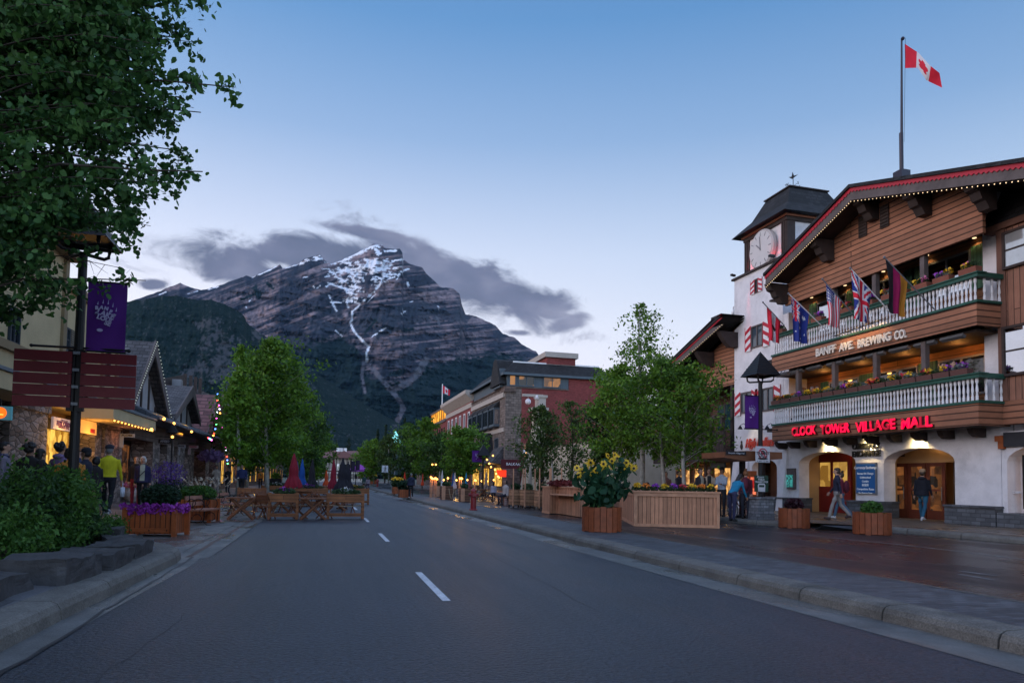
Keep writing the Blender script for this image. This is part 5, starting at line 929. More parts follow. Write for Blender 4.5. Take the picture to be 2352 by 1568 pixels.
# ================================================================== right row beyond the mall
brick = mat('red_brick', (.19, .042, .038), rough=.85, var=.25, vs=.35, pat='brick', dirt=.15); brick2 = mat('grey_brown_brick', (.12, .08, .065), rough=.85, var=.3, vs=.5, pat='ashlar', pw=(.7, .28, .02))
slate = mat('slate_blue_trim', (.085, .11, .13), rough=.6, var=.1); limes = mat('limestone_trim', (.42, .36, .31), rough=.8, var=.15)
ys1 = 79.6; XR = 20.9
s1 = wthing('stone_corner_building', 'four storey stone and red brick corner building with glazed top floor', 'building', (24, 85, .28))
b = MB(); b.box(XR+2, 37, ys1+.02, 99, .2, 12.75); b.build('side_wall', brick, s1)
b = MB(); b.box(XR, XR+2.0, ys1, 99, .2, 12.75); b.build('wall', mat('rubble_wall', (.17, .13, .11), rough=.9, pat='ashlar', pw=(.6, .3, .03), var=.3), s1)
b = MB(); b.box(29, 37, ys1+.02, 99, 12.75, 14.5); b.build('upper_wall', brick, s1)
b = MB(); b.box(XR-.15, 29, ys1-.1, 99, 12.75, 12.9); b.box(XR-.2, XR+1.2, ys1-.2, ys1+1.5, 12.2, 12.75); b.build('string_course', brick2, s1)
b = MB(); b.box(XR+.2, 29, ys1+.1, 99, 12.9, 14.5); b.build('glazed_storey', slate, s1)
for i, (u0, u1, v0, v1, m_) in enumerate(((1171, 1184, 863, 893, 1), (1192, 1227, 863, 899, 2), (1249, 1307, 869, 905, 3) if False else (1249, 1288, 869, 904, 2), (1150, 1164, 868, 893, 1))):
    a, c = ony(u0, v0, ys1), ony(u1, v1, ys1)
    x0, x1 = a[0], c[0]
    if x1-x0 < .3 or i == 3: continue
    f = MB(); t_ = .1; z0, z1 = 13.0, 14.3
    f.box(x0, x1, ys1+.0, ys1+.12, z0, z0+t_); f.box(x0, x1, ys1, ys1+.12, z1-t_, z1)
    for k in range(m_+1): xx = x0+(x1-x0)*k/m_; f.box(xx-t_/2, xx+t_/2, ys1-.01, ys1+.12, z0, z1)
    o = f.build('window', slate, s1); p = MB(); p.box(x0, x1, ys1+.06, ys1+.09, z0+t_, z1-t_); p.build('pane', litmat('penthouse_pane', (.003, .003, .004), (.5, .2, .03), .55, .55), o)
b = MB(); b.box(XR+1.0, XR+1.6, ys1-.05, ys1+.3, 12.9, 14.5)
mz0, mz1 = 14.5, 16.1; xr1 = 34.5; e = .4
b = MB(); b.add([(XR-e, ys1-e, mz0), (xr1+e, ys1-e, mz0), (xr1+e, 99, mz0), (XR-e, 99, mz0), (XR+1.3, ys1+1.2, mz1), (xr1-1, ys1+1.2, mz1), (xr1-1, 98, mz1), (XR+1.3, 98, mz1)], [(3, 2, 1, 0), (4, 5, 6, 7), (0, 1, 5, 4), (1, 2, 6, 5), (2, 3, 7, 6), (3, 0, 4, 7)]); rf = b.build('mansard_roof', shing, s1)
b = MB(); b.box(XR-e-.05, xr1+e, ys1-e-.06, ys1-e+.1, mz0-.25, mz0+.05); b.box(XR-e-.06, XR-e+.1, ys1-e, 99, mz0-.25, mz0+.05); b.build('gutter', slate, rf)
b = MB(); b.box(XR+1.2, xr1-1, ys1+1.1, ys1+1.3, mz1-.05, mz1+.12); b.build('roof_edge', whitep, rf)
b = MB(); b.box(26.4, 30.2, 80.6, 88, 16.1, 17.0); o = b.build('stair_tower', brick, s1); b = MB(); b.box(26.1, 30.5, 80.3, 88.3, 16.95, 17.6); b.build('parapet', limes, o)
# turret gable and bays on the street front
for k in range(5):
    y0 = 82.5+k*3.3; b = MB(); b.box(XR-.75, XR+.05, y0, y0+2.5, 8.2, 10.6); o = b.build('bay_window', slate, s1); b = MB(); b.prism([(XR-.85, 10.6), (XR+.05, 10.6), (XR+.05, 11.5)], 2.7, (0, y0-.1, 0), (1, 0, 0), (0, 0, 1), (0, 1, 0)); b.build('bay_roof', shing, o)
    for t in range(3): p = MB(); p.box(XR-.78, XR-.755, y0+.12+t*.8, y0+.75+t*.8, 8.5, 10.35); p.build('pane', glass, o)
    p = MB(); p.box(XR-.65, XR-.1, y0-.025, y0-.005, 8.5, 10.35); p.build('pane', skyglass if k == 0 else glass, o)
    for z0, z1 in ((4.6, 6.8),):
        window(s1, XR, y0+.3, y0+2.2, z0, z1, slate, glass, mull=3)
b = MB(); b.box(XR-.2, XR, 80, 99, 11.6, 12.2); b.box(XR-.12, XR, 80, 99, 7.4, 7.9); b.build('cornice', limes, s1)
b = MB(); b.prism([(79.9, 13.2), (81.6, 16.3), (82.5, 16.6), (83.4, 16.3), (85, 13.2)], 3, (XR-.7, 0, 0), (0, 1, 0), (0, 0, 1), (1, 0, 0)); b.build('turret_gable', shing, s1); b = MB(); b.box(XR-.5, XR+.2, 80.6, 84.2, 12.9, 15.2); o = b.build('turret', slate, s1)
for t in range(3): p = MB(); p.box(XR-.54, XR-.51, 80.9+t*1.1, 81.8+t*1.1, 13.1, 15.1 if t == 1 else 14.4); p.build('pane', glass, o)
# shop floor canopies and warm fronts
for y0, y1 in ((80.2, 85), (87, 91), (93, 98)):
    b = MB(); b.prism([(XR-1.5, 3.6), (XR, 3.4), (XR, 5.6)], y1-y0, (0, y0, 0), (1, 0, 0), (0, 0, 1), (0, 1, 0)); b.build('canopy_roof', gshing, s1); window(s1, XR, y0+.3, y1-.3, .7, 3.1, dwood, amb2, mull=3); point('shop_light', (XR-.9, (y0+y1)/2, 3.2), 22, (1, .5, .13))
b = MB(); b.prism([(85.2, 4.5), (86.3, 7.6), (87.4, 4.5)], 1.6, (XR-1.5, 0, 0), (0, 1, 0), (0, 0, 1), (1, 0, 0)); b.build('dormer_porch', shing, s1)
# side doorway with lamp globes
b = MB(); x0, x1 = ony(1238-0, 1000, ys1)[0], ony(1246, 1000, ys1)[0]; xA = ony(1205, 1040, ys1-.6)[0]; b.box(xA-.2, xA+1.0, ys1-.7, ys1, .2, 6.0); o = b.build('side_porch', brick2, s1); p = MB(); p.box(xA+.15, xA+.65, ys1-.73, ys1-.71, 3.2, 5.2); p.build('pane', amb2, o)
wh = mat('frosted_globe', (.7, .66, .68), rough=.3, var=0, bump=0)
for (u, v, mt) in ((1204, 1038, wh), (1219, 1037, warm)):
    c = ony(u, v, ys1-1.0); q = MB(); q.ball(c, .28, n=8); o = q.build('globe_lamp', mt, s1)
point('porch_light', ony(1219, 1037, ys1-1.3), 40, (1, .6, .2)); 
def nsign(par, u, v, y, w_, h_, m_, s=None, tm=None):
    c = ony(u, v, y); q = MB(); q.box(c[0]-w_/2, c[0]+w_/2, y-.06, y, c[2]-h_/2, c[2]+h_/2); o = q.build('sign_board', m_, par)
    if s: text('lettering', s, o, tm or whitep, (c[0]-.6, y-.075, c[2]), (1, 0, 0), (0, 0, 1), h_*.42, .005)
nsign(s1, 1190, 1066, 77.5, 4.2, 1.1, mat('maroon_sign', (.09, .008, .012)), 'BALKAN', whitep)
b = MB(); c = ony(1263, 1071, 78.5); b.box(c[0]-6.6, c[0]-5.5, 78.3, 78.5, 1.9, 2.7); b.build('neon_window', mat('red_glow', (.4, .02, .01), emit=.9, ecol=(1, .04, .01), var=.4, vs=2, bump=0), s1)
# mediterranean parapet building in front
s0 = wthing('cream_parapet_building', 'cream parapet building with white globe lamps half hidden by trees', 'building', (26, 60, .28)); yq = 66.0
cr = mat('cream_render', (.48, .40, .30), rough=.85, var=.12, bump=.3)
zA = ony(1237, 945, yq)[2]; xA = ony(1222, 950, yq)[0]; xB = ony(1245, 950, yq)[0]
b = MB(); b.box(XR, 34, 45, yq-1.5, .2, 4.8); b.box(xA, xB, yq-1.4, yq, .2, zA); b.prism([(xA, zA-1), (xA-.2, zA-3), (xA-.8, zA-5.5), (xA-1.3, .2), (xA, .2)], 1.2, (0, yq-1.3, 0), (1, 0, 0), (0, 0, 1), (0, 1, 0)); b.build('wall', cr, s0)
b = MB(); b.box(xA-.35, xB+.2, yq-1.6, yq+.2, zA, zA+.28); b.box(xA+.3, xB, yq-1.2, yq, zA+.28, zA+1.3); b.box(xA+.2, xB+.15, yq-1.3, yq+.1, zA+1.3, zA+1.55); b.build('parapet', limes, s0)
b = MB(); c = ony(1213, 922, yq-1); b.tube([(c[0], yq-1, c[2]+.55), (c[0], yq-1, c[2]+.2)], .04, 6); b.box(c[0]-.6, c[0]+1.5, yq-1.2, yq-.9, c[2]+.5, c[2]+.75); o = b.build('lamp_arm', limes, s0); q = MB(); q.ball(c, .3, n=8); q.build('globe_lamp', wh, o)
c = ony(1233, 912, yq-1); q = MB(); q.ball(c, .3, n=8); q.build('globe_lamp', wh, s0)
b = MB(); b.box(28, 40, 62, 63, .2, ony(1290, 952, 62)[2]); b.build('rear_wall', mat('terracotta_wall', (.3, .12, .07)), s0); b = MB(); z_ = ony(1290, 952, 62)[2]; b.box(27.5, 40, 61.5, 63, z_, z_+1.0); b.build('copper_roof', mat('verdigris_roof', (.12, .26, .23), var=.3), s0)
# red brick with white cornice
s2 = wthing('red_brick_hotel', 'three storey red brick building with heavy white cornice beyond the corner building', 'building', (26, 110, .28))
b = MB(); b.box(XR, 36, 99.1, 121.5, .2, 14.0); b.build('wall', brick, s2)
b = MB(); b.box(XR-.12, XR, 99.1, 121.5, 12.3, 13.0); b.box(XR-.1, XR, 99.1, 121.5, 7.6, 8.2); b.prism([(XR, 13.2), (XR-1.1, 14.3), (XR-1.1, 14.8), (XR+1, 14.8), (XR+1, 14.0)], 22.6, (0, 99, 0), (1, 0, 0), (0, 0, 1), (0, 1, 0)); b.build('cornice', limes, s2)
for k in range(6):
    for z0 in (9.3, 4.6): window(s2, XR, 100.6+k*3.5, 102+k*3.5, z0, z0+2.5, whitep, glass, ft=.2, sill=limes)
s3 = wthing('red_brick_block', 'red brick block with glowing amber roof terrace', 'building', (26, 130, .28))
b = MB(); b.box(XR, 34, 121.6, 140.5, .2, 12.2); b.build('wall', brick, s3); b = MB(); b.box(XR-.2, XR, 121.6, 140.5, 12.0, 12.5); b.box(XR-.1, XR+5, 121.6, 140.5, 14.6, 14.9); b.build('cornice', gwood, s3)
for k in range(7):
    for z0 in (8.4, 3.6): window(s3, XR, 122.8+k*2.5, 124+k*2.5, z0, z0+2.6, dwood, glass)
b = MB(); b.box(XR+.1, XR+.25, 121.8, 140.3, 12.5, 14.6); b.build('terrace_screen', litmat('amber_terrace', (.5, .16, .01), (1, .45, .05), 1.1, .35), s3); b = MB()
for k in range(8): b.box(XR, XR+.08, 121.8+k*2.6, 122+k*2.6, 12.5, 14.6)
b.build('terrace_post', dwood, s3)
s4 = wthing('mansard_building', 'dark mansard building with pale roof fins at the far end of the right row', 'building', (26, 150, .28)); b = MB(); b.box(XR+.3, 34, 140.6, 163, .2, 7.2); b.build('wall', brick2, s4)
b = MB(); b.prism([(XR-.6, 7.0), (XR+1.8, 13.2), (33, 13.2), (34, 7.0)], 22, (0, 140.7, 0), (1, 0, 0), (0, 0, 1), (0, 1, 0)); rf = b.build('roof', shing, s4)
for k in range(7): b = MB(); b.prism([(XR-1.0, 7.2), (XR+1.2, 12.9), (XR+1.6, 12.9), (XR-.5, 7.2)], .45, (0, 142+k*3, 0), (1, 0, 0), (0, 0, 1), (0, 1, 0)); b.build('roof_fin', limes, rf)
fp = wthing('flagpole', 'small white flagpole with red and white flag above the red brick block', 'flagpole', (XR+1, 132.5, 14.5)); q = MB(); q.tube([(XR+1, 132.5, 12), (XR+1, 132.5, 20.2)], .1, 6); q.build('pole', whitep, fp)
V = []; n, m_ = 16, 8
for i in range(n+1):
    for j in range(m_+1): s = i/n; V.append((XR+1.1+s*1.4, 132.4-.3*math.sin(s*6)*s, 19.9-j/m_*1.5*(1-.25*s)-s*.8))
rawmesh('cloth', V, [(i*(m_+1)+j, (i+1)*(m_+1)+j, (i+1)*(m_+1)+j+1, i*(m_+1)+j+1) for i in range(n) for j in range(m_)], [fred, fwh], fp, True, [ca_((i+.5)/n, (j+.5)/m_) for i in range(n) for j in range(m_)])
# building that closes the street
eb = wthing('end_building', 'long half timbered hotel with red brown roof closing the far end of the street', 'building', (0, 250, 0)); ye = 250
g_ = lambda u, v: ony(u, v, ye); zr0, ze = g_(790, 1033)[2], g_(790, 1050)[2]; xa, xb = g_(700, 1050)[0], g_(852, 1050)[0]
plast = mat('pale_plaster', (.42, .38, .34), var=.1)
b = MB(); b.box(xa, xb, ye, ye+14, 0, ze); b.build('wall', plast, eb)
b = MB(); b.prism([(ye-1, ze-.2), (ye+6, zr0), (ye+14, ze)], xb-xa+2, (xa-1, 0, 0), (0, 1, 0), (0, 0, 1), (1, 0, 0)); rf = b.build('roof', mat('red_brown_tile', (.19, .085, .08), var=.2), eb)
b = MB(); x_ = g_(790, 1040)[0]; b.prism([(x_-5, ze-.3), (x_, zr0-.3), (x_+5, ze-.3)], 6, (0, ye-2.4, 0), (1, 0, 0), (0, 0, 1), (0, 1, 0)); b.build('cross_gable', mat('red_brown_tile', (.19, .085, .08)), rf)
for u in (778, 786, 793): c = g_(u, 1032); b = MB(); b.box(c[0]-.7, c[0]+.7, ye+5, ye+6, zr0-.5, zr0+.9); b.build('chimney', whitep, rf)
b = MB()
for k in range(18): xx = xa+1+k*(xb-xa-2)/17; b.box(xx-.12, xx+.12, ye-.06, ye, .5, ze)
b.box(xa, xb, ye-.07, ye, 3.6, 4.0); b.build('timber', dwood, eb)
for k in range(17):
    xx = xa+1.3+k*(xb-xa-2)/17
    for z0 in (1.2, 4.6): q = MB(); q.box(xx, xx+1.1, ye-.05, ye-.01, z0, z0+1.7); q.build('window', glass if (k+int(z0)) % 4 else skyglass, eb)
# ================================================================== trees and planting
barkA = mat('pale_aspen_bark', (.30, .28, .24), rough=.85, var=.35, vs=6, bump=.4); barkD = mat('dark_bark', (.06, .045, .035), rough=.9, var=.3, bump=.5)
lfA = leafmat('aspen_leaves', (.034, .09, .010), (.14, .27, .022)); lfB = leafmat('dark_aspen_leaves', (.016, .048, .010), (.07, .145, .022)); lfC = leafmat('bright_aspen_leaves', (.05, .125, .01), (.18, .32, .03)); lfO = leafmat('olive_leaves', (.03, .058, .014), (.09, .15, .03)); lfN = leafmat('near_aspen_leaves', (.018, .065, .018), (.09, .20, .045)); lfK = leafmat('conifer_needles', (.008, .022, .014), (.03, .06, .03))
def tree(name, label, x, y, z0, h, rad_, n, lf, size, seed, bark=barkA, z_start=.25, shape='oval', group=None, nb=46, sparse_top=0, lean=(0, 0), cat='tree', tr=None):
    r = np.random.default_rng(seed); o = wthing(name, label, cat, (x, y, z0), group)
    T = MB(); tr = tr or h*.012+.03; pts = [(x+lean[0]*t*t+.12*math.sin(t*5+seed), y+lean[1]*t*t+.1*math.cos(t*4+seed), z0+h*t) for t in np.linspace(0, .97, 9)]
    T.tube(pts, [tr*(1-.9*t)+.006 for t in np.linspace(0, 1, 9)], 7); P = []
    for i in range(nb):
        t = z_start+(1-z_start)*((i+.5)/nb)**.9; k = (t-z_start)/(1-z_start)
        if shape == 'oval': w_ = rad_*(math.sin(math.pi*min(1, .18+.80*k))**.8)
        elif shape == 'cone': w_ = rad_*(1-k)**.75*(.6+.4*min(1, k*6))
        else: w_ = rad_*(1-k*.8)
        w_ *= .5+.75*r.random(); a = r.random()*6.283+i*2.4; base = np.array([x+lean[0]*t*t, y+lean[1]*t*t, z0+h*t]); up = (.35+.5*r.random())*w_ if shape != 'cone' else .12*w_
        tip = base+np.array([math.cos(a)*w_, math.sin(a)*w_, up]); mid = (base+tip)/2+np.array([0, 0, .1*w_]); rb = max(.006, tr*.32*(1-t)); T.tube([base, mid, tip], [rb, rb*.6, .004], 4, False)
        m_ = max(4, int(.8*n/nb*(.5+w_/rad_)*(1-sparse_top*k))); s = r.random(m_)**.6; c = base[None]+(tip-base)[None]*s[:, None]+np.array([0, 0, .1*w_])[None]*(4*s*(1-s))[:, None]
        sub = r.normal(size=(m_, 3))*np.array([1, 1, .75])*(w_*.14+.07); lump = np.round(s*5); off = r.normal(size=(6, 3))*.16*w_; P.append(c+sub*.8+off[lump.astype(int)])
    P = np.concatenate(P); P = P[P[:, 2] > z0+h*z_start*.75]
    T.build('trunk', bark, o, smooth=True); V, Fc = leaves(P, size, 4 if size < .2 and n > 1500 else 4, .25, .3, seed); rawmesh('crown', V, Fc, lf, o); return o
gL = 'street trees on the left side'; gR = 'aspens along the right sidewalk'
def TT(u, vtop, y, x, label, wpx, n, lf, size, seed, **k):
    zt = ony(u, vtop, y)[2]; z0 = .3; d = y*math.cos(YAW)+x*math.sin(YAW); R_ = wpx/2*d/F; return tree('aspen_tree', label, x, y, z0, zt-z0, R_, n, lf, size, seed, **k)
def TX(u, y): return float(ony(u, 1060, y)[0])
TT(536, 792, 44, TX(545, 44), 'slim young aspen with a narrow spire left of the tallest trees', 90, 9000, lfC, .16, 1, group=gL, shape='cone', z_start=.2, nb=60)
TT(620, 788, 47, TX(612, 47), 'tallest bright green aspen on the left sidewalk', 180, 17000, lfA, .17, 2, group=gL, z_start=.16, nb=80)
TT(575, 880, 50, TX(570, 50), 'broad dark green aspen behind the coloured lights', 140, 9000, lfB, .17, 3, group=gL, z_start=.15, nb=60)
TT(668, 868, 58, TX(668, 58), 'bushy aspen just right of the tallest left tree', 120, 12000, lfA, .18, 4, group=gL, z_start=.12, nb=60)
TT(700, 935, 74, TX(702, 74), 'dark rounded aspen above the closed parasols', 100, 8000, lfB, .2, 5, group=gL, z_start=.1)
TT(735, 985, 100, TX(733, 100), 'farthest small tree of the left row', 60, 5000, lfA, .24, 6, group=gL, z_start=.08)
TT(715, 1000, 88, TX(712, 88), 'low aspen behind the tallest closed parasol', 70, 5000, lfC, .22, 16, group=gL, z_start=.08)
TT(1470, 702, 27, TX(1470, 27), 'tall thin topped aspen behind the light cedar planter', 140, 6200, lfA, .10, 7, group=gR, z_start=.3, sparse_top=.5, nb=60)
TT(1520, 835, 25.5, TX(1520, 25.5), 'full leaved aspen in the middle of the cedar planter trees', 185, 10500, lfA, .10, 8, group=gR, z_start=.3, nb=56)
TT(1585, 855, 24, TX(1572, 24), 'spreading aspen that reaches toward the clock tower', 190, 7500, lfA, .10, 9, group=gR, z_start=.3, nb=56, lean=(.2, 0))
TT(1420, 850, 28.5, TX(1425, 28.5), 'bright aspen directly above the sunflower planter', 175, 9500, lfC, .11, 10, group=gR, z_start=.26, nb=56)
TT(1375, 925, 31, TX(1378, 31), 'aspen with dense dark foliage left of the sunflowers', 110, 4800, lfB, .12, 11, group=gR, z_start=.2)
TT(1312, 925, 42, TX(1312, 42), 'olive toned sparse tree in front of the red brick wall', 110, 3600, lfO, .12, 12, group=gR, z_start=.15, bark=barkD)
TT(1250, 940, 38, TX(1243, 38), 'dark tree behind the beige parasols', 125, 6500, lfO, .12, 13, group=gR, z_start=.15, bark=barkD)
TT(1061, 990, 66, TX(1061, 66), 'round green tree behind the second walking figure sign', 105, 9000, lfA, .2, 14, group=gR, z_start=.14, nb=56)
TT(1015, 1000, 76, TX(1015, 76), 'green tree beside the round one, in front of the brick block', 85, 6500, lfB, .21, 15, group=gR, z_start=.12)
TT(975, 965, 90, TX(972, 90), 'wide darker tree under the mansard building', 95, 8000, lfA, .24, 17, group=gR, z_start=.1)
TT(945, 975, 108, TX(942, 108), 'tree just right of the pale lit spire', 75, 5500, lfB, .27, 18, group=gR, z_start=.1)
TT(893, 1000, 125, TX(893, 125), 'muted green tree above the first walking figure sign', 60, 4000, lfO, .3, 19, group=gR, z_start=.1)
TT(858, 1010, 140, TX(858, 140), 'bright green tree beyond the purple tent', 66, 5000, lfC, .32, 20, group=gR, z_start=.06)
TT(842, 1030, 170, TX(840, 170), 'farthest tree before the end building', 50, 3000, lfA, .36, 21, group=gR, z_start=.06)
for i, (u, v, y, wpx, lb) in enumerate(((866, 985, 190, 22, 'dark conifer behind the bright green tree'), (885, 975, 185, 26, 'tallest dark conifer left of the lit spire'), (928, 960, 180, 30, 'dark conifer right of the lit spire'), (940, 968, 176, 24, 'slender conifer above the wide tree'), (1250, 985, 110, 30, 'dark conifer beside the cream parapet'), (800, 1005, 320, 30, 'small conifer above the end building roof'), (772, 1010, 320, 26, 'small conifer left of the end building chimneys'))):
    zt = ony(u, v, y)[2]; x = TX(u, y); tree('conifer', lb, x, y, 0, zt, wpx/2*y/F, 2600, lfK, .4 if y > 150 else .25, 30+i, bark=barkD, z_start=.08, shape='cone', group='conifers at the far end of the street', nb=50)
# tree-shaped frame of pale lights
c = ony(908, 1020, 170); zt = ony(907, 990, 170)[2]; lt = wthing('lit_spire', 'pale cyan cone of lights above the trees at the end of the street', 'light cone', (c[0], 170, 4)); q = MB(); q.tube([(c[0], 170, 0), (c[0], 170, zt-.3)], .12, 6); q.build('pole', grey, lt)
r = np.random.default_rng(3); n = 700; t = r.random(n)**.6; a = r.random(n)*6.283; R_ = 1.8; zb_ = c[2]-.4; P = np.stack([c[0]+np.cos(a)*R_*t, 170+np.sin(a)*R_*t, zt-(zt-zb_)*t], 1); V, Fc = leaves(P, .3, 4, 0, .3, 3); o = rawmesh('bulbs', V, Fc, mat('pale_cyan_glow', (.3, .6, .6), emit=.55, ecol=(.35, .85, .85), var=0, bump=0), lt); o['kind'] = 'stuff'
# ---- the big aspen that hangs in from the left
na = wthing('large_aspen', 'large dark aspen overhanging the street lamp at the upper left', 'tree', (-6.2, 9.9, .3)); T = MB(); r = np.random.default_rng(11)
tb = np.array([-6.2, 9.9, .2]); T.tube([tb, tb+[.05, 0, 3], tb+[.2, -.1, 6], tb+[.3, -.1, 9], tb+[.3, -.2, 11.5]], [.2, .17, .13, .08, .02], 9)
tips = [(520, 12, 8.6), (505, 45, 8.4), (450, -20, 8.8), (495, 196, 8.0), (470, 175, 8.3), (432, 282, 8.2), (478, 402, 7.8), (440, 385, 8.2), (400, 350, 8.6), (338, 518, 8.0), (300, 505, 8.4), (305, 648, 8.1), (270, 610, 8.5), (340, 130, 9), (350, 60, 9.4), (300, 300, 9.0), (310, 220, 9.5), (250, 400, 9), (240, 500, 9.2), (215, 590, 8.8), (180, 655, 8.6), (140, 690, 8.9), (60, 690, 9.3), (20, 700, 9), (100, 640, 9.6), (-40, 690, 9.2), (400, 100, 9.2), (400, 230, 9.1), (420, 300, 8.9), (330, 440, 8.8), (360, 390, 9), (300, 20, 8.2), (400, 0, 8.8)]
for i in range(250): tips.append((r.uniform(-330, 345), r.uniform(-260, 570), r.uniform(7.3, 11)))
for i in range(70): tips.append((r.uniform(240, 430), r.uniform(-120, 420), r.uniform(7.6, 9.4)))
for i in range(40): tips.append((r.uniform(-200, 210), r.uniform(420, 650), r.uniform(7.6, 10.4)))
P = []
for k, (u, v, d) in enumerate(tips):
    tip = ond(u, v, d); zb = max(1.5, tip[2]-(1.2+.5*r.random())); base = tb+np.array([.1, 0, min(zb, 10.5)-.2]); dr = tip-base; L_ = np.linalg.norm(dr)
    ss = np.linspace(0, 1, 7); sag = .16*L_; path = np.array([base+dr*s+np.array([0, 0, sag*math.sin(math.pi*s)*.9]) for s in ss]); rb = .012+.006*L_*(.4+r.random()*.3)
    path += np.cumsum(r.normal(size=(7, 3))*.05, 0)*ss[:, None]; T.tube(path if k < 12 else path[3:], [(rb*(1-.85*s)+.002)*(1 if k < 12 else .6) for s in (ss if k < 12 else ss[3:])], 5, False)
    for q_ in range(15 if k < 33 else 11):
        s = .45+.55*r.random()**.6; i0 = min(5, int(s*6)); p0 = path[i0]+(path[i0+1]-path[i0])*(s*6-i0); tw = r.normal(size=3)*[1, 1, .6]; tw = tw/np.linalg.norm(tw)*(.42*(1.15-s)+.1); tw[2] -= .1; p1 = p0+tw
        if k < 33: T.tube([p0, p1], [.004, .0015], 3, False)
        m_ = 16; f = r.random(m_); P.append(p0[None]+(p1-p0)[None]*f[:, None]+r.normal(size=(m_, 3))*.055)
P = np.concatenate(P); dd = P-CAM; dz_ = dd@_f; pu = 1176+F*(dd@_r)/dz_; pv_ = 784-F*(dd@_u)/dz_+SY
P = P[~((pu > 128) & (pu < 262) & (pv_ > 532) & (pv_ < 640) & (r.random(len(P)) > .12))]; T.build('trunk', barkD, na, smooth=True); V, Fc = leaves(P, .06, 6, .35, .22, 5, asp=1.15); rawmesh('crown', V, Fc, lfN, na); print('near leaves', len(P))
# ---- planting bed at lower left
soil = mat('bed_soil', (.03, .024, .02), rough=.95, var=.3, bump=.5); b = MB(); b.add([(-3.45, 2, .24), (-3.3, 8, .24), (-3.25, 12, .24), (-3.4, 13.4, .24), (-4.2, 14.8, .24), (-6.4, 14, .26), (-7, 2, .26)], [(0, 1, 2, 3, 4, 5, 6)]); struct('soil', b, soil)
stn = mat('rough_block_stone', (.05, .048, .05), rough=.9, var=.5, vs=2.5, bump=1, bs=9)
def block(c, sx, sy, sz, rz, seed, label):
    o = thing('stone_block', label, 'stone', c, rz, 'rough stone blocks edging the shrub bed'); m_ = MB(); m_.box(-sx/2, sx/2, -sy/2, sy/2, -.08, sz); ob = m_.build('block', stn, o); bm = bmesh_sub(ob, 7, .035, seed); return o
import bmesh
def bmesh_sub(ob, cuts, amp, seed):
    bm = bmesh.new(); bm.from_mesh(ob.data); bmesh.ops.subdivide_edges(bm, edges=bm.edges[:], cuts=cuts, use_grid_fill=True); r = random.Random(seed)
    from mathutils import noise
    for v_ in bm.verts:
        n_ = noise.noise_vector(v_.co*2.6+Vector((seed*3.1, 0, 0)))*amp*1.6+noise.noise_vector(v_.co*9+Vector((seed, 0, 0)))*amp*.75; v_.co += n_
    bm.to_mesh(ob.data); bm.free(); return ob
for i, (x, y, sx, sy, sz, rz, lb) in enumerate(((-3.5, 8.1, .75, 1.35, .21, .02, 'nearest low pale stone block at the left edge'), (-3.22, 9.6, .8, 1.05, .28, -.05, 'tall square stone block with a mossy foot'), (-3.12, 10.95, .8, 1.25, .21, .06, 'dark overhanging stone block in the middle of the border'), (-3.12, 12.3, .7, 1.2, .22, .0, 'long stone block before the rounded corner'), (-3.45, 13.5, .5, .9, .22, .5, 'stone block turning the corner of the bed'), (-4.3, 14.5, 1.2, .5, .3, .15, 'farthest low stone block, behind the corner'), (-3.5, 6.4, .5, 1.6, .3, .03, 'stone block almost outside the left edge'))): block((x, y, .2), sx, sy, sz, rz, i+1, lb)
gS = 'shrubs in the stone edged bed'
def shrub(u, v, d, rx, rz_, n, lf, size, seed, label, name='shrub'):
    c = ond(u, v, d); c = np.array([c[0], c[1], .26]); o = wthing(name, label, 'shrub', c, gS); q = MB(); r = np.random.default_rng(seed)
    for k in range(9): a = r.random()*6.28; q.tube([c, c+[math.cos(a)*rx*.3, math.sin(a)*rx*.3, rz_*.8]], [.014, .004], 4, False)
    q.build('stem', barkD, o); P = []
    for k in range(26): d_ = r.normal(size=3); d_ /= np.linalg.norm(d_); cc_ = c+np.array([0, 0, rz_*.78])+d_*np.array([rx, rx, rz_*.72])*(.45+.5*r.random()); m_ = n//26; P.append(cc_+r.normal(size=(m_, 3))*rx*.17)
    P = np.concatenate(P); P = P[P[:, 2] > .28]; V, Fc = leaves(P, size, 4, -.3, .3, seed, asp=1.6); rawmesh('foliage', V, Fc, lf, o); return o
shD = leafmat('shrub_leaves', (.012, .04, .012), (.055, .12, .03)); shG = leafmat('fresh_shrub_leaves', (.028, .085, .014), (.09, .2, .035))
shrub(95, 1180, 11.5, .85, .9, 11000, shG, .05, 1, 'tall bushy shrub in front of the crowd'); shrub(-10, 1200, 10.6, .85, .76, 9000, shD, .05, 2, 'dark shrub at the left edge of the frame'); shrub(150, 1215, 12.4, .5, .5, 6000, shD, .05, 3, 'smaller dark shrub beside the grassy tuft'); shrub(25, 1235, 9.4, .5, .5, 3500, shG, .045, 4, 'low light green shrub behind the pale stone')
shrub(120, 1265, 10.8, .45, .32, 3000, shG, .045, 5, 'low leafy ground shrub spilling over the stones'); shrub(235, 1240, 13.2, .42, .24, 2200, shG, .045, 6, 'small shrub at the far tip of the bed'); shrub(5, 1275, 8.9, .35, .36, 2000, shG, .04, 7, 'small shrub tucked behind the nearest block'); shrub(190, 1255, 12, .4, .26, 2000, shD, .045, 8, 'small dark shrub above the long stone')
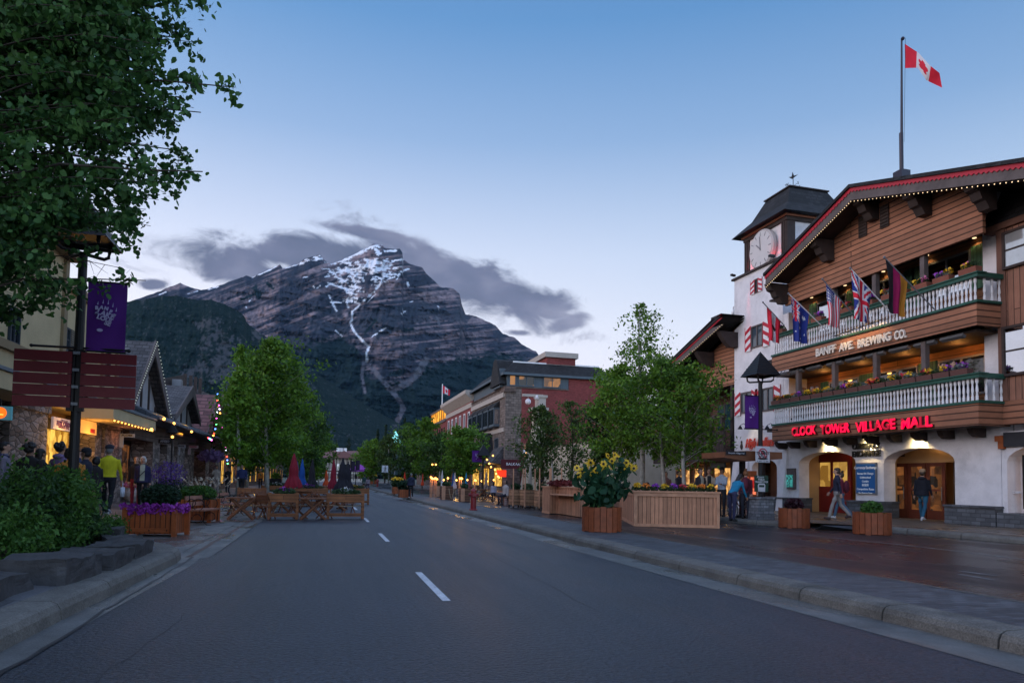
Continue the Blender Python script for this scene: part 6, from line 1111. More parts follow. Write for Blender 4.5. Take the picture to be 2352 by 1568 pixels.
def grass_tuft(c, h, n, sp, mt, label, seed, name='grass_tuft', grp=None, plume=None, cat='grass'):
    r = np.random.default_rng(seed); o = wthing(name, label, cat, c, grp); V = []; Fc = []
    for i in range(n):
        a = r.random()*6.283; l_ = h*(.6+.5*r.random()); b0 = np.array(c)+[r.normal()*.05, r.normal()*.05, 0]; w_ = .006; out_ = sp*l_*(.3+.7*r.random()); pr_ = np.array([-math.sin(a), math.cos(a), 0])*w_; k0 = len(V)
        for j in range(5): t = j/4; p_ = b0+np.array([math.cos(a)*out_*t*t, math.sin(a)*out_*t*t, l_*t*(1-.25*t*sp)]); V += [p_-pr_*(1-t), p_+pr_*(1-t)]
        for j in range(4): Fc.append((k0+2*j, k0+2*j+1, k0+2*j+3, k0+2*j+2))
    rawmesh('blades', V, Fc, mt, o)
    if plume:
        P = []
        for i in range(plume[1]): a = r.random()*6.283; t = r.random(26); s_ = sp*h*1.1; P.append(np.array(c)+np.stack([math.cos(a)*s_*(.6+.4*t)**2, math.sin(a)*s_*(.6+.4*t)**2, h*(.75+.45*t)], 1)+r.normal(size=(26, 3))*.012)
        V2, F2 = leaves(np.concatenate(P), .035, 4, 0, .3, seed); rawmesh('plumes', V2, F2, plume[0], o)
    return o
gg = leafmat('grass_blades', (.012, .05, .025), (.03, .10, .045)); grass_tuft(ond(215, 1230, 13.0)*[1, 1, 0]+[0, 0, .26], .95, 260, .5, gg, 'tall feathery dark green grass at the right of the shrubs', 3)
# ================================================================== street furniture
purple = mat('purple_banner_cloth', (.075, .008, .16), rough=.8, var=.1, bump=.1, bs=8); lav = mat('lavender_print', (.42, .36, .55), rough=.7, var=.1, bump=0)
def lamp(label, base, apex, group='purple bannered street lamps', plinth=None, sc=1.0):
    """pole that ends in four bent arms carrying an open pyramid roof"""
    x, y, z = [float(c) for c in base]; o = wthing('street_lamp', label, 'street lamp', base, group); q = MB(); fz = apex-1.08*sc; r_ = .36*sc
    q.lathe([(.13*sc, 0), (.13*sc, .3), (.085*sc, .4), (.07*sc, fz-z), (.09*sc, fz-z)], (x, y, z), 12); q.build('pole', black, o, smooth=False)
    q = MB()
    for a in (45, 135, 225, 315):
        c, s = math.cos(rad(a))*1.25, math.sin(rad(a))*1.25; q.tube([(x, y, fz), (x+c*r_*.8, y+s*r_*.8, fz), (x+c*r_*.97, y+s*r_*.97, fz+.05*sc), (x+c*r_, y+s*r_, fz+.15*sc), (x+c*r_, y+s*r_, fz+.5*sc)], .032*sc, 7)
    q.build('lantern_frame', black, o); q = MB(); e = .49*sc; zb = fz+.2*sc; q.add([(x-e, y-e, zb), (x+e, y-e, zb), (x+e, y+e, zb), (x-e, y+e, zb), (x, y, apex), (x-e*.9, y-e*.9, zb+.02), (x+e*.9, y-e*.9, zb+.02), (x+e*.9, y+e*.9, zb+.02), (x-e*.9, y+e*.9, zb+.02), (x, y, apex-.12*sc)], [(0, 1, 4), (1, 2, 4), (2, 3, 4), (3, 0, 4), (6, 5, 9), (7, 6, 9), (8, 7, 9), (5, 8, 9), (0, 5, 6, 1), (1, 6, 7, 2), (2, 7, 8, 3), (3, 8, 5, 0)])
    for k in range(1, 9):
        t = k/9.5; ee = e*(1-t)+.008; zz = zb+(apex-zb)*t; q.box(x-ee, x+ee, y-ee, y+ee, zz-.012, zz+.006)
    q.build('lantern_roof', black, o)
    q = MB(); q.lathe([(.05, 0), (.13*sc, .04), (.13*sc, .1), (.04, .13)], (x, y, apex-.66*sc), 10); q.build('luminaire', whitep, o)
    return o
def paw(par, c, s, A=(1, 0, 0)):
    """bear paw print of letters: claws, a line of letters for the toes, the words of the pad"""
    x, y, z = c; q = MB(); yy = y
    for k, (dx, dz, h) in enumerate(((-.22, .30, .10), (-.09, .34, .13), (.04, .33, .14), (.16, .26, .13), (.25, .14, .12))): q.prism([(dx*s-.016*s, dz*s), (dx*s+.016*s, dz*s), (dx*s+.012*s, (dz+h)*s)], .003, (x, yy-.004, z), (1, 0, 0), (0, 0, 1), (0, 1, 0))
    q.lathe([(.07*s, 0), (.07*s, .004)], (0, 0, 0), 12, 1, .7); v0 = len(q.v)-24; q.v[v0:] = [(x-.14*s+a*1.1, yy-.004+c_*1, z-.42*s+b_*.9) for a, b_, c_ in q.v[v0:]]
    q.build('print', lav, par)
    for k, ch in enumerate('BANFF'): dx = (-.24, -.12, .0, .115, .2)[k]*s; dz = (.2, .22, .2, .12, .01)[k]*s; text('lettering', ch, par, lav, (x+dx, yy-.006, z+dz), (1, 0, -.12*k), (.12*k, 0, 1), .13*s, .002, bold=.01*s)
    for t_, dx, dz, h in (('&', -.24, .04, .14), ('LAKE', -.01, .03, .2), ('LOUI', -.04, -.1, .17), ('SE', .05, -.22, .17)): text('lettering', t_, par, lav, (x+dx*s, yy-.006, z+dz*s), (1, 0, -.35), (.35, 0, 1), h*s, .002, bold=.008*s)
def banner(label, x0, x1, y, z0, z1, logo=.55, grp='purple banners on lamp posts'):
    o = wthing('banner', label, 'banner', ((x0+x1)/2, y, z1), grp); V = []; n, m_ = 14, 22
    for i in range(n+1):
        for j in range(m_+1): s, t = i/n, j/m_; V.append((x0+(x1-x0)*s, y+.012*math.sin(s*7+t*3)+.01*math.sin(t*9), z1+(z0-z1)*t))
    rawmesh('cloth', V, [(i*(m_+1)+j, (i+1)*(m_+1)+j, (i+1)*(m_+1)+j+1, i*(m_+1)+j+1) for i in range(n) for j in range(m_)], purple, o, True)
    q = MB(); q.tube([(x0-.02, y, z0), (x1+.02, y, z0)], .018, 6); q.tube([(x0-.02, y, z1), (x1+.02, y, z1)], .018, 6); q.build('rod', black, o); paw(o, ((x0+x1)/2, y-.03, (z0+z1)/2+.02), logo); return o
# near left lamp
LD = 11.8; lb_ = ond(172, 1000, LD); lz = ond(180, 432, LD)[2]; L1 = lamp('black street lamp by the shrub bed under the big aspen', (lb_[0], lb_[1], .25), lz)
t0, t1 = ond(198, 640, LD), ond(280, 805, LD); banner('large purple paw print banner on the lamp beside the big aspen', lb_[0]+.1, lb_[0]+.72, lb_[1]-.02, t1[2], t0[2], .62)
q = MB(); zz = ond(170, 797, LD)[2]; q.tube([(lb_[0]-.72, lb_[1], zz), (lb_[0]+.78, lb_[1], zz)], .022, 6); q.ball((lb_[0]+.78, lb_[1], zz), .035, n=5); q.ball((lb_[0]-.72, lb_[1], zz), .03, n=5); q.build('bracket', black, L1)
bs_ = wthing('slat_sign', 'pair of dark red slatted boards clamped to the lamp post under the banner', 'sign', (lb_[0], lb_[1], 2.7)); mr_ = mat('dark_red_board', (.115, .006, .012), rough=.5, var=.15, bump=.1)
zt_, zb_ = ond(170, 808, LD)[2], ond(170, 938, LD)[2]; hh = (zt_-zb_)/5
for s_ in (-1, 1):
    q = MB()
    for k in range(5): z0 = zb_+k*hh; xa, xb = (lb_[0]-.92, lb_[0]-.06) if s_ < 0 else (lb_[0]+.08, lb_[0]+.94); q.box(xa, xb, lb_[1]-.13, lb_[1]-.105, z0+.008, z0+hh-.008)
    q.build('slat_panel', mr_, bs_)
q = MB(); q.box(lb_[0]-.13, lb_[0]-.02, lb_[1]-.1, lb_[1]-.02, zb_-.05, zt_+.04); q.box(lb_[0]+.02, lb_[0]+.13, lb_[1]-.1, lb_[1]-.02, zb_-.05, zt_+.04)
q.build('backing', black, bs_); q = MB()
for k in range(4): q.box(lb_[0]-.05, lb_[0]+.05, lb_[1]-.12, lb_[1]-.08, zb_+.05+k*(zt_-zb_)*.3, zb_+.1+k*(zt_-zb_)*.3)
q.build('clamp', grey, bs_)
# right lamp at the bus stop
rb_ = onz(1747, 1192, .28); q = MB(); rl = lamp('black street lamp on a stone plinth in front of the clock tower', (rb_[0], rb_[1], .28), ony(1744, 807, rb_[1])[2])
q.prism([(-.36, 0), (.36, 0), (.28, .72), (-.28, .72)], .62, (rb_[0], rb_[1]-.31, .28), (1, 0, 0), (0, 0, 1), (0, 1, 0)); q.obox((rb_[0], rb_[1], 1.02), .66, .7, .07); q.build('plinth', mat('plinth_stone', (.16, .165, .18), rough=.8, pat='ashlar', pw=(.22, .1, .014), var=.4, vs=5, bump=.6), rl)
z0, z1 = ony(1725, 984, rb_[1])[2], ony(1725, 908, rb_[1])[2]; banner('purple paw print banner on the lamp at the bus stop', rb_[0]-.62, rb_[0]-.06, rb_[1], z0, z1, .5)
q = MB(); q.tube([(rb_[0]-.66, rb_[1], z0-.01), (rb_[0]+.66, rb_[1], z0-.01)], .02, 6); q.ball((rb_[0]+.68, rb_[1], z0-.01), .035, n=5); q.build('bracket', black, rl)
signw = mat('sign_white', (.55, .55, .58), rough=.4, var=.05, bump=0); signr = mat('sign_red', (.40, .02, .05), rough=.4, var=0, bump=0); signk = mat('sign_black', (.015, .015, .02), rough=.4, var=0, bump=0); signg = mat('sign_green', (.008, .045, .03), rough=.4, var=.05, bump=0)
def plate(par, name, x0, x1, y, z0, z1, m_, th=.02):
    q = MB(); q.box(x0, x1, y, y+th, z0, z1); return q.build(name, m_, par)
ns = wthing('parking_sign', 'white no parking transit zone sign on the bus stop lamp', 'sign', (rb_[0], rb_[1]-.12, 2.3)); ya = rb_[1]-.13; a, c = ony(1736, 1024, ya), ony(1768, 1062, ya); x0, x1, z1, z0 = a[0], c[0], a[2], c[2]; plate(ns, 'plate', x0, x1, ya, z0, z1, signw); cx_ = (x0+x1)/2; h_ = z1-z0; w_ = x1-x0
q = MB(); n = 28; R0, R1 = w_*.34, w_*.27; zc = z1-w_*.46
for k in range(n):
    a0, a1 = 2*math.pi*k/n, 2*math.pi*(k+1)/n; q.quad((cx_+R0*math.cos(a0), ya-.006, zc+R0*math.sin(a0)), (cx_+R0*math.cos(a1), ya-.006, zc+R0*math.sin(a1)), (cx_+R1*math.cos(a1), ya-.006, zc+R1*math.sin(a1)), (cx_+R1*math.cos(a0), ya-.006, zc+R1*math.sin(a0)))
q.obox((cx_, ya-.008, zc), .035, .004, R0*1.9, ry=rad(-45)); q.build('symbol', signr, ns); text('lettering', 'P', ns, signk, (cx_, ya-.004, zc), (1, 0, 0), (0, 0, 1), w_*.5, .002, bold=.008)
text('lettering', 'TRANSIT\nZONE', ns, signk, (cx_, ya-.006, z1-h_*.56), (1, 0, 0), (0, 0, 1), w_*.24, .002, bold=.004); q = MB(); q.prism([(-.4, 0), (-.15, .06), (.15, .06), (.4, 0), (.15, -.05), (-.15, -.05)], .004, (cx_, ya-.008, z0+h_*.22), (w_, 0, 0), (0, 0, w_), (0, 1, 0)); q.build('arrow', signk, ns); text('lettering', '6 AM - 12 AM', ns, signk, (cx_, ya-.006, z0+h_*.07), (1, 0, 0), (0, 0, 1), w_*.14, .002)
gs = wthing('transit_sign', 'dark green public transit stop sign with white bus on the bus stop lamp', 'sign', (rb_[0], rb_[1]-.12, 1.4)); a, c = ony(1733, 1091, ya), ony(1759, 1129, ya); x0, x1, z1, z0 = a[0], c[0]+.1, a[2], c[2]; plate(gs, 'plate', x0, x1, ya, z0, z1, signg); cx_ = (x0+x1)/2; w_ = x1-x0; h_ = z1-z0
text('lettering', 'Roam', gs, signw, (cx_-.05, ya-.006, z1-h_*.1), (1, 0, 0), (0, 0, 1), w_*.22, .002, shear=.3); text('lettering', 'PUBLIC\nTRANSIT STOP', gs, signw, (cx_, ya-.006, z1-h_*.33), (1, 0, 0), (0, 0, 1), w_*.145, .002, bold=.002)
q = MB(); q.prism([(-.25, -.3), (.25, -.3), (.27, .1), (.2, .22), (-.2, .22), (-.27, .1)], .006, (cx_, ya-.01, z0+h_*.3), (w_, 0, 0), (0, 0, w_), (0, 1, 0)); q.box(cx_-w_*.22, cx_-w_*.12, ya-.01, ya-.004, z0+h_*.04, z0+h_*.1); q.box(cx_+w_*.12, cx_+w_*.22, ya-.01, ya-.004, z0+h_*.04, z0+h_*.1); q.build('bus_symbol', signw, gs); q = MB(); q.box(cx_-w_*.19, cx_+w_*.19, ya-.014, ya-.011, z0+h_*.28, z0+h_*.42); q.build('bus_window', signg, gs)
# bus shelter
bs2 = onz(1705, 1188, .28); sh = wthing('bus_shelter', 'small wooden bus shelter roof on dark posts behind the bus stop lamp', 'shelter', (bs2[0], bs2[1], .28)); sx, sy = float(bs2[0]), float(bs2[1]); za = ony(1700, 1047, sy)[2]
wb = mat('shelter_wood', (.17, .065, .03), rough=.5, var=.3, bump=.2)
q = MB(); q.prism([(-1.25, 0), (-.35, -.12), (1.1, .0), (1.1, .24), (-.35, .26), (-1.25, .2)], 1.5, (sx, sy-.8, za-.1), (1, 0, 0), (0, 0, 1), (0, 1, 0)); q.build('roof', wb, sh); q = MB(); q.box(sx-.08, sx+.08, sy-.08, sy+.08, .28, za-.1); q.lathe([(.3, 0), (.3, .08), (.1, .12)], (sx, sy, .28), 14); q.box(sx+.75, sx+.9, sy-.1, sy+.05, .28, za); q.build('post', black, sh)
q = MB(); q.box(sx-1.2, sx-.4, sy-.83, sy-.805, za+.0, za+.13); q.build('name_board', signk, sh); text('lettering', 'Mountain Village Mall', sh, signw, (sx-.8, sy-.84, za+.06), (1, 0, 0), (0, 0, 1), .075, .001)
# red newspaper / ticket case beside it
kc = onx(1722, 1100, 20.3); kk = wthing('ticket_machine', 'orange red glass fronted machine behind the bus stop signs', 'machine', (kc[0], kc[1], .28)); q = MB(); q.box(kc[0]-.2, kc[0]+.2, kc[1]-.28, kc[1]+.28, .9, 2.15); q.build('cabinet', mat('orange_cabinet', (.4, .1, .03), rough=.4, var=.2), kk); q = MB(); q.box(kc[0]-.21, kc[0]-.2, kc[1]-.2, kc[1]+.2, 1.0, 1.85); q.box(kc[0]-.2+.03, kc[0]+.15, kc[1]-.29, kc[1]-.28, 1.0, 1.85); q.build('display', litmat('red_display', (.3, .01, .01), (1, .25, .12), .9, 6), kk)
q = MB(); q.box(kc[0]-.1, kc[0]+.1, kc[1]-.15, kc[1]+.15, .28, .9); q.build('stand', black, kk)
# ---- planters
def round_planter(label, c, R_, h, grp, n=20):
    o = wthing('round_planter', label, 'planter', c, grp); q = MB(); x, y, z = [float(t) for t in c]
    for k in range(n): a = 2*math.pi*k/n; w_ = 2*R_*math.tan(math.pi/n)*.93; q.obox((x+math.cos(a)*R_, y+math.sin(a)*R_, z+h/2+.01*(k % 3-1)), .035, w_, h-.02*(k % 2), rz=a)
    q.build('staves', mat('brown_stained_stave', (.22, .055, .018) if R_ > .6 or 'curb' in label or 'left of' in label else (.22, .055, .018), rough=.55, var=.35, vs=7, bump=.3, bs=30), o); q = MB(); q.lathe([(R_*.96, .02), (R_*.96, h-.1)], (x, y, z), n); q.build('soil', soil, o); return o
cg = 'round cedar stave planters'
P1 = onz(1371, 1222, .17); P1 = P1+[.3, .4, 0]; P1[2] = .172; sp_ = round_planter('large round cedar planter full of sunflowers on the median', P1, .51, .66, cg)
# sunflowers
sf = wthing('sunflowers', 'tall sunflowers with big leaves growing in the median planter', 'flowers', (P1[0], P1[1], .75)); r = np.random.default_rng(2); T = MB(); heads = []; LP = []
hd = [(1352, 1062, 0), (1330, 1082, 0), (1318, 1074, 0), (1405, 1058, 1), (1402, 1072, 1), (1418, 1052, 0), (1428, 1066, 1), (1378, 1074, 1), (1384, 1065, 0), (1441, 1062, 0), (1450, 1070, 0), (1366, 1080, 0), (1322, 1090, 0), (1340, 1068, 0), (1395, 1046, 0), (1412, 1045, 0), (1358, 1088, 0), (1432, 1078, 0), (1460, 1075, 0)]
hd = [((u-1371)*.92+1374, v) for u, v, _ in hd]
for i, (u, v) in enumerate(hd):
    y_ = P1[1]+r.normal()*.16; p = ony(u, v, y_); b0 = np.array([P1[0]+r.normal()*.15, P1[1]+r.normal()*.15, .8]); md = (b0+p)/2+r.normal(size=3)*.05; T.tube([b0, md, p], [.013, .011, .008], 5, False); heads.append(p)
    for t in np.linspace(.2, .92, 8): LP.append(b0+(p-b0)*t+r.normal(size=3)*[.17, .15, .06])
for i in range(120): a = r.random()*6.28; LP.append(np.array([P1[0]+math.cos(a)*.46*r.random()**.5, P1[1]+math.sin(a)*.46*r.random()**.5, .8+r.random()*.75]))
for i in range(9):
    a = r.random()*6.28; b0 = np.array([P1[0], P1[1], .85]); p = b0+[math.cos(a)*.8, math.sin(a)*.55, .1+r.random()*.5]; T.tube([b0, (b0+p)/2+[0, 0, .14], p], [.01, .008, .003], 4, False)
    for t in (.6, .75, .9, 1): LP.append(b0+(p-b0)*t+[0, 0, .05])
T.build('stem', mat('sunflower_stem', (.05, .12, .03), var=.2, bump=0), sf); V, Fc = leaves(np.array(LP), .21, 6, .5, .3, 4, asp=1.1); rawmesh('foliage', V, Fc, leafmat('sunflower_leaves', (.012, .045, .02), (.03, .10, .045)), sf)
V, Fc = leaves(np.array(LP)[:90]+r.normal(size=(90, 3))*.08, .1, 6, .5, .3, 5); rawmesh('young_foliage', V, Fc, leafmat('sunflower_small_leaves', (.03, .08, .03), (.06, .15, .06)), sf)
dk = mat('sunflower_disc', (.03, .012, .006), var=.3, bump=.3)
for i, p in enumerate(heads):
    fwd = np.array([-.35+r.normal()*.5, -1+r.normal()*.3, .0+r.normal()*.3]); fwd /= np.linalg.norm(fwd); a = np.cross(fwd, [0, 0, 1]); a /= np.linalg.norm(a); b_ = np.cross(a, fwd); q = MB(); rr = .09+.035*r.random(); np_ = 15
    for k in range(np_):
        t = 2*math.pi*k/np_+r.random()*.2; d_ = a*math.cos(t)+b_*math.sin(t); s_ = np.cross(fwd, d_); L_ = rr*(.85+.35*r.random()); bk = -fwd*.02*r.random(); q.quad(p+d_*.028, p+d_*L_*.6+s_*.018+bk, p+d_*L_+bk*2, p+d_*L_*.6-s_*.018+bk)
    o = q.build('flower_head', BLOOM['yellow'], sf); q = MB(); c0 = p+fwd*.005; q.add([c0+(a*math.cos(2*math.pi*k/10)+b_*math.sin(2*math.pi*k/10))*.034 for k in range(10)]+[c0+fwd*.015], [(k, (k+1) % 10, 10) for k in range(10)]); q.build('disc', dk, o)
for (u, v, wpx, lb, pm) in ((1838, 1213, 66, 'round cedar planter with a dark purple plant left of the walking couple', 0), (2024, 1229, 79, 'round cedar planter with a small green shrub, nearest the right curb', 1)):
    c = onz(u, v, .135); d = c[0]*math.sin(YAW)+c[1]*math.cos(YAW); R_ = wpx/2*d/F; c = c+np.array([.26, .97, 0])*R_; c[2] = .137; round_planter(lb, c, R_, .62, cg)
    o = wthing('potted_shrub', ('small dark purple leafed shrub in the left round planter', 'small bright green conifer like shrub in the nearest round planter')[pm], 'shrub', (c[0], c[1], .7)); clump(o, (c[0], c[1], .86), .3, .3, .22, 900 if pm else 700, .07, leafmat('plum_leaves', (.02, .006, .012), (.07, .02, .03)) if not pm else shG, 'foliage', 5+pm); clump(o, (c[0], c[1], .7), .4, .4, .06, 300, .07, leafmat('sedum', (.10, .09, .02), (.22, .18, .04)), 'ground_cover', 8)
gp = 'far cedar planters of yellow flowers along the median'
for i, (u, v, wpx, hp, lb) in enumerate(((913, 1134, 22, 16, 'cedar planter of yellow flowers left of the man in dark clothes'), (930, 1142, 26, 18, 'cedar planter directly behind the man in dark clothes'), (857, 1111, 14, 9, 'yellow flower planter near the small far hydrant'), (824, 1104, 10, 7, 'farthest yellow flower planter left of the purple tent'), (838, 1106, 11, 8, 'planter of yellow flowers in front of the purple tent'))):
    c = onz(u, v, .17); d = c[0]*math.sin(YAW)+c[1]*math.cos(YAW); w_ = wpx*d/F; h = hp*d/F; o = wthing('cedar_planter', lb, 'planter', c, gp); q = MB(); q.box(c[0]-w_/2, c[0]+w_/2, c[1]-.1, c[1]+w_, .17, .17+h); q.build('box', cedar, o)
    clump(o, (c[0], c[1]+w_/2, .17+h*1.5), w_*.62, w_*.5, h*.7, 420, .2*max(1, d/50), fol if i != 1 else fold, 'foliage', i)
    if i != 1: clump(o, (c[0], c[1]+w_/2, .17+h*2.15), w_*.65, w_*.5, h*.22, 120, .16*max(1, d/60), BLOOM['yellow'], 'blossoms', i, 5)
def box_planter(label, c, rz, L_, W_, h, grp, mt=cedar, legs=.06):
    o = thing('box_planter', label, 'planter', c, rz, grp); q = MB(); t = .05
    q.box(-L_/2, L_/2, -W_/2, -W_/2+t, legs, h); q.box(-L_/2, L_/2, W_/2-t, W_/2, legs, h); q.box(-L_/2, -L_/2+t, -W_/2+t, W_/2-t, legs, h); q.box(L_/2-t, L_/2, -W_/2+t, W_/2-t, legs, h); q.build('box', mt, o)
    q = MB()
    for sx in (-1, 1):
        for sy in (-1, 1): q.box(sx*L_/2-(.02 if sx > 0 else .09), sx*L_/2+(.09 if sx > 0 else .02), sy*W_/2-(.02 if sy > 0 else .06), sy*W_/2+(.06 if sy > 0 else .02), 0, h+.015)
    q.build('corner_post', cedarp, o); q = MB(); q.box(-L_/2+.1, L_/2-.1, -W_/2-.035, -W_/2-.003, .1, .2); q.build('rail', cedarp, o)
    q = MB()
    for sx in (-.38, 0, .38): q.obox((sx*L_, -W_/2-.04, .15), .03, .012, .03)
    q.build('bolt', black, o); q = MB(); q.box(-L_/2+t, L_/2-t, -W_/2+t, W_/2-t, h-.12, h-.05); q.build('soil', soil, o); return o
PA = np.array([-3.98, 18.75, .004]); rzA = rad(-12); box_planter('orange cedar box planter of magenta petunias, nearest on the left', PA, rzA, 1.1, .72, .68, 'orange cedar box planters by the benches')
pf = thing('petunias', 'mass of magenta petunias under a green mound in the nearest box planter', 'flowers', PA+[0, 0, .66], rzA); clump(pf, (.05, .05, .3), .5, .32, .3, 2600, .055, fold, 'foliage', 3); 
for k in range(16): clump(pf, (-.62+k*.083, -.36+.05*math.sin(k*2), .06-.05*(k % 3)), .1, .09, .1, 42, .062, BLOOM['magenta'], 'blossoms', 60+k, 5)
for k in range(5): clump(pf, (.6, -.3+k*.15, .02), .09, .1, .12, 42, .06, BLOOM['magenta'], 'blossoms', 80+k, 5)
PB = onz(447, 1199, 0)+[0, .3, .004]; box_planter('second orange cedar box planter, behind the first bench', PB, rad(-10), 1.0, .8, .72, 'orange cedar box planters by the benches'); pf = thing('planter_greenery', 'green and silver foliage overflowing the second cedar box', 'plants', PB+[0, 0, .7], 0); clump(pf, (0, 0, .2), .62, .45, .28, 2600, .06, shG, 'foliage', 4)
pw_ = mat('pale_plume', (.45, .42, .34), rough=.8, var=.2, bump=0)
for i, (u, v, d) in enumerate(((478, 1150, 24), (508, 1148, 26), (452, 1150, 27))): c = ond(u, v, d); c[2] = .55; grass_tuft(c, .75, 60, .8, gg, f'{ORDS[i]} fountain grass with pale plumes behind the benches', 20+i, 'fountain_grass', 'fountain grasses behind the benches', (pw_, 9))
lvd = thing('lavender_flowers', 'tall violet flower spikes in front of the stone pillars', 'flowers', onz(385, 1150, .4)); clump(lvd, (0, 0, 1.15), .75, .4, .55, 800, .06, mat('violet_petals', (.10, .05, .25), var=.2, bump=0), 'blossoms', 7, 5); clump(lvd, (0, 0, .55), .7, .4, .45, 800, .07, fold, 'foliage', 8)
def bench(label, c, rz):
    o = thing('bench', label, 'bench', c, rz, 'benches with black scrolled iron frames'); q = MB()
    for k in range(3): q.obox((0, -.17+k*.16, .45), 1.25, .14, .05)
    q.build('seat', mat('rosy_bench_wood', (.30, .13, .085), rough=.6, var=.2, bump=.2), o); q = MB()
    for k in range(2): q.obox((0, .3+.03*k, .62+k*.18), 1.25, .04, .13, rx=rad(-10))
    q.build('backrest', mat('rosy_bench_wood', (.3, .13, .085)), o)
    for sx in (-.55, .55):
        q = MB(); ring = lambda cy, cz, r_, a0=0, a1=360: [(sx, cy+r_*math.cos(rad(a)), cz+r_*math.sin(rad(a))) for a in np.linspace(a0, a1, 14)]
        q.tube(ring(-.02, .62, .17), .012, 5); q.tube(ring(.18, .66, .12), .011, 5); q.tube([(sx, -.22, .44), (sx, -.2, .1), (sx, -.3, 0), (sx, -.42, .0)], .014, 5); q.tube([(sx, .25, .9), (sx, .2, .4), (sx, .22, .1), (sx, .3, 0), (sx, .42, 0)], .014, 5); q.tube(ring(0, .2, .13, 0, 300), .011, 5); q.build('iron_side', black, o)
    return o
bench('bench right of the magenta petunia planter', onz(440, 1203, 0)+[.35, .0, .004], rad(78)); bench('second bench, beside the first log table', onz(507, 1186, 0)+[.3, .3, .004], rad(78))
# ---- log furniture of the street patio
lg = 'rustic log patio tables'
def x_table(c, rz, label):
    o = thing('log_table', label, 'table', c, rz, lg); q = MB()
    for k in range(6): q.obox((0, -.3+k*.12, .74), .95, .1, .045)
    q.build('tabletop', logw, o)
    for sy in (-.26, .26):
        for s_ in (-1, 1): q = MB(); q.tube([(s_*.42, sy, 0), (-s_*.34, sy+.02*s_, .72)], [.055, .045], 7); q.build('leg', logw, o)
    q = MB(); q.tube([(0, -.26, .38), (0, .26, .38)], .025, 6); q.build('stretcher', logw, o); return o
def x_chair(c, rz, label):
    o = thing('log_chair', label, 'chair', c, rz, 'rustic folding log chairs'); q = MB()
    for k in range(5): q.obox((0, -.2+k*.1, .44), .44, .08, .03)
    q.build('seat', logw, o)
    for sx in (-.22, .22): q = MB(); q.tube([(sx, .22, 0), (sx, -.24, .44)], .022, 6); q.build('leg', logw, o); q = MB(); q.tube([(sx*.9, -.24, 0), (sx*.9, .3, .92)], .022, 6); q.build('leg', logw, o)
    q = MB()
    for k in range(3): q.obox((0, .24+k*.035, .62+k*.1), .42, .025, .08, rx=rad(-15))
    q.build('backrest', logw, o); return o
tb0 = None; ch0 = None
for i, (u, v, y_, lb) in enumerate(((553, 1192, 0, 'log table at the left end of the patio row'), (718, 1192, 0, 'log table between the two front planters'), (640, 1175, 0, 'log table behind the first raised planter'), (770, 1172, 0, 'log table behind the rightmost planter'), (580, 1168, 0, 'log table in the second row near the bins'), (700, 1160, 0, 'log table farther back under the blue parasol'))):
    c = onz(u, v, .004); c[2] = .005
    if tb0 is None: tb0 = x_table(c, rad(5), lb)
    else: copy_tree(tb0, None, c, rad(rnd.uniform(-12, 12)), lb)
for i, (u, v, a, lb) in enumerate(((597, 1189, 200, 'log chair right of the leftmost log table'), (612, 1192, 150, 'log chair against the first raised planter'), (669, 1184, 100, 'log chair just right of the first raised planter'), (690, 1190, -80, 'log chair left of the middle log table'), (744, 1190, 110, 'log chair right of the middle log table'), (655, 1176, 20, 'log chair behind the first raised planter'), (800, 1180, 200, 'log chair under the rightmost raised planter'), (735, 1176, 60, 'log chair in the second row'), (600, 1172, 10, 'log chair beyond the leftmost table'), (786, 1168, 90, 'log chair near the black parasols'), (540, 1180, -60, 'log chair half behind the second bench'))):
    c = onz(u, v, .004); c[2] = .005
    if ch0 is None: ch0 = x_chair(c, rad(a), lb)
    else: copy_tree(ch0, None, c, rad(a), lb)
pl_w = mat('patio_planter_plank', (.25, .092, .032), rough=.65, var=.25, pat='hb', pw=(2.4, .14, .008))
def raised(c, L_, label, W_=.4, flora=None):
    o = thing('raised_planter', label, 'planter', c, 0, 'raised wooden patio planters'); q = MB(); q.box(-L_/2, L_/2, -W_/2, W_/2, .62, .9); q.build('trough', pl_w, o)
    for sx in (-1, 1):
        for sy in (-1, 1): q = MB(); x0 = sx*(L_/2-.03); q.box(x0-.045, x0+.045, sy*W_/2-.03, sy*W_/2+.03, 0, .93); q.build('leg', pl_w, o)
    q = MB(); q.box(-L_/2+.02, L_/2-.02, -W_/2+.02, W_/2-.02, .12, .16); q.box(-L_/2+.02, L_/2-.02, -W_/2-.02, -W_/2+.02, .1, .22); q.build('shelf', pl_w, o)
    if flora: clump(o, (0, 0, .98), L_*.42, .16, .12, 500, .07, fol, 'foliage', int(L_*10)); clump(o, (0, 0, 1.03), L_*.2, .1, .09, 90, .07, flora, 'blossoms', 3, 5)
    return o
for (u0, u1, v, lb, fl) in ((616, 684, 1192, 'raised planter in the middle of the patio front row', BLOOM['purple']), (751, 834, 1191, 'raised planter at the right end beside the lane dash', BLOOM['white']), (655, 752, 1160, 'long raised planter in the second row under the red parasol', BLOOM['purple']), (545, 610, 1162, 'raised planter in the second row near the bare trunk', None), (765, 846, 1158, 'raised planter in the second row right of the red parasol', BLOOM['yellow']), (690, 760, 1145, 'raised planter in the third row', None), (600, 668, 1146, 'raised planter behind the big red parasol', BLOOM['white']), (785, 835, 1140, 'farthest raised planter of the left patio', None)):
    a, c = onz(u0, v, .004), onz(u1, v, .004); raised(((a[0]+c[0])/2, (a[1]+c[1])/2, .005), abs(c[0]-a[0]), lb, flora=fl)
q = MB(); pts = []
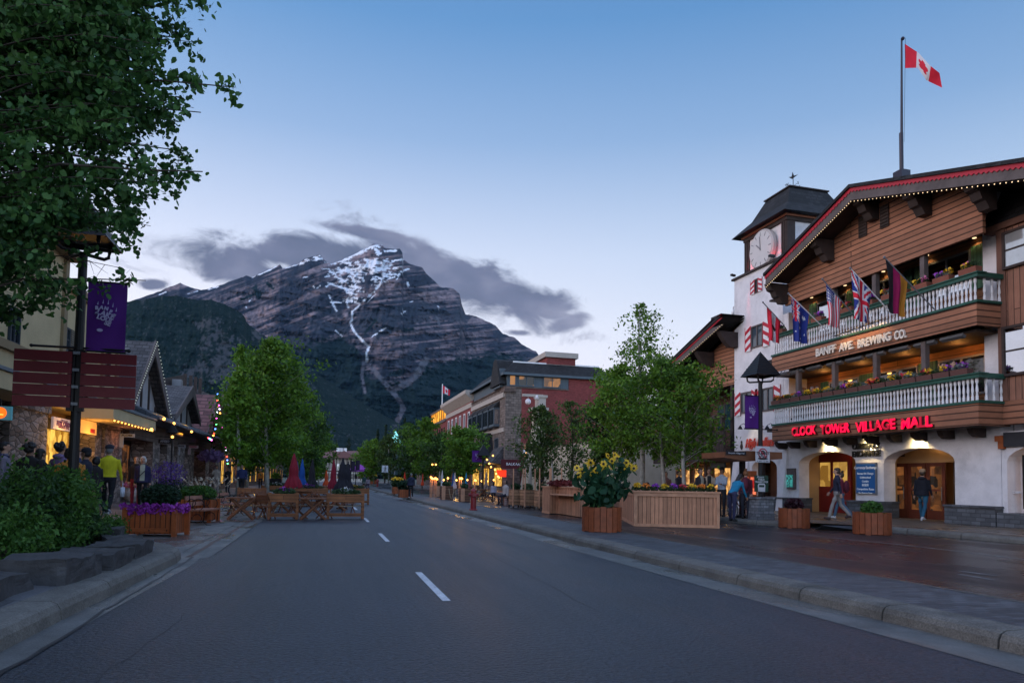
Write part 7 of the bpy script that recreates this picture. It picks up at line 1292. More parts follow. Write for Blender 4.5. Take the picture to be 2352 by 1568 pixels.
rp = wthing('rope', 'pale rope strung along the front of the log patio', 'rope', onz(620, 1190, 0)); A_ = [onz(u, 1191, 0)+np.array([0, -.26, .52]) for u in (530, 618, 684, 752, 834)]
for a, c in zip(A_[:-1], A_[1:]): q.tube([a+(c-a)*t+np.array([0, 0, -.05*math.sin(math.pi*t)]) for t in np.linspace(0, 1, 7)], .012, 5)
q.build('cord', mat('hemp_rope', (.35, .26, .16)), rp)
# ---- closed parasols
def parasol(label, u, v, y, colr, wpx=30, grp='closed patio parasols', z0=.005, fl=.36):
    p = ony(u, v, y); x = p[0]; H_ = p[2]-z0; o = thing('closed_parasol', label, 'parasol', (x, y, z0), rnd.random()*3, grp); q = MB(); q.tube([(0, 0, 0), (0, 0, H_-.05)], .024, 7); q.lathe([(.26, 0), (.26, .06), (.05, .1)], (0, 0, 0), 10); q.build('pole', dwood, o)
    w_ = wpx/2*y/F; z1 = H_*fl; V = []; n, m_ = 32, 14
    for j in range(m_+1):
        t = j/m_; z = z1+(H_-z1)*t; R_ = w_*((1-t)**.85*.92+.06)*(1.0-.3*math.exp(-((t-.35)/.13)**2))
        for k in range(n): a = 2*math.pi*k/n; f = 1+.24*math.cos(a*8)*(1-t)+.06*math.sin(a*3+t*6); V.append((math.cos(a)*R_*f, math.sin(a)*R_*f, z+(.05*math.cos(a*8) if j == 0 else 0)))
    Fc = [(j*n+k, j*n+(k+1) % n, (j+1)*n+(k+1) % n, (j+1)*n+k) for j in range(m_) for k in range(n)]
    rawmesh('canopy', V, Fc, mat('parasol_'+str(colr), colr, rough=.85, var=.15, vs=4, bump=.1), o, True); q = MB(); q.ball((0, 0, H_), .04, n=5); q.build('finial', dwood, o); return o
parasol('big closed crimson parasol tallest of the log patio', 676, 1041, 36, (.22, .008, .02), 36); parasol('closed bright blue parasol right of the crimson one', 695, 1053, 41, (.01, .07, .28), 20); parasol('closed black parasol between blue and dark red ones', 718, 1055, 40, (.012, .01, .014), 24); parasol('closed dark red parasol near the right end of the patio', 767, 1054, 38, (.2, .006, .02), 22); parasol('widest closed black parasol, nearest the lane', 788, 1052, 34, (.014, .012, .018), 36); parasol('closed black parasol tucked behind the widest one', 800, 1060, 37, (.014, .012, .018), 26); parasol('small closed orange parasol seen past the black ones', 750, 1078, 62, (.5, .06, .01), 14); parasol('closed blue grey parasol behind the crimson one', 683, 1058, 44, (.03, .06, .14), 18)
grp = 'closed parasols of the right patios'
for (u, v, y, colr, w_, lb) in ((1218, 1060, 33, (.30, .26, .21), 16, 'closed beige parasol above the post planters'), (1268, 1059, 31, (.32, .28, .23), 17, 'closed beige parasol left of the cedar counter'), (1324, 1068, 30, (.28, .25, .2), 16, 'closed beige parasol half behind the sunflowers'), (1016, 1078, 62, (.5, .46, .45), 9, 'closed white parasol by the torch posts'), (1010, 1080, 64, (.25, .19, .13), 10, 'closed tan parasol behind the white one'), (1045, 1083, 58, (.5, .42, .42), 9, 'closed pale pink parasol before the walking figure sign'), (1041, 1084, 60, (.02, .08, .25), 8, 'closed dark blue parasol beside the pale pink one'), (1071, 1083, 58, (.02, .2, .35), 9, 'closed turquoise parasol right of the walking figure sign'), (1117, 1079, 52, (.3, .2, .16), 11, 'closed dusty pink parasol behind the hydrant'), (944-14, 1083, 80, (.6, .04, .01), 9, 'closed orange red parasol left of the man in dark clothes'), (971, 1086, 80, (.6, .05, .01), 7, 'closed orange parasol at the far patio')): parasol(lb, u-0, v, y, colr, w_, grp, .14, .3)
# ---- hydrants
def hydrant(label, c, h):
    o = wthing('fire_hydrant', label, 'fire hydrant', c, 'red fire hydrants on the median'); s = h/.85; q = MB(); q.lathe([(.16, 0), (.16, .04), (.11, .06), (.105, .5), (.12, .52), (.12, .56), (.11, .58), (.11, .72), (.125, .73), (.12, .77), (.06, .83), (.03, .85)], c, 14); q.v = [(c[0]+(a-c[0])*s, c[1]+(b_-c[1])*s, c[2]+(z-c[2])*s) for a, b_, z in q.v]; m_ = mat('hydrant_red', (.22, .008, .014), rough=.35, var=.2, bump=.1, spec=.6); q.build('barrel', m_, o, smooth=False)
    for dx, dy, r_ in ((-.17, 0, .055), (.17, 0, .055), (0, -.17, .07)): q = MB(); q.tube([(c[0], c[1], c[2]+.6*s), (c[0]+dx*s, c[1]+dy*s, c[2]+.6*s)], r_*s, 10); q.tube([(c[0]+dx*s*.8, c[1]+dy*s*.8, c[2]+.6*s), (c[0]+dx*s*1.15, c[1]+dy*s*1.15, c[2]+.6*s)], r_*s*1.15, 6); q.build('outlet', m_, o)
hc = onz(1087, 1171, .172); hydrant('red fire hydrant on the median beyond the sunflowers', hc, ony(1087, 1121, hc[1])[2]-.17); hc = onz(867, 1117, .17); hydrant('tiny far red fire hydrant beside a yellow flower planter', hc, 1.2)
# ---- walking figure signs
def cross_sign(label, c, y, x0, x1, z0, z1, plinth=None, wing=None):
    o = wthing('crossing_sign', label, 'sign', c, 'pedestrian crossing signs'); q = MB(); xm = (x0+x1)/2; q.tube([(xm, y+.05, c[2]), (xm, y+.05, z1)], .06, 6); q.build('post', grey if plinth is None else black, o); plate(o, 'plate', x0, x1, y-.03, z0, z1, signw, .04)
    w_ = x1-x0; h_ = z1-z0; q = MB(); C_ = lambda *p: [(a, b_) for a, b_ in p]; og = (xm, y-.045, (z0+z1)/2); D_ = ((w_, 0, 0), (0, 0, h_), (0, 1, 0))
    for poly in (C_((-.06, .0), (.08, .0), (.1, .22), (-.04, .25)), C_((-.05, .02), (.02, .02), (-.08, -.33), (-.17, -.33)), C_((0, .02), (.09, .02), (.18, -.33), (.09, -.33)), C_((.06, .22), (.1, .2), (.27, .03), (.22, .0)), C_((-.02, .24), (-.06, .2), (-.22, .05), (-.17, .01)), C_((-.01, .28), (.09, .28), (.1, .38), (-.0, .38)), C_((-.35, -.42), (.35, -.42), (.35, -.39), (-.35, -.39))): q.prism(poly, .004, og, *D_)
    q.build('walking_figure', signk, o); q = MB(); e_ = .035*w_
    for a, b_, c_, d_ in ((x0, x1, z0, z0+e_), (x0, x1, z1-e_, z1), (x0, x0+e_, z0+e_, z1-e_), (x1-e_, x1, z0+e_, z1-e_)): q.box(a, b_, y-.04, y-.031, c_, d_)
    q.build('border', grey, o)
    if plinth: q = MB(); q.box(xm-plinth, xm+plinth, y-.3, y+.4, c[2], c[2]+.72); q.build('plinth', bstone, o)
    return o
c = onz(884, 1122, .172); ya = c[1]; a, e_ = ony(877, 1068, ya), ony(891.5, 1085, ya); cross_sign('white walking figure sign on a stone plinth in the median', c, ya, a[0], e_[0], e_[2], a[2], .75)
ya = 88; a, e_ = ony(1047.5, 1069.5, ya), ony(1064, 1090, ya); cross_sign('white walking figure sign among the right patio lights', ((a[0]+e_[0])/2, ya, .14), ya, a[0], e_[0], e_[2], a[2])
# ---- far lamps along the right sidewalk
c = (float(ony(1109, 1100, 50)[0]), 50, .28); lamp('far street lamp with banner before the stone corner building', c, ony(1107, 1019, 50)[2]); banner('far purple banner near the stone corner building', c[0]-.85, c[0]-.1, 50, ony(1100, 1061, 50)[2], ony(1100, 1034, 50)[2], .5)
c = (float(ony(545, 1120, 36)[0]), 36, .35)
c = ond(393, 1080, 31); lamp('slim lamp post among the left storefront signs', (c[0], c[1], .4), ond(395, 971, 31)[2], 'slim lamp posts of the left sidewalk', sc=.5); c = ond(554, 1100, 47); q = MB(); lamp('dark lamp post behind the bald man in navy', (c[0], c[1], .35), 5.2, 'slim lamp posts of the left sidewalk', sc=.8)
# ---- projecting shop signs on the left
def hang_sign(label, u0, v0, u1, v1, d, s, m_, tm, arm=None, name='hanging_sign'):
    y = ond((u0+u1)/2, (v0+v1)/2, d)[1]; a, c = ony(u0, v0, y), ony(u1, v1, y); x0, x1, z1, z0 = a[0], c[0], a[2], c[2]; o = wthing(name, label, 'sign', ((x0+x1)/2, y, z0), 'projecting shop signs on the left'); plate(o, 'board', x0, x1, y, z0, z1, m_, .05)
    if arm: plate(o, 'side_board', x0, x0+(z1-z0)*1.0, y, arm(y), z0-.003, m_, .05)
    t = text('lettering', s, o, tm, ((x0+x1)/2, y-.01, (z0+z1)/2), (1, 0, 0), (0, 0, 1), (z1-z0)*.75, .004, bold=.004); xs = [q_.co.x for q_ in t.data.vertices]; W = max(xs)-min(xs); k = (x1-x0)*.72/W; xm = (max(xs)+min(xs))/2
    for q_ in t.data.vertices: q_.co.x = xm+(q_.co.x-xm)*k
    q = MB(); q.tube([(XL-.2, y+.03, z1+.12), (x1, y+.03, z1+.12)], .015, 5); q.tube([(x0+.05, y+.03, z1), (x0+.05, y+.03, z1+.12)], .008, 4); q.tube([(x1-.05, y+.03, z1), (x1-.05, y+.03, z1+.12)], .008, 4); q.build('bracket', black, o)
sgm = mat('grey_white_sign', (.33, .34, .38), rough=.5, var=.05, bump=0)
hang_sign('L shaped grey sign with thin letters before the dark shop', 275, 995, 309, 1004, 26, 'FLOSS', sgm, signk, lambda y: ony(280, 1027, y)[2]); hang_sign('black hanging sign with pale letters by the amber fascia', 364, 1008, 393, 1018, 33, 'AÑEJO', signk, sgm); hang_sign('L shaped pale sign on the stone pillar behind the slim lamp', 407, 1021, 426, 1028, 38, 'PRAETER', sgm, signk, lambda y: ony(408, 1044, y)[2]); hang_sign('L shaped pinkish sign farthest along the stone pillars', 432, 1022, 455, 1029, 41, 'PANDORA', mat('pinkish_sign', (.42, .3, .32), var=.05, bump=0), signr, lambda y: ony(434, 1044, y)[2])
hb = onx(485, 1047, -7.0); o = wthing('flower_basket', 'hanging basket of lilac flowers beyond the stone pillars', 'flower basket', hb); clump(o, hb, .8, .6, .42, 500, .14, mat('lilac_petals', (.25, .16, .36), var=.2, bump=0), 'blossoms', 3, 5); q = MB(); q.tube([hb, hb+[0, 0, 1.2]], .02, 4); q.build('hanger', black, o)
pt = onz(302, 1150, .4); o = wthing('stone_pot', 'pale bulbous stone pot with pink flowers behind the man in yellow', 'pot', pt); q = MB(); q.lathe([(.2, 0), (.34, .2), (.36, .35), (.28, .5), (.3, .55)], pt, 14); q.build('pot', mat('pale_stone_pot', (.3, .3, .31), var=.15), o); clump(o, pt+[0, 0, .65], .34, .3, .18, 260, .08, BLOOM['pink'], 'blossoms', 2, 5)
bb_ = onz(633, 1128, .3); o = wthing('black_planter', 'square black planter with a lime green plant on the left sidewalk', 'planter', bb_); q = MB(); q.box(bb_[0]-.45, bb_[0]+.45, bb_[1]-.4, bb_[1]+.4, .3, 1.35); q.build('box', black, o); clump(o, bb_+[0, 0, 1.25], .4, .35, .3, 260, .13, lfC, 'foliage', 3)
# ---- right patio: cedar L planter, counter, post planters
C0 = onz(1457, 1208, .135); R0 = onz(1652, 1213, .135); e1 = (R0-C0); W_ = float(np.linalg.norm(e1)); ang = math.atan2(e1[1], e1[0]); hC = 1.14
cp = thing('cedar_planter_wall', 'long light cedar boarded planter wall in front of the aspens', 'planter', (C0[0], C0[1], .137), ang); q = MB(); D_ = 7.2
q.box(.02, W_-.02, .02, D_, .06, hC-.1); q.build('boarding', rawc, cp); q = MB(); q.box(-.01, W_+.01, -.01, .019, 0, .09); q.box(-.01, W_+.01, -.012, .019, hC-.2, hC-.08); q.box(-.012, .019, .02, D_, 0, .09); q.box(-.012, .019, .02, D_, hC-.2, hC-.08); q.box(-.013, .08, -.014, .018, .09, hC-.2); q.box(W_-.08, W_+.012, -.014, .018, .09, hC-.2); q.build('trim', rawp, cp); q = MB(); q.box(-.04, W_+.04, -.04, D_+.02, hC-.08, hC-.03); q.build('cap', rawp, cp)
for ch in cp.children:
    for v_ in ch.data.vertices: v_.co.x -= .102*v_.co.y
for i in range(9): k_ = ['yellow', 'orange', 'purple', 'yellow', 'purple', 'red', 'yellow', 'orange', 'yellow'][i]; fo_c = thing('bedding_flowers', f'{ORDS[i]} clump of {k_} flowers from the left on the light cedar planter', 'flowers', (C0[0]+math.cos(ang)*(.15+i*.28), C0[1]+math.sin(ang)*(.15+i*.28)+.2, .137+hC), 0, 'flower clumps on the cedar planter'); clump(fo_c, (0, 0, .04), .17, .14, .1, 150, .06, fol, 'foliage', i); clump(fo_c, (0, -.03, .12), .12, .1, .08, 60, .06, BLOOM[k_], 'blossoms', i+2, 5)
ct = thing('cedar_counter', 'light cedar bar counter with a shelf left of the sunflowers', 'counter', (9.05, 24.4, .137), 0); q = MB(); q.box(0, .9, 2.6, 3.6, .02, 1.1); q.box(.35, 1.2, 0, 2.6, .02, 1.1); q.build('boarding', rawc, ct); q = MB(); q.box(-.04, .94, 2.56, 3.64, 1.1, 1.15); q.box(.3, 1.24, -.04, 2.56, 1.1, 1.15); q.box(-.02, .35, .1, 2.5, .8, .84); q.box(-.012, 0, 2.58, 3.62, .0, .1); q.build('top', rawp, ct)
rf_ = thing('red_flowers', 'dark red flowers on the cedar counter', 'flowers', (9.5, 26.6, 1.29)); clump(rf_, (0, .3, .12), .55, .6, .14, 500, .09, mat('dark_red_leaves', (.12, .015, .015), var=.4, bump=0), 'blossoms', 3, 5)
pg = 'planter boxes with tall bare posts'
for i, (u, v) in enumerate(((1176, 1166), (1203, 1168), (1236, 1171), (1262, 1174))):
    c = onz(u, v, .135); o = thing('post_planter', f'{ORDS[i]} plank box planter with tall posts, from the left', 'planter', (c[0]+.25, c[1]+.2, .137), rad(6), pg); q = MB(); q.box(-.27, .27, -.3, .3, .14, .92); q.build('box', mat('mixed_plank_box', (.33, .17, .09), rough=.7, var=.35, vs=3, pat='hb', pw=(.6, .15, .012)), o)
    q = MB(); q.box(-.25, .25, -.28, .28, .86, .9); q.build('soil', soil, o)
    for sx in (-1, 1):
        for sy in (-1, 1): q = MB(); q.box(sx*.25-.03, sx*.25+.03, sy*.28-.03, sy*.28+.03, 0, .14); q.build('leg', dwood, o)
    for sx, sy in ((-.28, -.33), (.24, -.33)): q = MB(); q.tube([(sx, sy, .1), (sx, sy, 1.95)], .032, 7); q.build('post', rawp, o)
    gr_ = MB(); clump(o, (0, 0, 1.05), .26, .26, .18, 240, .1, fol if i != 3 else folg, 'grass', i)
    if i < 3: q = MB(); q.tube([(.27, -.2, .75), (.55, -.2, .5), (.8, -.2, .6)], .018, 5); q.build('rope', mat('hemp_rope', (.35, .26, .16)), o)
# far right patio
def at55(x6, y6, y=56): return ony((1700+x6/6.273)/1.7415, (1780+y6/6.273)/1.7415, y)
pb_ = mat('brown_patio_plank', (.17, .075, .04), rough=.7, var=.25, pat='hb', pw=(2, .16, .02))
for i, (xa, xb, zt, zb, y, lb) in enumerate(((430, 700, 1020, 1290, 44, 'brown plank patio planter left of the ropes'), (910, 1130, 1080, 1370, 41, 'brown plank patio planter behind the hydrant'), (300, 410, 1020, 1250, 52, 'narrow plank planter by the torch posts'))):
    a, c = at55(xa, zt, y), at55(xb, zb, y); o = wthing('plank_planter', lb, 'planter', (a[0], y, .14), 'brown plank patio planters'); q = MB(); q.box(a[0], c[0], y, y+.7, .15, a[2]); q.build('box', pb_, o); q = MB(); q.box(a[0]-.02, a[0]+.22, y-.03, y, .17, a[2]); q.build('end_board', rawp, o); clump(o, ((a[0]+c[0])/2, y+.35, a[2]+.12), (c[0]-a[0])*.4, .25, .16, 300, .12, fol, 'foliage', i)
for i, (x6, y6, y7) in enumerate(((135, 760, 1200), (160, 790, 1210), (185, 800, 1210), (232, 800, 1220), (262, 790, 1220), (292, 810, 1220), (562, 780, 990), (862, 790, 1090), (910, 790, 1100), (1255, 840, 1100), (1240, 830, 1090))):
    y = 50 if i < 6 else 45; a, c = at55(x6, y6, y), at55(x6, y7, y); o = wthing('patio_post', f'{ORDS[i]} slender patio post with a warm lamp, from the left', 'post', (a[0], y, .14), 'patio posts with small lamps'); q = MB(); q.tube([(a[0], y, .14), (a[0], y, a[2])], .035, 6); q.build('post', rawp, o); q = MB(); q.ball((a[0]+.03, y-.07, a[2]-.12), .065, n=6); q.build('bulb', warm, o)
fb_ = wthing('festoon_lights', 'festoon of warm bulbs sweeping down in front of the stone corner building', 'string lights', at55(1600, 600, 54))
pp = [at55(x, y, 54) for x, y in ((1505, 170), (1540, 250), (1555, 360), (1610, 460), (1655, 545), (1755, 610), (1785, 715), (1830, 780), (1860, 805), (1725, 870), (1565, 900), (1420, 895), (1065, 870), (930, 840), (790, 875), (470, 870), (185, 483), (272, 483), (1705, 260))]
for p in pp: q = MB(); q.ball(p, .07, n=6); q.build('bulb', warm, fb_)
q = MB(); q.tube(pp[:9], .012, 4); q.tube(pp[9:16], .012, 4); q.build('cord', black, fb_)
for p in (pp[3], pp[6], pp[11], pp[14], at55(230, 800, 50), at55(900, 830, 45)): point('patio_light', p+[0, -.3, 0], 13, (1, .5, .12), .12)
rp2 = wthing('rope', 'sagging ropes between the brown plank planters of the right patio', 'rope', at55(800, 1150, 43)); q = MB()
for (xa, xb, ya_) in ((600, 730, 1080), (750, 880, 1080)):
    a, c = at55(xa, ya_, 43.5), at55(xb, ya_+20, 43.5); q.tube([a+(c-a)*t-np.array([0, 0, .65*math.sin(math.pi*t)]) for t in np.linspace(0, 1, 9)], .022, 5)
q.build('cord', mat('hemp_rope', (.35, .26, .16)), rp2)
def picnic(c, rz, label, m_=logw):
    o = thing('picnic_table', label, 'table', c, rz, 'picnic tables of the right patio'); q = MB()
    for k in range(4): q.obox((0, -.3+k*.2, .75), 1.7, .17, .04)
    q.build('tabletop', m_, o)
    for sy in (-.7, .7): q = MB(); q.obox((0, sy, .45), 1.7, .25, .04); q.build('seat', m_, o)
    for sx in (-.6, .6):
        for s_ in (-1, 1): q = MB(); q.tube([(sx, s_*.68, 0), (sx, -s_*.1, .72)], .04, 5); q.build('leg', m_, o)
    return o
for i, (u, v, lb) in enumerate(((1157, 1158, 'picnic table right of the girl in the grey jacket'), (1100, 1150, 'picnic table behind the hydrant'), (1035, 1135, 'picnic table inside the roped patio'), (1075, 1137, 'picnic table farther back in the roped patio'))):
    c = onz(u, v, .137); picnic((c[0]+.6, c[1], .137), rad(20+i*30), lb)
def metal_chair(c, rz, label):
    o = thing('metal_chair', label, 'chair', c, rz, 'black metal patio chairs'); q = MB(); q.obox((0, 0, .45), .42, .42, .03); q.build('seat', black, o)
    for sx in (-.19, .19):
        for sy in (-.19, .19): q = MB(); q.tube([(sx*1.15, sy*1.15, 0), (sx, sy, .45)], .014, 5); q.build('leg', black, o)
    q = MB(); q.tube([(-.2, .2, .45), (-.24, .26, .9), (-.1, .28, .98), (.1, .28, .98), (.24, .26, .9), (.2, .2, .45)], .014, 5)
    for k in (-.1, 0, .1): q.tube([(k*.6, .21, .46), (k*1.6, .27, .94)], .008, 4)
    q.build('backrest', black, o); return o
m0 = None
for u, v, a, lb in ((1118, 1152, 190, 'black metal chair with a coat over it by the picnic tables'), (1143, 1154, 80, 'black metal chair beside the girl in grey'), (1106, 1146, 20, 'black metal chair farther behind the hydrant')):
    c = onz(u, v, .137); c[2] = .137
    if m0 is None: m0 = metal_chair(c, rad(a), lb)
    else: copy_tree(m0, None, c, rad(a), lb)
# purple tent, traffic poles far down the street
tp = ony(826, 1065, 150); o = wthing('canopy_tent', 'small purple pop up tent far down the street', 'tent', (tp[0], 150, .1)); s_ = 1.75; ze = ony(826, 1078, 150)[2]; q = MB(); q.add([(tp[0]-s_*1.3, 149, ze), (tp[0]+s_*1.3, 149, ze), (tp[0]+s_*1.3, 152.5, ze), (tp[0]-s_*1.3, 152.5, ze), (tp[0], 150.7, tp[2]), (tp[0]-s_*1.3, 149, ze-.4), (tp[0]+s_*1.3, 149, ze-.4)], [(0, 1, 4), (1, 2, 4), (2, 3, 4), (3, 0, 4), (5, 6, 1, 0)]); q.build('canopy', mat('purple_tent_cloth', (.32, .06, .38), rough=.7), o)
for dx in (-2.2, 2.2):
    for dy in (149.1, 152.4): q = MB(); q.tube([(tp[0]+dx, dy, 0), (tp[0]+dx, dy, ze)], .05, 5); q.build('leg', whitep, o)
for i, (u, v) in enumerate(((771+40, 1052), (822, 1050))):
    p = ony(u-4, v, 120); o = wthing('tall_banner_pole', ('dark pole with banner left of the purple tent', 'dark pole with banner and small sign nearer the tent')[i], 'pole', (p[0], 120, 0), 'dark poles far down the street'); q = MB(); q.tube([(p[0], 120, 0), (p[0], 120, p[2])], .08, 6); q.build('pole', black, o); q = MB(); q.box(p[0]+.05, p[0]+.65, 119.97, 120, p[2]-2.2, p[2]-.5); q.build('banner_cloth', mat('dark_banner', (.02, .012, .03)), o)
# metal ramp plate to the lowered curb
a, c, d_, e_ = onz(1870, 1217, .14), onz(2005, 1221, .14), onz(2000, 1208, .3), onz(1890, 1206, .3); rm = wthing('metal_ramp', 'dark metal ramp plate laid at the curb between the round planters', 'ramp', a); q = MB()
q.add([a, c, [d_[0], d_[1], .30], [e_[0], e_[1], .30], a+[0, 0, .012], c+[0, 0, .012], [d_[0], d_[1], .315], [e_[0], e_[1], .315]], [(3, 2, 1, 0), (4, 5, 6, 7), (0, 1, 5, 4), (1, 2, 6, 5), (2, 3, 7, 6), (3, 0, 4, 7)]); q.build('plate', mat('wet_steel', (.05, .05, .055), rough=.15, metal=.5, var=.2, bump=.1), rm)
# bicycles
def bicycle(c, rz, label, fm):
    o = thing('bicycle', label, 'bicycle', c, rz, 'parked bicycles at the bus stop'); R_ = .335
    for x in (-.52, .52):
        q = MB(); q.tube([(x+R_*math.cos(t), 0, R_+R_*math.sin(t)) for t in np.linspace(0, 2*math.pi, 29)], .02, 6, False); w = q.build('wheel', mat('tyre_rubber', (.015, .015, .015)), o); q = MB(); q.tube([(x+(R_-.035)*math.cos(t), 0, R_+(R_-.035)*math.sin(t)) for t in np.linspace(0, 2*math.pi, 29)], .009, 5, False); q.tube([(x, -.04, R_), (x, .04, R_)], .025, 6); q.build('rim', mat('alloy_rim', (.45, .45, .47), metal=.7, rough=.3), w)
        q = MB()
        for k in range(14): t = k*math.pi/7; q.tube([(x, .02*(-1)**k, R_), (x+(R_-.04)*math.cos(t), 0, R_+(R_-.04)*math.sin(t))], .0025, 3, False)
        q.build('spokes', grey, w)
    q = MB(); bb = (-.08, 0, .3); st = (-.2, 0, .8); hd = (.36, 0, .82); hl = (.4, 0, .72)
    for a_, b_ in ((bb, st), (st, hd), (bb, hl), (hd, hl)): q.tube([a_, b_], .018, 7)
    for sy in (-.035, .035): q.tube([(-.52, sy, R_), bb], .009, 5); q.tube([(-.52, sy, R_), (-.19, sy*.5, .74)], .008, 5); q.tube([hl, (.52, sy, R_)], .012, 5)
    q.build('frame', fm, o); q = MB(); q.tube([st, (-.22, 0, .92)], .014, 6); q.ball((-.23, 0, .94), .13, .07, .035, 6); q.build('saddle', black, o)
    q = MB(); q.tube([hd, (.34, 0, .95)], .014, 6); q.tube([(.3, -.3, .97), (.37, -.12, .99), (.37, .12, .99), (.3, .3, .97)], .012, 6); q.build('handlebar', black, o)
    q = MB(); q.tube([(-.08, -.09, .3), (-.02, -.1, .16)], .01, 5); q.tube([(-.08, .09, .3), (-.14, .1, .44)], .01, 5); q.obox((-.01, -.14, .15), .09, .1, .02); q.obox((-.15, .14, .45), .09, .1, .02); q.lathe([(.09, -.01), (.09, .01)], (0, 0, 0), 14); v0 = len(q.v)-28; q.v[v0:] = [(-.08+a_, .05+z, .3+b_) for a_, b_, z in q.v[v0:]]; q.build('crank', grey, o); return o
mar = mat('maroon_bike_paint', (.12, .012, .02), rough=.35, var=.1, bump=0, metal=.3)
bc = onz(1700, 1190, .28); bicycle((bc[0], bc[1], .282), rad(-152), 'maroon mountain bicycle in front of the bus shelter post', mar); bicycle((bc[0]-.4, bc[1]+1.1, .282), rad(-125), 'dark bicycle leaning behind the maroon one', black)
# ================================================================== people
SK = {'light': mat('light_skin', (.42, .24, .17), rough=.55, var=.08, bump=0), 'tan': mat('tan_skin', (.30, .16, .10), rough=.55, var=.08, bump=0), 'brown': mat('brown_skin', (.17, .085, .05), rough=.55, var=.08, bump=0)}
HAIR = {'black': mat('black_hair', (.01, .008, .008), rough=.5, var=.3, vs=30, bump=.4, bs=90), 'brown': mat('brown_hair', (.045, .025, .015), rough=.5, var=.3, vs=30, bump=.4, bs=90), 'white': mat('white_hair', (.45, .43, .40), rough=.6, var=.2, vs=30, bump=.4, bs=90), 'grey': mat('grey_hair', (.16, .15, .15), rough=.6, var=.2, vs=30, bump=.4), 'ginger': mat('ginger_hair', (.2, .08, .03), rough=.6, var=.2, vs=30, bump=.4)}
eyem = mat('eye_dark', (.015, .01, .01), rough=.2, var=0, bump=0); lipm = mat('lip', (.25, .07, .06), rough=.5, var=0, bump=0)
def cloth(c): return mat('cloth_%.3f_%.3f_%.3f' % c, c, rough=.9, var=.18, vs=9, bump=.35, bs=14)
GP = 'people on the left sidewalk'
def person(label, x, y, z, h, facing, top, bottom, shoe=(.02, .02, .02), skin='light', hair='brown', hs='short', pose='stand', arms=None, coat=0, extra=None, shorts=False, group=None, turn=0, lean=0, under=None, wide=1.0, cap=None, half=False):
    s = h/1.75; V3 = lambda *a: np.array(a, float); legs = []; bones = []
    dz = 0
    pr = dict(stand=((3, 2), (-3, 2)), walk=((19, 5), (-15, 26)), stride=((-16, 22), (20, 7)), sit=((84, 86), (80, 82)), lean=((6, 3), (-8, 4)))[pose]
    hipz = .92; hips = []
    for sd, (a, k) in zip((-1, 1), pr):
        hp = V3(sd*.092, 0, hipz); kn = hp+.43*V3(sd*(.02 if pose != 'sit' else .12), math.sin(rad(a)), -math.cos(rad(a))); an = kn+.42*V3(0, math.sin(rad(a-k)), -math.cos(rad(a-k))); fa = rad((a-k)*.6 if pose != 'sit' else 0); toe = an+V3(sd*.02, .17*math.cos(fa), -.055+.17*math.sin(fa) if a-k > 0 else -.055+.1*math.sin(fa)); hips.append((hp, kn, an, toe))
    mz = min(min(l[2][2]-.085, l[3][2]-.03) for l in hips)
    if pose == 'sit': mz = hipz-.1-.45
    off = V3(0, 0, -mz); ln = rad(lean); rot = lambda p: V3(p[0], p[1]*math.cos(ln)+(p[2]-hipz)*math.sin(ln), hipz+(p[2]-hipz)*math.cos(ln)-p[1]*math.sin(ln))
    M_ = MB()
    def loft(secs, n=16):
        vs = []; fs = []
        for c, rx, ry in secs:
            for k in range(n): t = 2*math.pi*k/n; p = rot(V3(c[0]+rx*math.cos(t), c[1]+ry*math.sin(t), c[2])); vs.append(p)
        for i in range(len(secs)-1):
            for k in range(n): fs.append((i*n+k, i*n+(k+1) % n, (i+1)*n+(k+1) % n, (i+1)*n+k))
        fs.append(tuple(range(n))[::-1]); fs.append(tuple((len(secs)-1)*n+k for k in range(n))); M_.add(vs, fs)
    w_ = wide; ct = .018 if coat else 0
    loft([((0, 0, .84), (.15+ct)*w_, .11+ct), ((0, -.01, .92), (.172+ct)*w_, .125+ct), ((0, 0, 1.03), (.155+ct)*w_, .11+ct), ((0, .005, 1.17), (.16+ct)*w_, .112+ct), ((0, .005, 1.3), (.182+ct)*w_, .12+ct), ((0, -.005, 1.4), (.185+ct)*w_, .105+ct*.5), ((0, -.01, 1.455), .135*w_, .08), ((0, 0, 1.49), .07, .065), ((0, .005, 1.56), .055, .058)])
    T_ = lambda pts, rs, n=10: M_.tube([tuple(p) for p in pts], rs, n)
    bones += [('top' if not under else 'top', rot(V3(0, 0, 1.0-coat)), rot(V3(0, 0, 1.42))), ('bottom', rot(V3(-.06, 0, .86)), rot(V3(.06, 0, .86))), ('skin', rot(V3(0, 0, 1.52)), rot(V3(0, .02, 1.68)))]
    tl = rad(turn); hc = V3(0, .015, 1.645)
    hrot = lambda p: rot(hc+V3((p[0]-hc[0])*math.cos(tl)-(p[1]-hc[1])*math.sin(tl), (p[0]-hc[0])*math.sin(tl)+(p[1]-hc[1])*math.cos(tl), p[2]-hc[2]))
    def hball(c, rx, ry, rz_, mb=M_):
        n = len(mb.v); mb.ball(c, rx, ry, rz_, 10); mb.v[n:] = [tuple(hrot(np.array(p))) for p in mb.v[n:]]
    hball((0, .0, 1.665), .077, .097, .09); hball((0, .03, 1.60), .058, .065, .062); hball((0, .055, 1.575), .036, .036, .03); hball((0, .108, 1.628), .014, .024, .026)
    for sd in (-1, 1): hball((sd*.078, -.005, 1.635), .012, .022, .032)
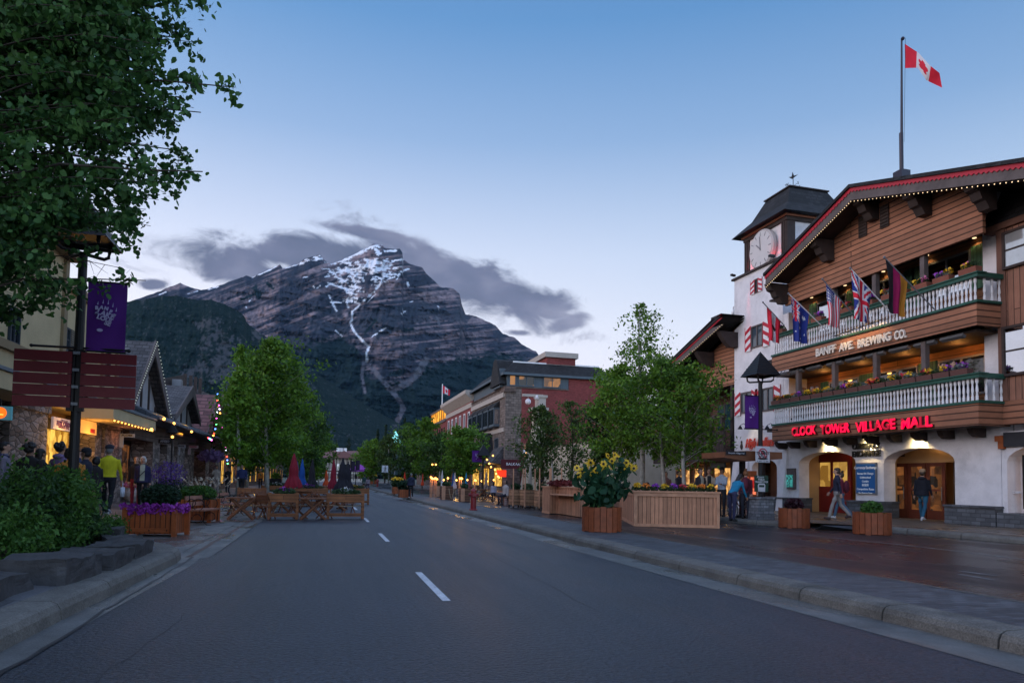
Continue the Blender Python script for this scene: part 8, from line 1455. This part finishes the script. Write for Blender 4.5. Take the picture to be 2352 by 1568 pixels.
    for sd, (hp, kn, an, toe) in zip((-1, 1), hips):
        T_([hp+[0, 0, .02], hp*.45+kn*.55, kn, kn*.6+an*.4, an], [.092*w_**.5, .078, .062, .06, .048] if not shorts else [.1, .095, .055, .052, .036]); heel = an+V3(0, -.05, -.045); T_([heel, an+V3(0, .03, -.045), toe], [.042, .046, .034], 10)
        bones += [('bottom', hp, kn), ('bottom' if not shorts else 'skin', kn, an+[0, 0, .03]), ('shoe', heel, toe)]
    arms = arms or ((4, 8, 8), (-4, 8, 8)); fing = MB()
    for sd, (a, b_, ou) in zip((-1, 1), arms):
        sh_ = V3(sd*.172*w_, -.005, 1.405); o_ = math.sin(rad(ou)); el = sh_+.285*V3(sd*o_, math.sin(rad(a)), -math.cos(rad(a))*math.cos(rad(ou))); inw = .0 if b_ < 40 else -.35*min(1, (b_-40)/60)
        wr = el+.25*V3(sd*(o_*.4+inw), math.sin(rad(a+b_)), -math.cos(rad(a+b_))); sh_, el, wr = rot(sh_), rot(el), rot(wr); T_([sh_+[0, 0, .01], sh_*.5+el*.5, el, el*.5+wr*.5, wr], [.06, .053, .045, .04, .03]); d = (wr-el)/np.linalg.norm(wr-el); pm = wr+d*.085; side = V3(0, 1, 0)-d*d[1]; side /= np.linalg.norm(side)+1e-6
        T_([wr, wr+d*.03, pm], [.027, .034, .03], 8); bones += [('top', sh_, el), ('top', el, wr-d*.01), ('skin', wr+d*.01, pm+d*.05)]; nrm = np.cross(d, side)
        for k, fl in enumerate((.055, .07, .075, .068, .052)):
            if k == 0: b0 = wr+d*.03+side*.028; p1 = b0+side*.024+d*.03; p2 = p1+d*.028
            else: b0 = pm+side*(.03-.019*(k-1)) - d*.01; p1 = b0+d*fl*.55+nrm*.004*sd; p2 = b0+d*fl*.95-nrm*.018*sd
            fing.tube([tuple(b0), tuple(p1), tuple(p2)], [.0098, .009, .007], 6)
    if coat: loft([((0, -.005, .98-coat), (.19+ct)*w_, .15+ct), ((0, -.005, .99), (.176+ct)*w_, .135+ct), ((0, 0, 1.03), (.16+ct)*w_, .12+ct)])
    raw = MB(); raw.v = [tuple((np.array(p)+off)*s) for p in M_.v]; raw.f = M_.f; raw.m = M_.m
    tmp = raw.build('t', SK['light']); md = tmp.modifiers.new('r', 'REMESH'); md.mode = 'VOXEL'; md.voxel_size = .016*s; sm = tmp.modifiers.new('s', 'SMOOTH'); sm.factor = .5; sm.iterations = 2
    dg = bpy.context.evaluated_depsgraph_get(); me = bpy.data.meshes.new_from_object(tmp.evaluated_get(dg)); bpy.data.objects.remove(tmp)
    nv = len(me.vertices); co = np.empty(nv*3, 'f'); me.vertices.foreach_get('co', co); co = co.reshape(-1, 3); fc = [tuple(p.vertices) for p in me.polygons]; cen = np.array([co[list(f)].mean(0) for f in fc]); bpy.data.meshes.remove(me)
    best = np.full(len(fc), 1e9); lab = np.zeros(len(fc), int); names = ['skin', 'top', 'bottom', 'shoe']
    for kd, a, b_ in bones:
        a = (a+off)*s; b_ = (b_+off)*s; ab = b_-a; t = np.clip(((cen-a)@ab)/(ab@ab+1e-9), 0, 1); d = np.linalg.norm(cen-a-t[:, None]*ab, axis=1)-(.05*s if kd in ('top',) and abs(a[2]-b_[2]) > .3*s and abs(a[0]) < .02 else 0); q_ = d < best; best[q_] = d[q_]; lab[q_] = names.index(kd)
    zz = cen[:, 2]/s-off[2]; cx = np.abs(cen[:, 0])/s
    if not lean and pose != 'sit': lab[(lab == 2) & (zz > .98-coat) & (cx < .3)] = 1; lab[(lab == 1) & (zz < .97-coat) & (cx < .17)] = 2
    mats = [SK[skin], cloth(top), cloth(bottom), cloth(shoe), eyem, lipm]
    if under is not None: mats.append(cloth(under)); cy = cen[:, 1]; lab[(lab == 1) & (cy > .045*s) & (cx < .07) & (zz > .95) & (zz < 1.5)] = 6
    o = thing('person', label, 'person', (x, y, z), facing, group); B = MB(); B.v = [tuple(p) for p in co]; B.f = fc; B.m = lab.tolist(); n0 = len(B.v); B.cm = 0
    B.add([tuple((np.array(p)+off)*s) for p in fing.v], fing.f)
    def feat(c, rx, ry, rz_, mi): B.cm = mi; k = MB(); k.ball(c, rx, ry, rz_, 5); B.add([tuple((hrot(np.array(p))+off)*s) for p in k.v], k.f)
    for sd in (-1, 1): feat((sd*.03, .093, 1.655), .011, .008, .007, 4); feat((sd*.031, .094, 1.678), .017, .006, .004, 4)
    feat((0, .1, 1.585), .022, .008, .007, 5)
    B.build('body', mats, o, smooth=True)
    hb_ = MB(); hm_ = HAIR[hair]
    def hh(c, rx, ry, rz_): k = MB(); k.ball(c, rx, ry, rz_, 10); hb_.add([tuple((hrot(np.array(p))+off)*s) for p in k.v], k.f)
    if hs != 'bald':
        hh((0, -.022, 1.685), .09, .098, .085); hh((0, -.04, 1.64), .086, .078, .085)
        if hs == 'short': hh((0, .03, 1.72), .066, .06, .04)
        if hs in ('long', 'pony'): hh((0, -.065, 1.58), .085 if hs == 'long' else .035, .05, .13); hh((0, -.075, 1.47), .08 if hs == 'long' else .03, .04, .12)
        if hs == 'curly': 
            r = np.random.default_rng(int(h*100)); 
            for k in range(22): d_ = r.normal(size=3); d_ /= np.linalg.norm(d_); d_[1] = -abs(d_[1]) if d_[2] < .2 else d_[1]; hh((d_[0]*.085, -.02+d_[1]*.09, 1.69+d_[2]*.075), .042, .042, .042)
        if hs == 'bun': hh((0, -.06, 1.79), .05, .05, .045)
        if hs == 'bob': hh((-.06, -.02, 1.62), .045, .07, .085); hh((.06, -.02, 1.62), .045, .07, .085); hh((0, -.06, 1.6), .08, .05, .08)
        hb_.build('hair', hm_, o, smooth=True)
    if cap: 
        q = MB(); k = MB(); k.lathe([(.101, -.02), (.102, .02), (.088, .065), (.05, .09), (.01, .096)], (0, -.01, 1.705), 14, 1, 1.12); k.add([(-.07, .08, 1.70), (.07, .08, 1.70), (.055, .175, 1.685), (-.055, .175, 1.685), (-.07, .08, 1.71), (.07, .08, 1.71), (.055, .175, 1.694), (-.055, .175, 1.694)], [(3, 2, 1, 0), (4, 5, 6, 7), (0, 1, 5, 4), (1, 2, 6, 5), (2, 3, 7, 6), (3, 0, 4, 7)]); q.add([tuple((hrot(np.array(p))+off)*s) for p in k.v], k.f); q.build('cap', cloth(cap), o, smooth=False)
    if extra:
        for nm, kind, colr in extra:
            q = MB(); T3 = lambda p: tuple((rot(np.array(p))+off)*s)
            if kind == 'hood': k = MB(); k.ball((0, -.09, 1.47), .12, .07, .06, 8); k.tube([(-.1, -.02, 1.47), (-.07, .07, 1.44), (.07, .07, 1.44), (.1, -.02, 1.47)], .03, 8); q.add([T3(p) for p in k.v], k.f)
            elif kind == 'pack': k = MB(); k.ball((0, -.19, 1.22), .15, .1, .24, 8); k.tube([(-.12, .1, 1.15), (-.13, .12, 1.35), (-.12, -.08, 1.43)], .02, 6); k.tube([(.12, .1, 1.15), (.13, .12, 1.35), (.12, -.08, 1.43)], .02, 6); q.add([T3(p) for p in k.v], k.f)
            elif kind == 'sling': k = MB(); k.tube([(-.15, .0, 1.43), (-.05, .15, 1.25), (.16, .11, 1.02), (.19, 0, .98)], .012, 6); k.ball((.2, .03, .93), .05, .1, .08, 6); q.add([T3(p) for p in k.v], k.f)
            elif kind == 'bagR': k = MB(); k.prism([(-.1, -.0), (.1, 0), (.12, -.24), (-.12, -.24)], .07, (.3, -.03, .72), (0, 1, 0), (0, 0, 1), (1, 0, 0)); k.tube([(.33, -.08, .72), (.33, 0, .84), (.33, .08, .72)], .006, 4); q.add([T3(p) for p in k.v], k.f)
            elif kind == 'shirt': k = MB(); k.lathe([(.2, 0), (.19, .05)], (0, 0, .9), 14, 1, .78); q.add([T3(p) for p in k.v], k.f)
            q.build(nm, cloth(colr), o, smooth=True)
    return o
def PZ(u, v, z): p = onz(u, v, z); return float(p[0]), float(p[1]), z
def PD(u, d, z): p = ond(u, 1080, d); return float(p[0]), float(p[1]), z
AW = -YAW*0; away = 0
x, y, z = PZ(245, 1182, .41); person('person walking away in a bright yellow sweater, carrying a white bag', x, y, z, 1.86, rad(5), (.50, .46, .015), (.008, .008, .012), (.35, .35, .4), 'light', 'grey', 'short', 'walk', ((-14, 10, 10), (10, 12, 12)), extra=[('plastic_bag', 'bagR', (.5, .53, .6))], group=GP, cap=(.02, .02, .03), turn=8, wide=1.12)
x, y, z = PD(139, 14.5, .36); person('person in a lavender hooded top in front of the lit caramel shop', x, y, z, 1.76, rad(-20), (.16, .11, .22), (.02, .02, .03), skin='tan', hair='black', hs='curly', pose='stand', extra=[('hood', 'hood', (.17, .12, .23))], group=GP, turn=-20)
x, y, z = PD(160, 12.9, .34); person('person in a mustard coat seen from behind, just left of the lamp post', x, y, z, 1.62, rad(0), (.42, .17, .03), (.02, .02, .02), skin='tan', hair='black', hs='bob', coat=.22, group=GP, wide=1.3)
x, y, z = PD(8, 14.3, .36); person('person with grey lavender hoodie at the left edge of the crowd', x, y, z, 1.76, rad(-70), (.17, .15, .20), (.02, .02, .03), skin='light', hair='black', hs='short', group=GP, extra=[('hood', 'hood', (.03, .03, .07))])
x, y, z = PD(66, 13.4, .35); person('person with a big mop of black curly hair behind the tall shrub', x, y, z, 1.70, rad(-10), (.01, .01, .012), (.01, .01, .01), skin='brown', hair='black', hs='curly', group=GP, wide=1.15)
x, y, z = PD(93, 14.2, .36); person('person with long dark hair and dark clothes left of the caramel shop', x, y, z, 1.62, rad(-30), (.015, .02, .02), (.01, .01, .01), skin='tan', hair='black', hs='long', group=GP)
x, y, z = PD(196, 15.6, .38); person('person in a dark cap, navy jacket and blue jeans right of the lamp post', x, y, z, 1.66, rad(75), (.015, .016, .03), (.03, .06, .10), (.3, .3, .3), 'tan', 'black', 'short', 'stand', ((25, 40, 5), (30, 60, 5)), group=GP, cap=(.012, .012, .016), coat=.05)
x, y, z = PD(179, 17, .39); person('person in navy half hidden behind the lamp post', x, y, z, 1.72, rad(-60), (.02, .03, .07), (.02, .02, .03), skin='light', hair='ginger', hs='short', group=GP)
x, y, z = PD(219, 17.4, .39); person('short dark haired person in black beside the man in yellow', x, y, z, 1.56, rad(60), (.015, .012, .014), (.01, .01, .014), (.5, .48, .45), 'tan', 'black', 'bob', 'walk', group=GP)
x, y, z = PD(328, 21.8, .41); person('white haired person facing the camera in a navy jacket over a pale top', x, y, z, 1.68, rad(188), (.018, .016, .055), (.008, .008, .012), (.02, .02, .02), 'light', 'white', 'bob', 'walk', coat=.08, under=(.33, .32, .24), extra=[('shoulder_bag', 'sling', (.02, .02, .03))], group=GP, turn=-5)
x, y, z = PD(313, 22.8, .41); person('person in black with pale ginger hair behind the white haired one', x, y, z, 1.66, rad(185), (.012, .01, .012), (.16, .01, .02), skin='light', hair='ginger', hs='long', group=GP)
x, y, z = PD(498, 42, .38); person('person in a cream jacket and trousers raising a hand to the mouth', x, y, z, 1.74, rad(170), (.36, .31, .27), (.27, .22, .2), (.03, .03, .03), 'tan', 'black', 'short', 'stand', ((8, 8, 8), (28, 125, 14)), group=GP)
x, y, z = PD(524, 43, .38); person('person in a black t-shirt with folded arms by the stone wall', x, y, z, 1.66, rad(160), (.012, .012, .014), (.015, .018, .03), skin='tan', hair='black', arms=((18, 85, 4), (18, 85, 4)), group=GP)
x, y, z = PD(556, 41, .38); person('bald heavy set person in a navy zip top standing left of the trunk', x, y, z, 1.78, rad(175), (.02, .025, .08), (.008, .008, .01), skin='light', hair='grey', hs='bald', wide=1.35, group=GP)
x, y, z = PD(599, 58, .38); person('person in an orange jacket beyond the pale tree trunk', x, y, z, 1.72, rad(170), (.5, .16, .02), (.015, .015, .02), skin='light', hair='brown', group=GP)
x, y, z = PZ(836.5, 1128.7, .004); G2 = 'couple walking down the middle of the road'; k_ = 1.72; person('taller one of the couple walking away on the road, in green and shorts', x, y, z, 1.9, rad(0), (.03, .06, .055), (.012, .012, .016), (.4, .4, .4), 'tan', 'black', 'short', 'walk', shorts=True, extra=[('waist_shirt', 'shirt', (.4, .38, .33))], group=G2)
x, y, z = PZ(844.5, 1129, .004); person('shorter one of the couple on the road, in a patterned top and leggings', x, y, z, 1.66, rad(0), (.26, .2, .22), (.03, .015, .04), (.2, .1, .1), 'tan', 'brown', 'long', 'walk', group=G2)
x, y, z = PZ(943.5, 1143, .173); person('person in dark jacket standing by the far cedar planters', x, y, z, 1.68, rad(10), (.016, .02, .045), (.008, .008, .01), (.4, .38, .36), 'tan', 'grey', 'short', 'stand', coat=.1, group=None, wide=1.15)
x, y, z = PZ(1133, 1156, .132); person('long haired girl in a pale grey jacket walking past the right patio', x, y, z, 1.27, rad(-20), (.30, .28, .34), (.01, .01, .012), (.5, .48, .48), 'light', 'black', 'long', 'walk', coat=.08)
x, y, z = PZ(1923, 1193, .282); G3 = 'couple walking past the mall arches'; person('broad person in a navy sweater and grey trousers walking past the arches', x, y, z, 1.86, rad(48), (.02, .022, .045), (.24, .22, .21), (.05, .03, .03), 'light', 'brown', 'short', 'walk', ((-18, 10, 8), (16, 20, 10)), group=G3, wide=1.15)
x, y, z = PZ(1942, 1192, .282); person('person with a hair bun, plaid vest and mustard sleeves beside the navy sweater', x+.2, y+.45, z, 1.72, rad(40), (.20, .03, .05), (.07, .13, .2), (.55, .53, .52), 'light', 'brown', 'bun', 'stride', group=G3, extra=[('backpack', 'pack', (.1, .015, .03))])
x, y, z = PZ(2120, 1196, .282); person('person in a tan cap, black hoodie and blue jeans heading into the mall', x, y, z, 1.84, rad(-62), (.008, .009, .016), (.02, .09, .15), (.6, .58, .6), 'light', 'brown', 'short', 'walk', ((-6, 14, 12), (8, 18, 10)), coat=.1, cap=(.34, .22, .14), extra=[('hood', 'hood', (.01, .011, .02)), ('shirt_hem', 'shirt', (.35, .4, .5))], turn=10)
GR = 'people behind the cedar planter'
for (u, d, h, top, hair, hs, lb, f, un) in ((1609, 25.3, 1.74, (.02, .018, .022), 'brown', 'short', 'person in black jacket and patterned scarf outside the amber shop', 190, (.3, .26, .2)), (1629, 25.6, 1.74, (.4, .3, .22), 'brown', 'bun', 'person in a cream cardigan beside the black jacket', 150, (.02, .02, .02)), (1658, 25.4, 1.78, (.33, .38, .47), 'black', 'short', 'person in a pale blue shirt and black cap by the bicycles', 120, None), (1560, 28, 1.7, (.03, .03, .04), 'black', 'short', 'dark figure between the aspen trunks', 200, None), (1530, 29, 1.66, (.2, .1, .08), 'brown', 'long', 'long haired figure inside the amber arcade', 170, None)):
    x, y, z = PD(u, d, .285); person(lb, x, y, z, h, rad(f), top, (.02, .02, .025), skin='tan', hair=hair, hs=hs, under=un, cap=(.012, .012, .015) if u == 1658 else None, arms=((20, 75, 6), (20, 75, 6)) if u != 1609 else None, group=GR)
x, y, z = PD(1682, 22.4, .285); person('person in a turquoise jacket bending over the bicycle', x, y, z, 1.66, rad(-70), (.01, .16, .28), (.03, .03, .07), skin='tan', hair='black', hs='long', pose='stand', lean=38, arms=((62, 10, 5), (55, 12, 5)), group='people at the bus stop', coat=0)
x, y, z = PD(1712, 24.2, .285); person('ginger haired person with a maroon pack leaning by the shelter post', x, y, z, 1.68, rad(-40), (.11, .02, .035), (.02, .02, .03), skin='light', hair='ginger', hs='bun', lean=12, extra=[('backpack', 'pack', (.09, .012, .025))], group='people at the bus stop')
for i, (u, d, top, lb) in enumerate(((1486, 29, (.18, .17, .28), 'seated person in a lilac grey hoodie behind the cedar planter'), (1300, 33, (.02, .02, .03), 'seated person in black behind the cedar counter'), (1243, 34, (.12, .12, .16), 'seated person in grey behind the post planters'), (1162, 38, (.35, .3, .28), 'seated person in cream at the picnic table'))):
    x, y, z = PD(u, d, .14); q = person(lb, x, y, z, 1.72, rad((100, 200, -80, 120)[i]), top, (.02, .02, .03), skin='tan', hair='black', hs=('short', 'short', 'curly', 'bob')[i], pose='sit', group='seated patio guests'); st = thing('stool', f'low wooden stool under the {ORDS[i]} seated patio guest, counting from the aspens', 'stool', (x, y, z), 0, 'wooden stools'); k = MB(); k.box(-.18, .18, -.18, .18, .38, .42); k.build('seat', logw, st)
    for sx in (-.14, .14):
        for sy in (-.14, .14): k = MB(); k.box(sx-.02, sx+.02, sy-.02, sy+.02, 0, .38); k.build('leg', logw, st)
for i, (u, v, top, hr, hs, lb) in enumerate(((1860, 893, (.1, .03, .02), 'ginger', 'curly', 'ginger curly haired guest seated at the lower balcony rail'), (1881, 893, (.16, .16, .18), 'grey', 'short', 'grey shirted guest, middle of three on the lower balcony'), (1893, 889, (.3, .03, .05), 'brown', 'short', 'guest in red, right of the three on the lower balcony'), (2185, 844, (.05, .05, .06), 'black', 'short', 'dark haired guest low behind the right balcony flowers'), (2207, 841, (.18, .14, .22), 'black', 'long', 'long haired guest at the right end of the lower balcony'))):
    yy = Y(u, v, 20.5); x, z = 20.15, 4.36; person(lb, x, yy, z, 1.72, rad(100+20*i), top, (.02, .02, .03), skin='light', hair=hr, hs=hs, pose='sit', group='guests on the lower balcony'); st = thing('balcony_chair', f'chair under the {ORDS[i]} lower balcony guest from the tower', 'chair', (x, yy, z), 0, 'balcony chairs'); k = MB(); k.box(-.2, .2, -.2, .2, .38, .42); k.build('seat', dwood, st); k = MB(); k.box(.18, .22, -.2, .2, .42, .7); k.build('backrest', dwood, st)
    for sx in (-.17, .17):
        for sy in (-.17, .17): k = MB(); k.box(sx-.02, sx+.02, sy-.02, sy+.02, -.28, .38); k.build('leg', dwood, st)
# ================================================================== the evening air over the valley
b = MB(); b.box(-9000, 9000, -300, 8600, -3, 3000); hz = b.build('haze', mat('haze_air', (1, 1, 1))); hz['kind'] = 'stuff'
hm2 = bpy.data.materials.new('haze_volume'); hm2.use_nodes = True; t = hm2.node_tree; t.nodes.clear(); pv = t.nodes.new('ShaderNodeVolumePrincipled'); pv.inputs['Color'].default_value = (.28, .55, .9, 1); pv.inputs['Density'].default_value = 1.0e-5; mo = t.nodes.new('ShaderNodeOutputMaterial'); t.links.new(pv.outputs[0], mo.inputs['Volume']); hz.data.materials.clear(); hz.data.materials.append(hm2)
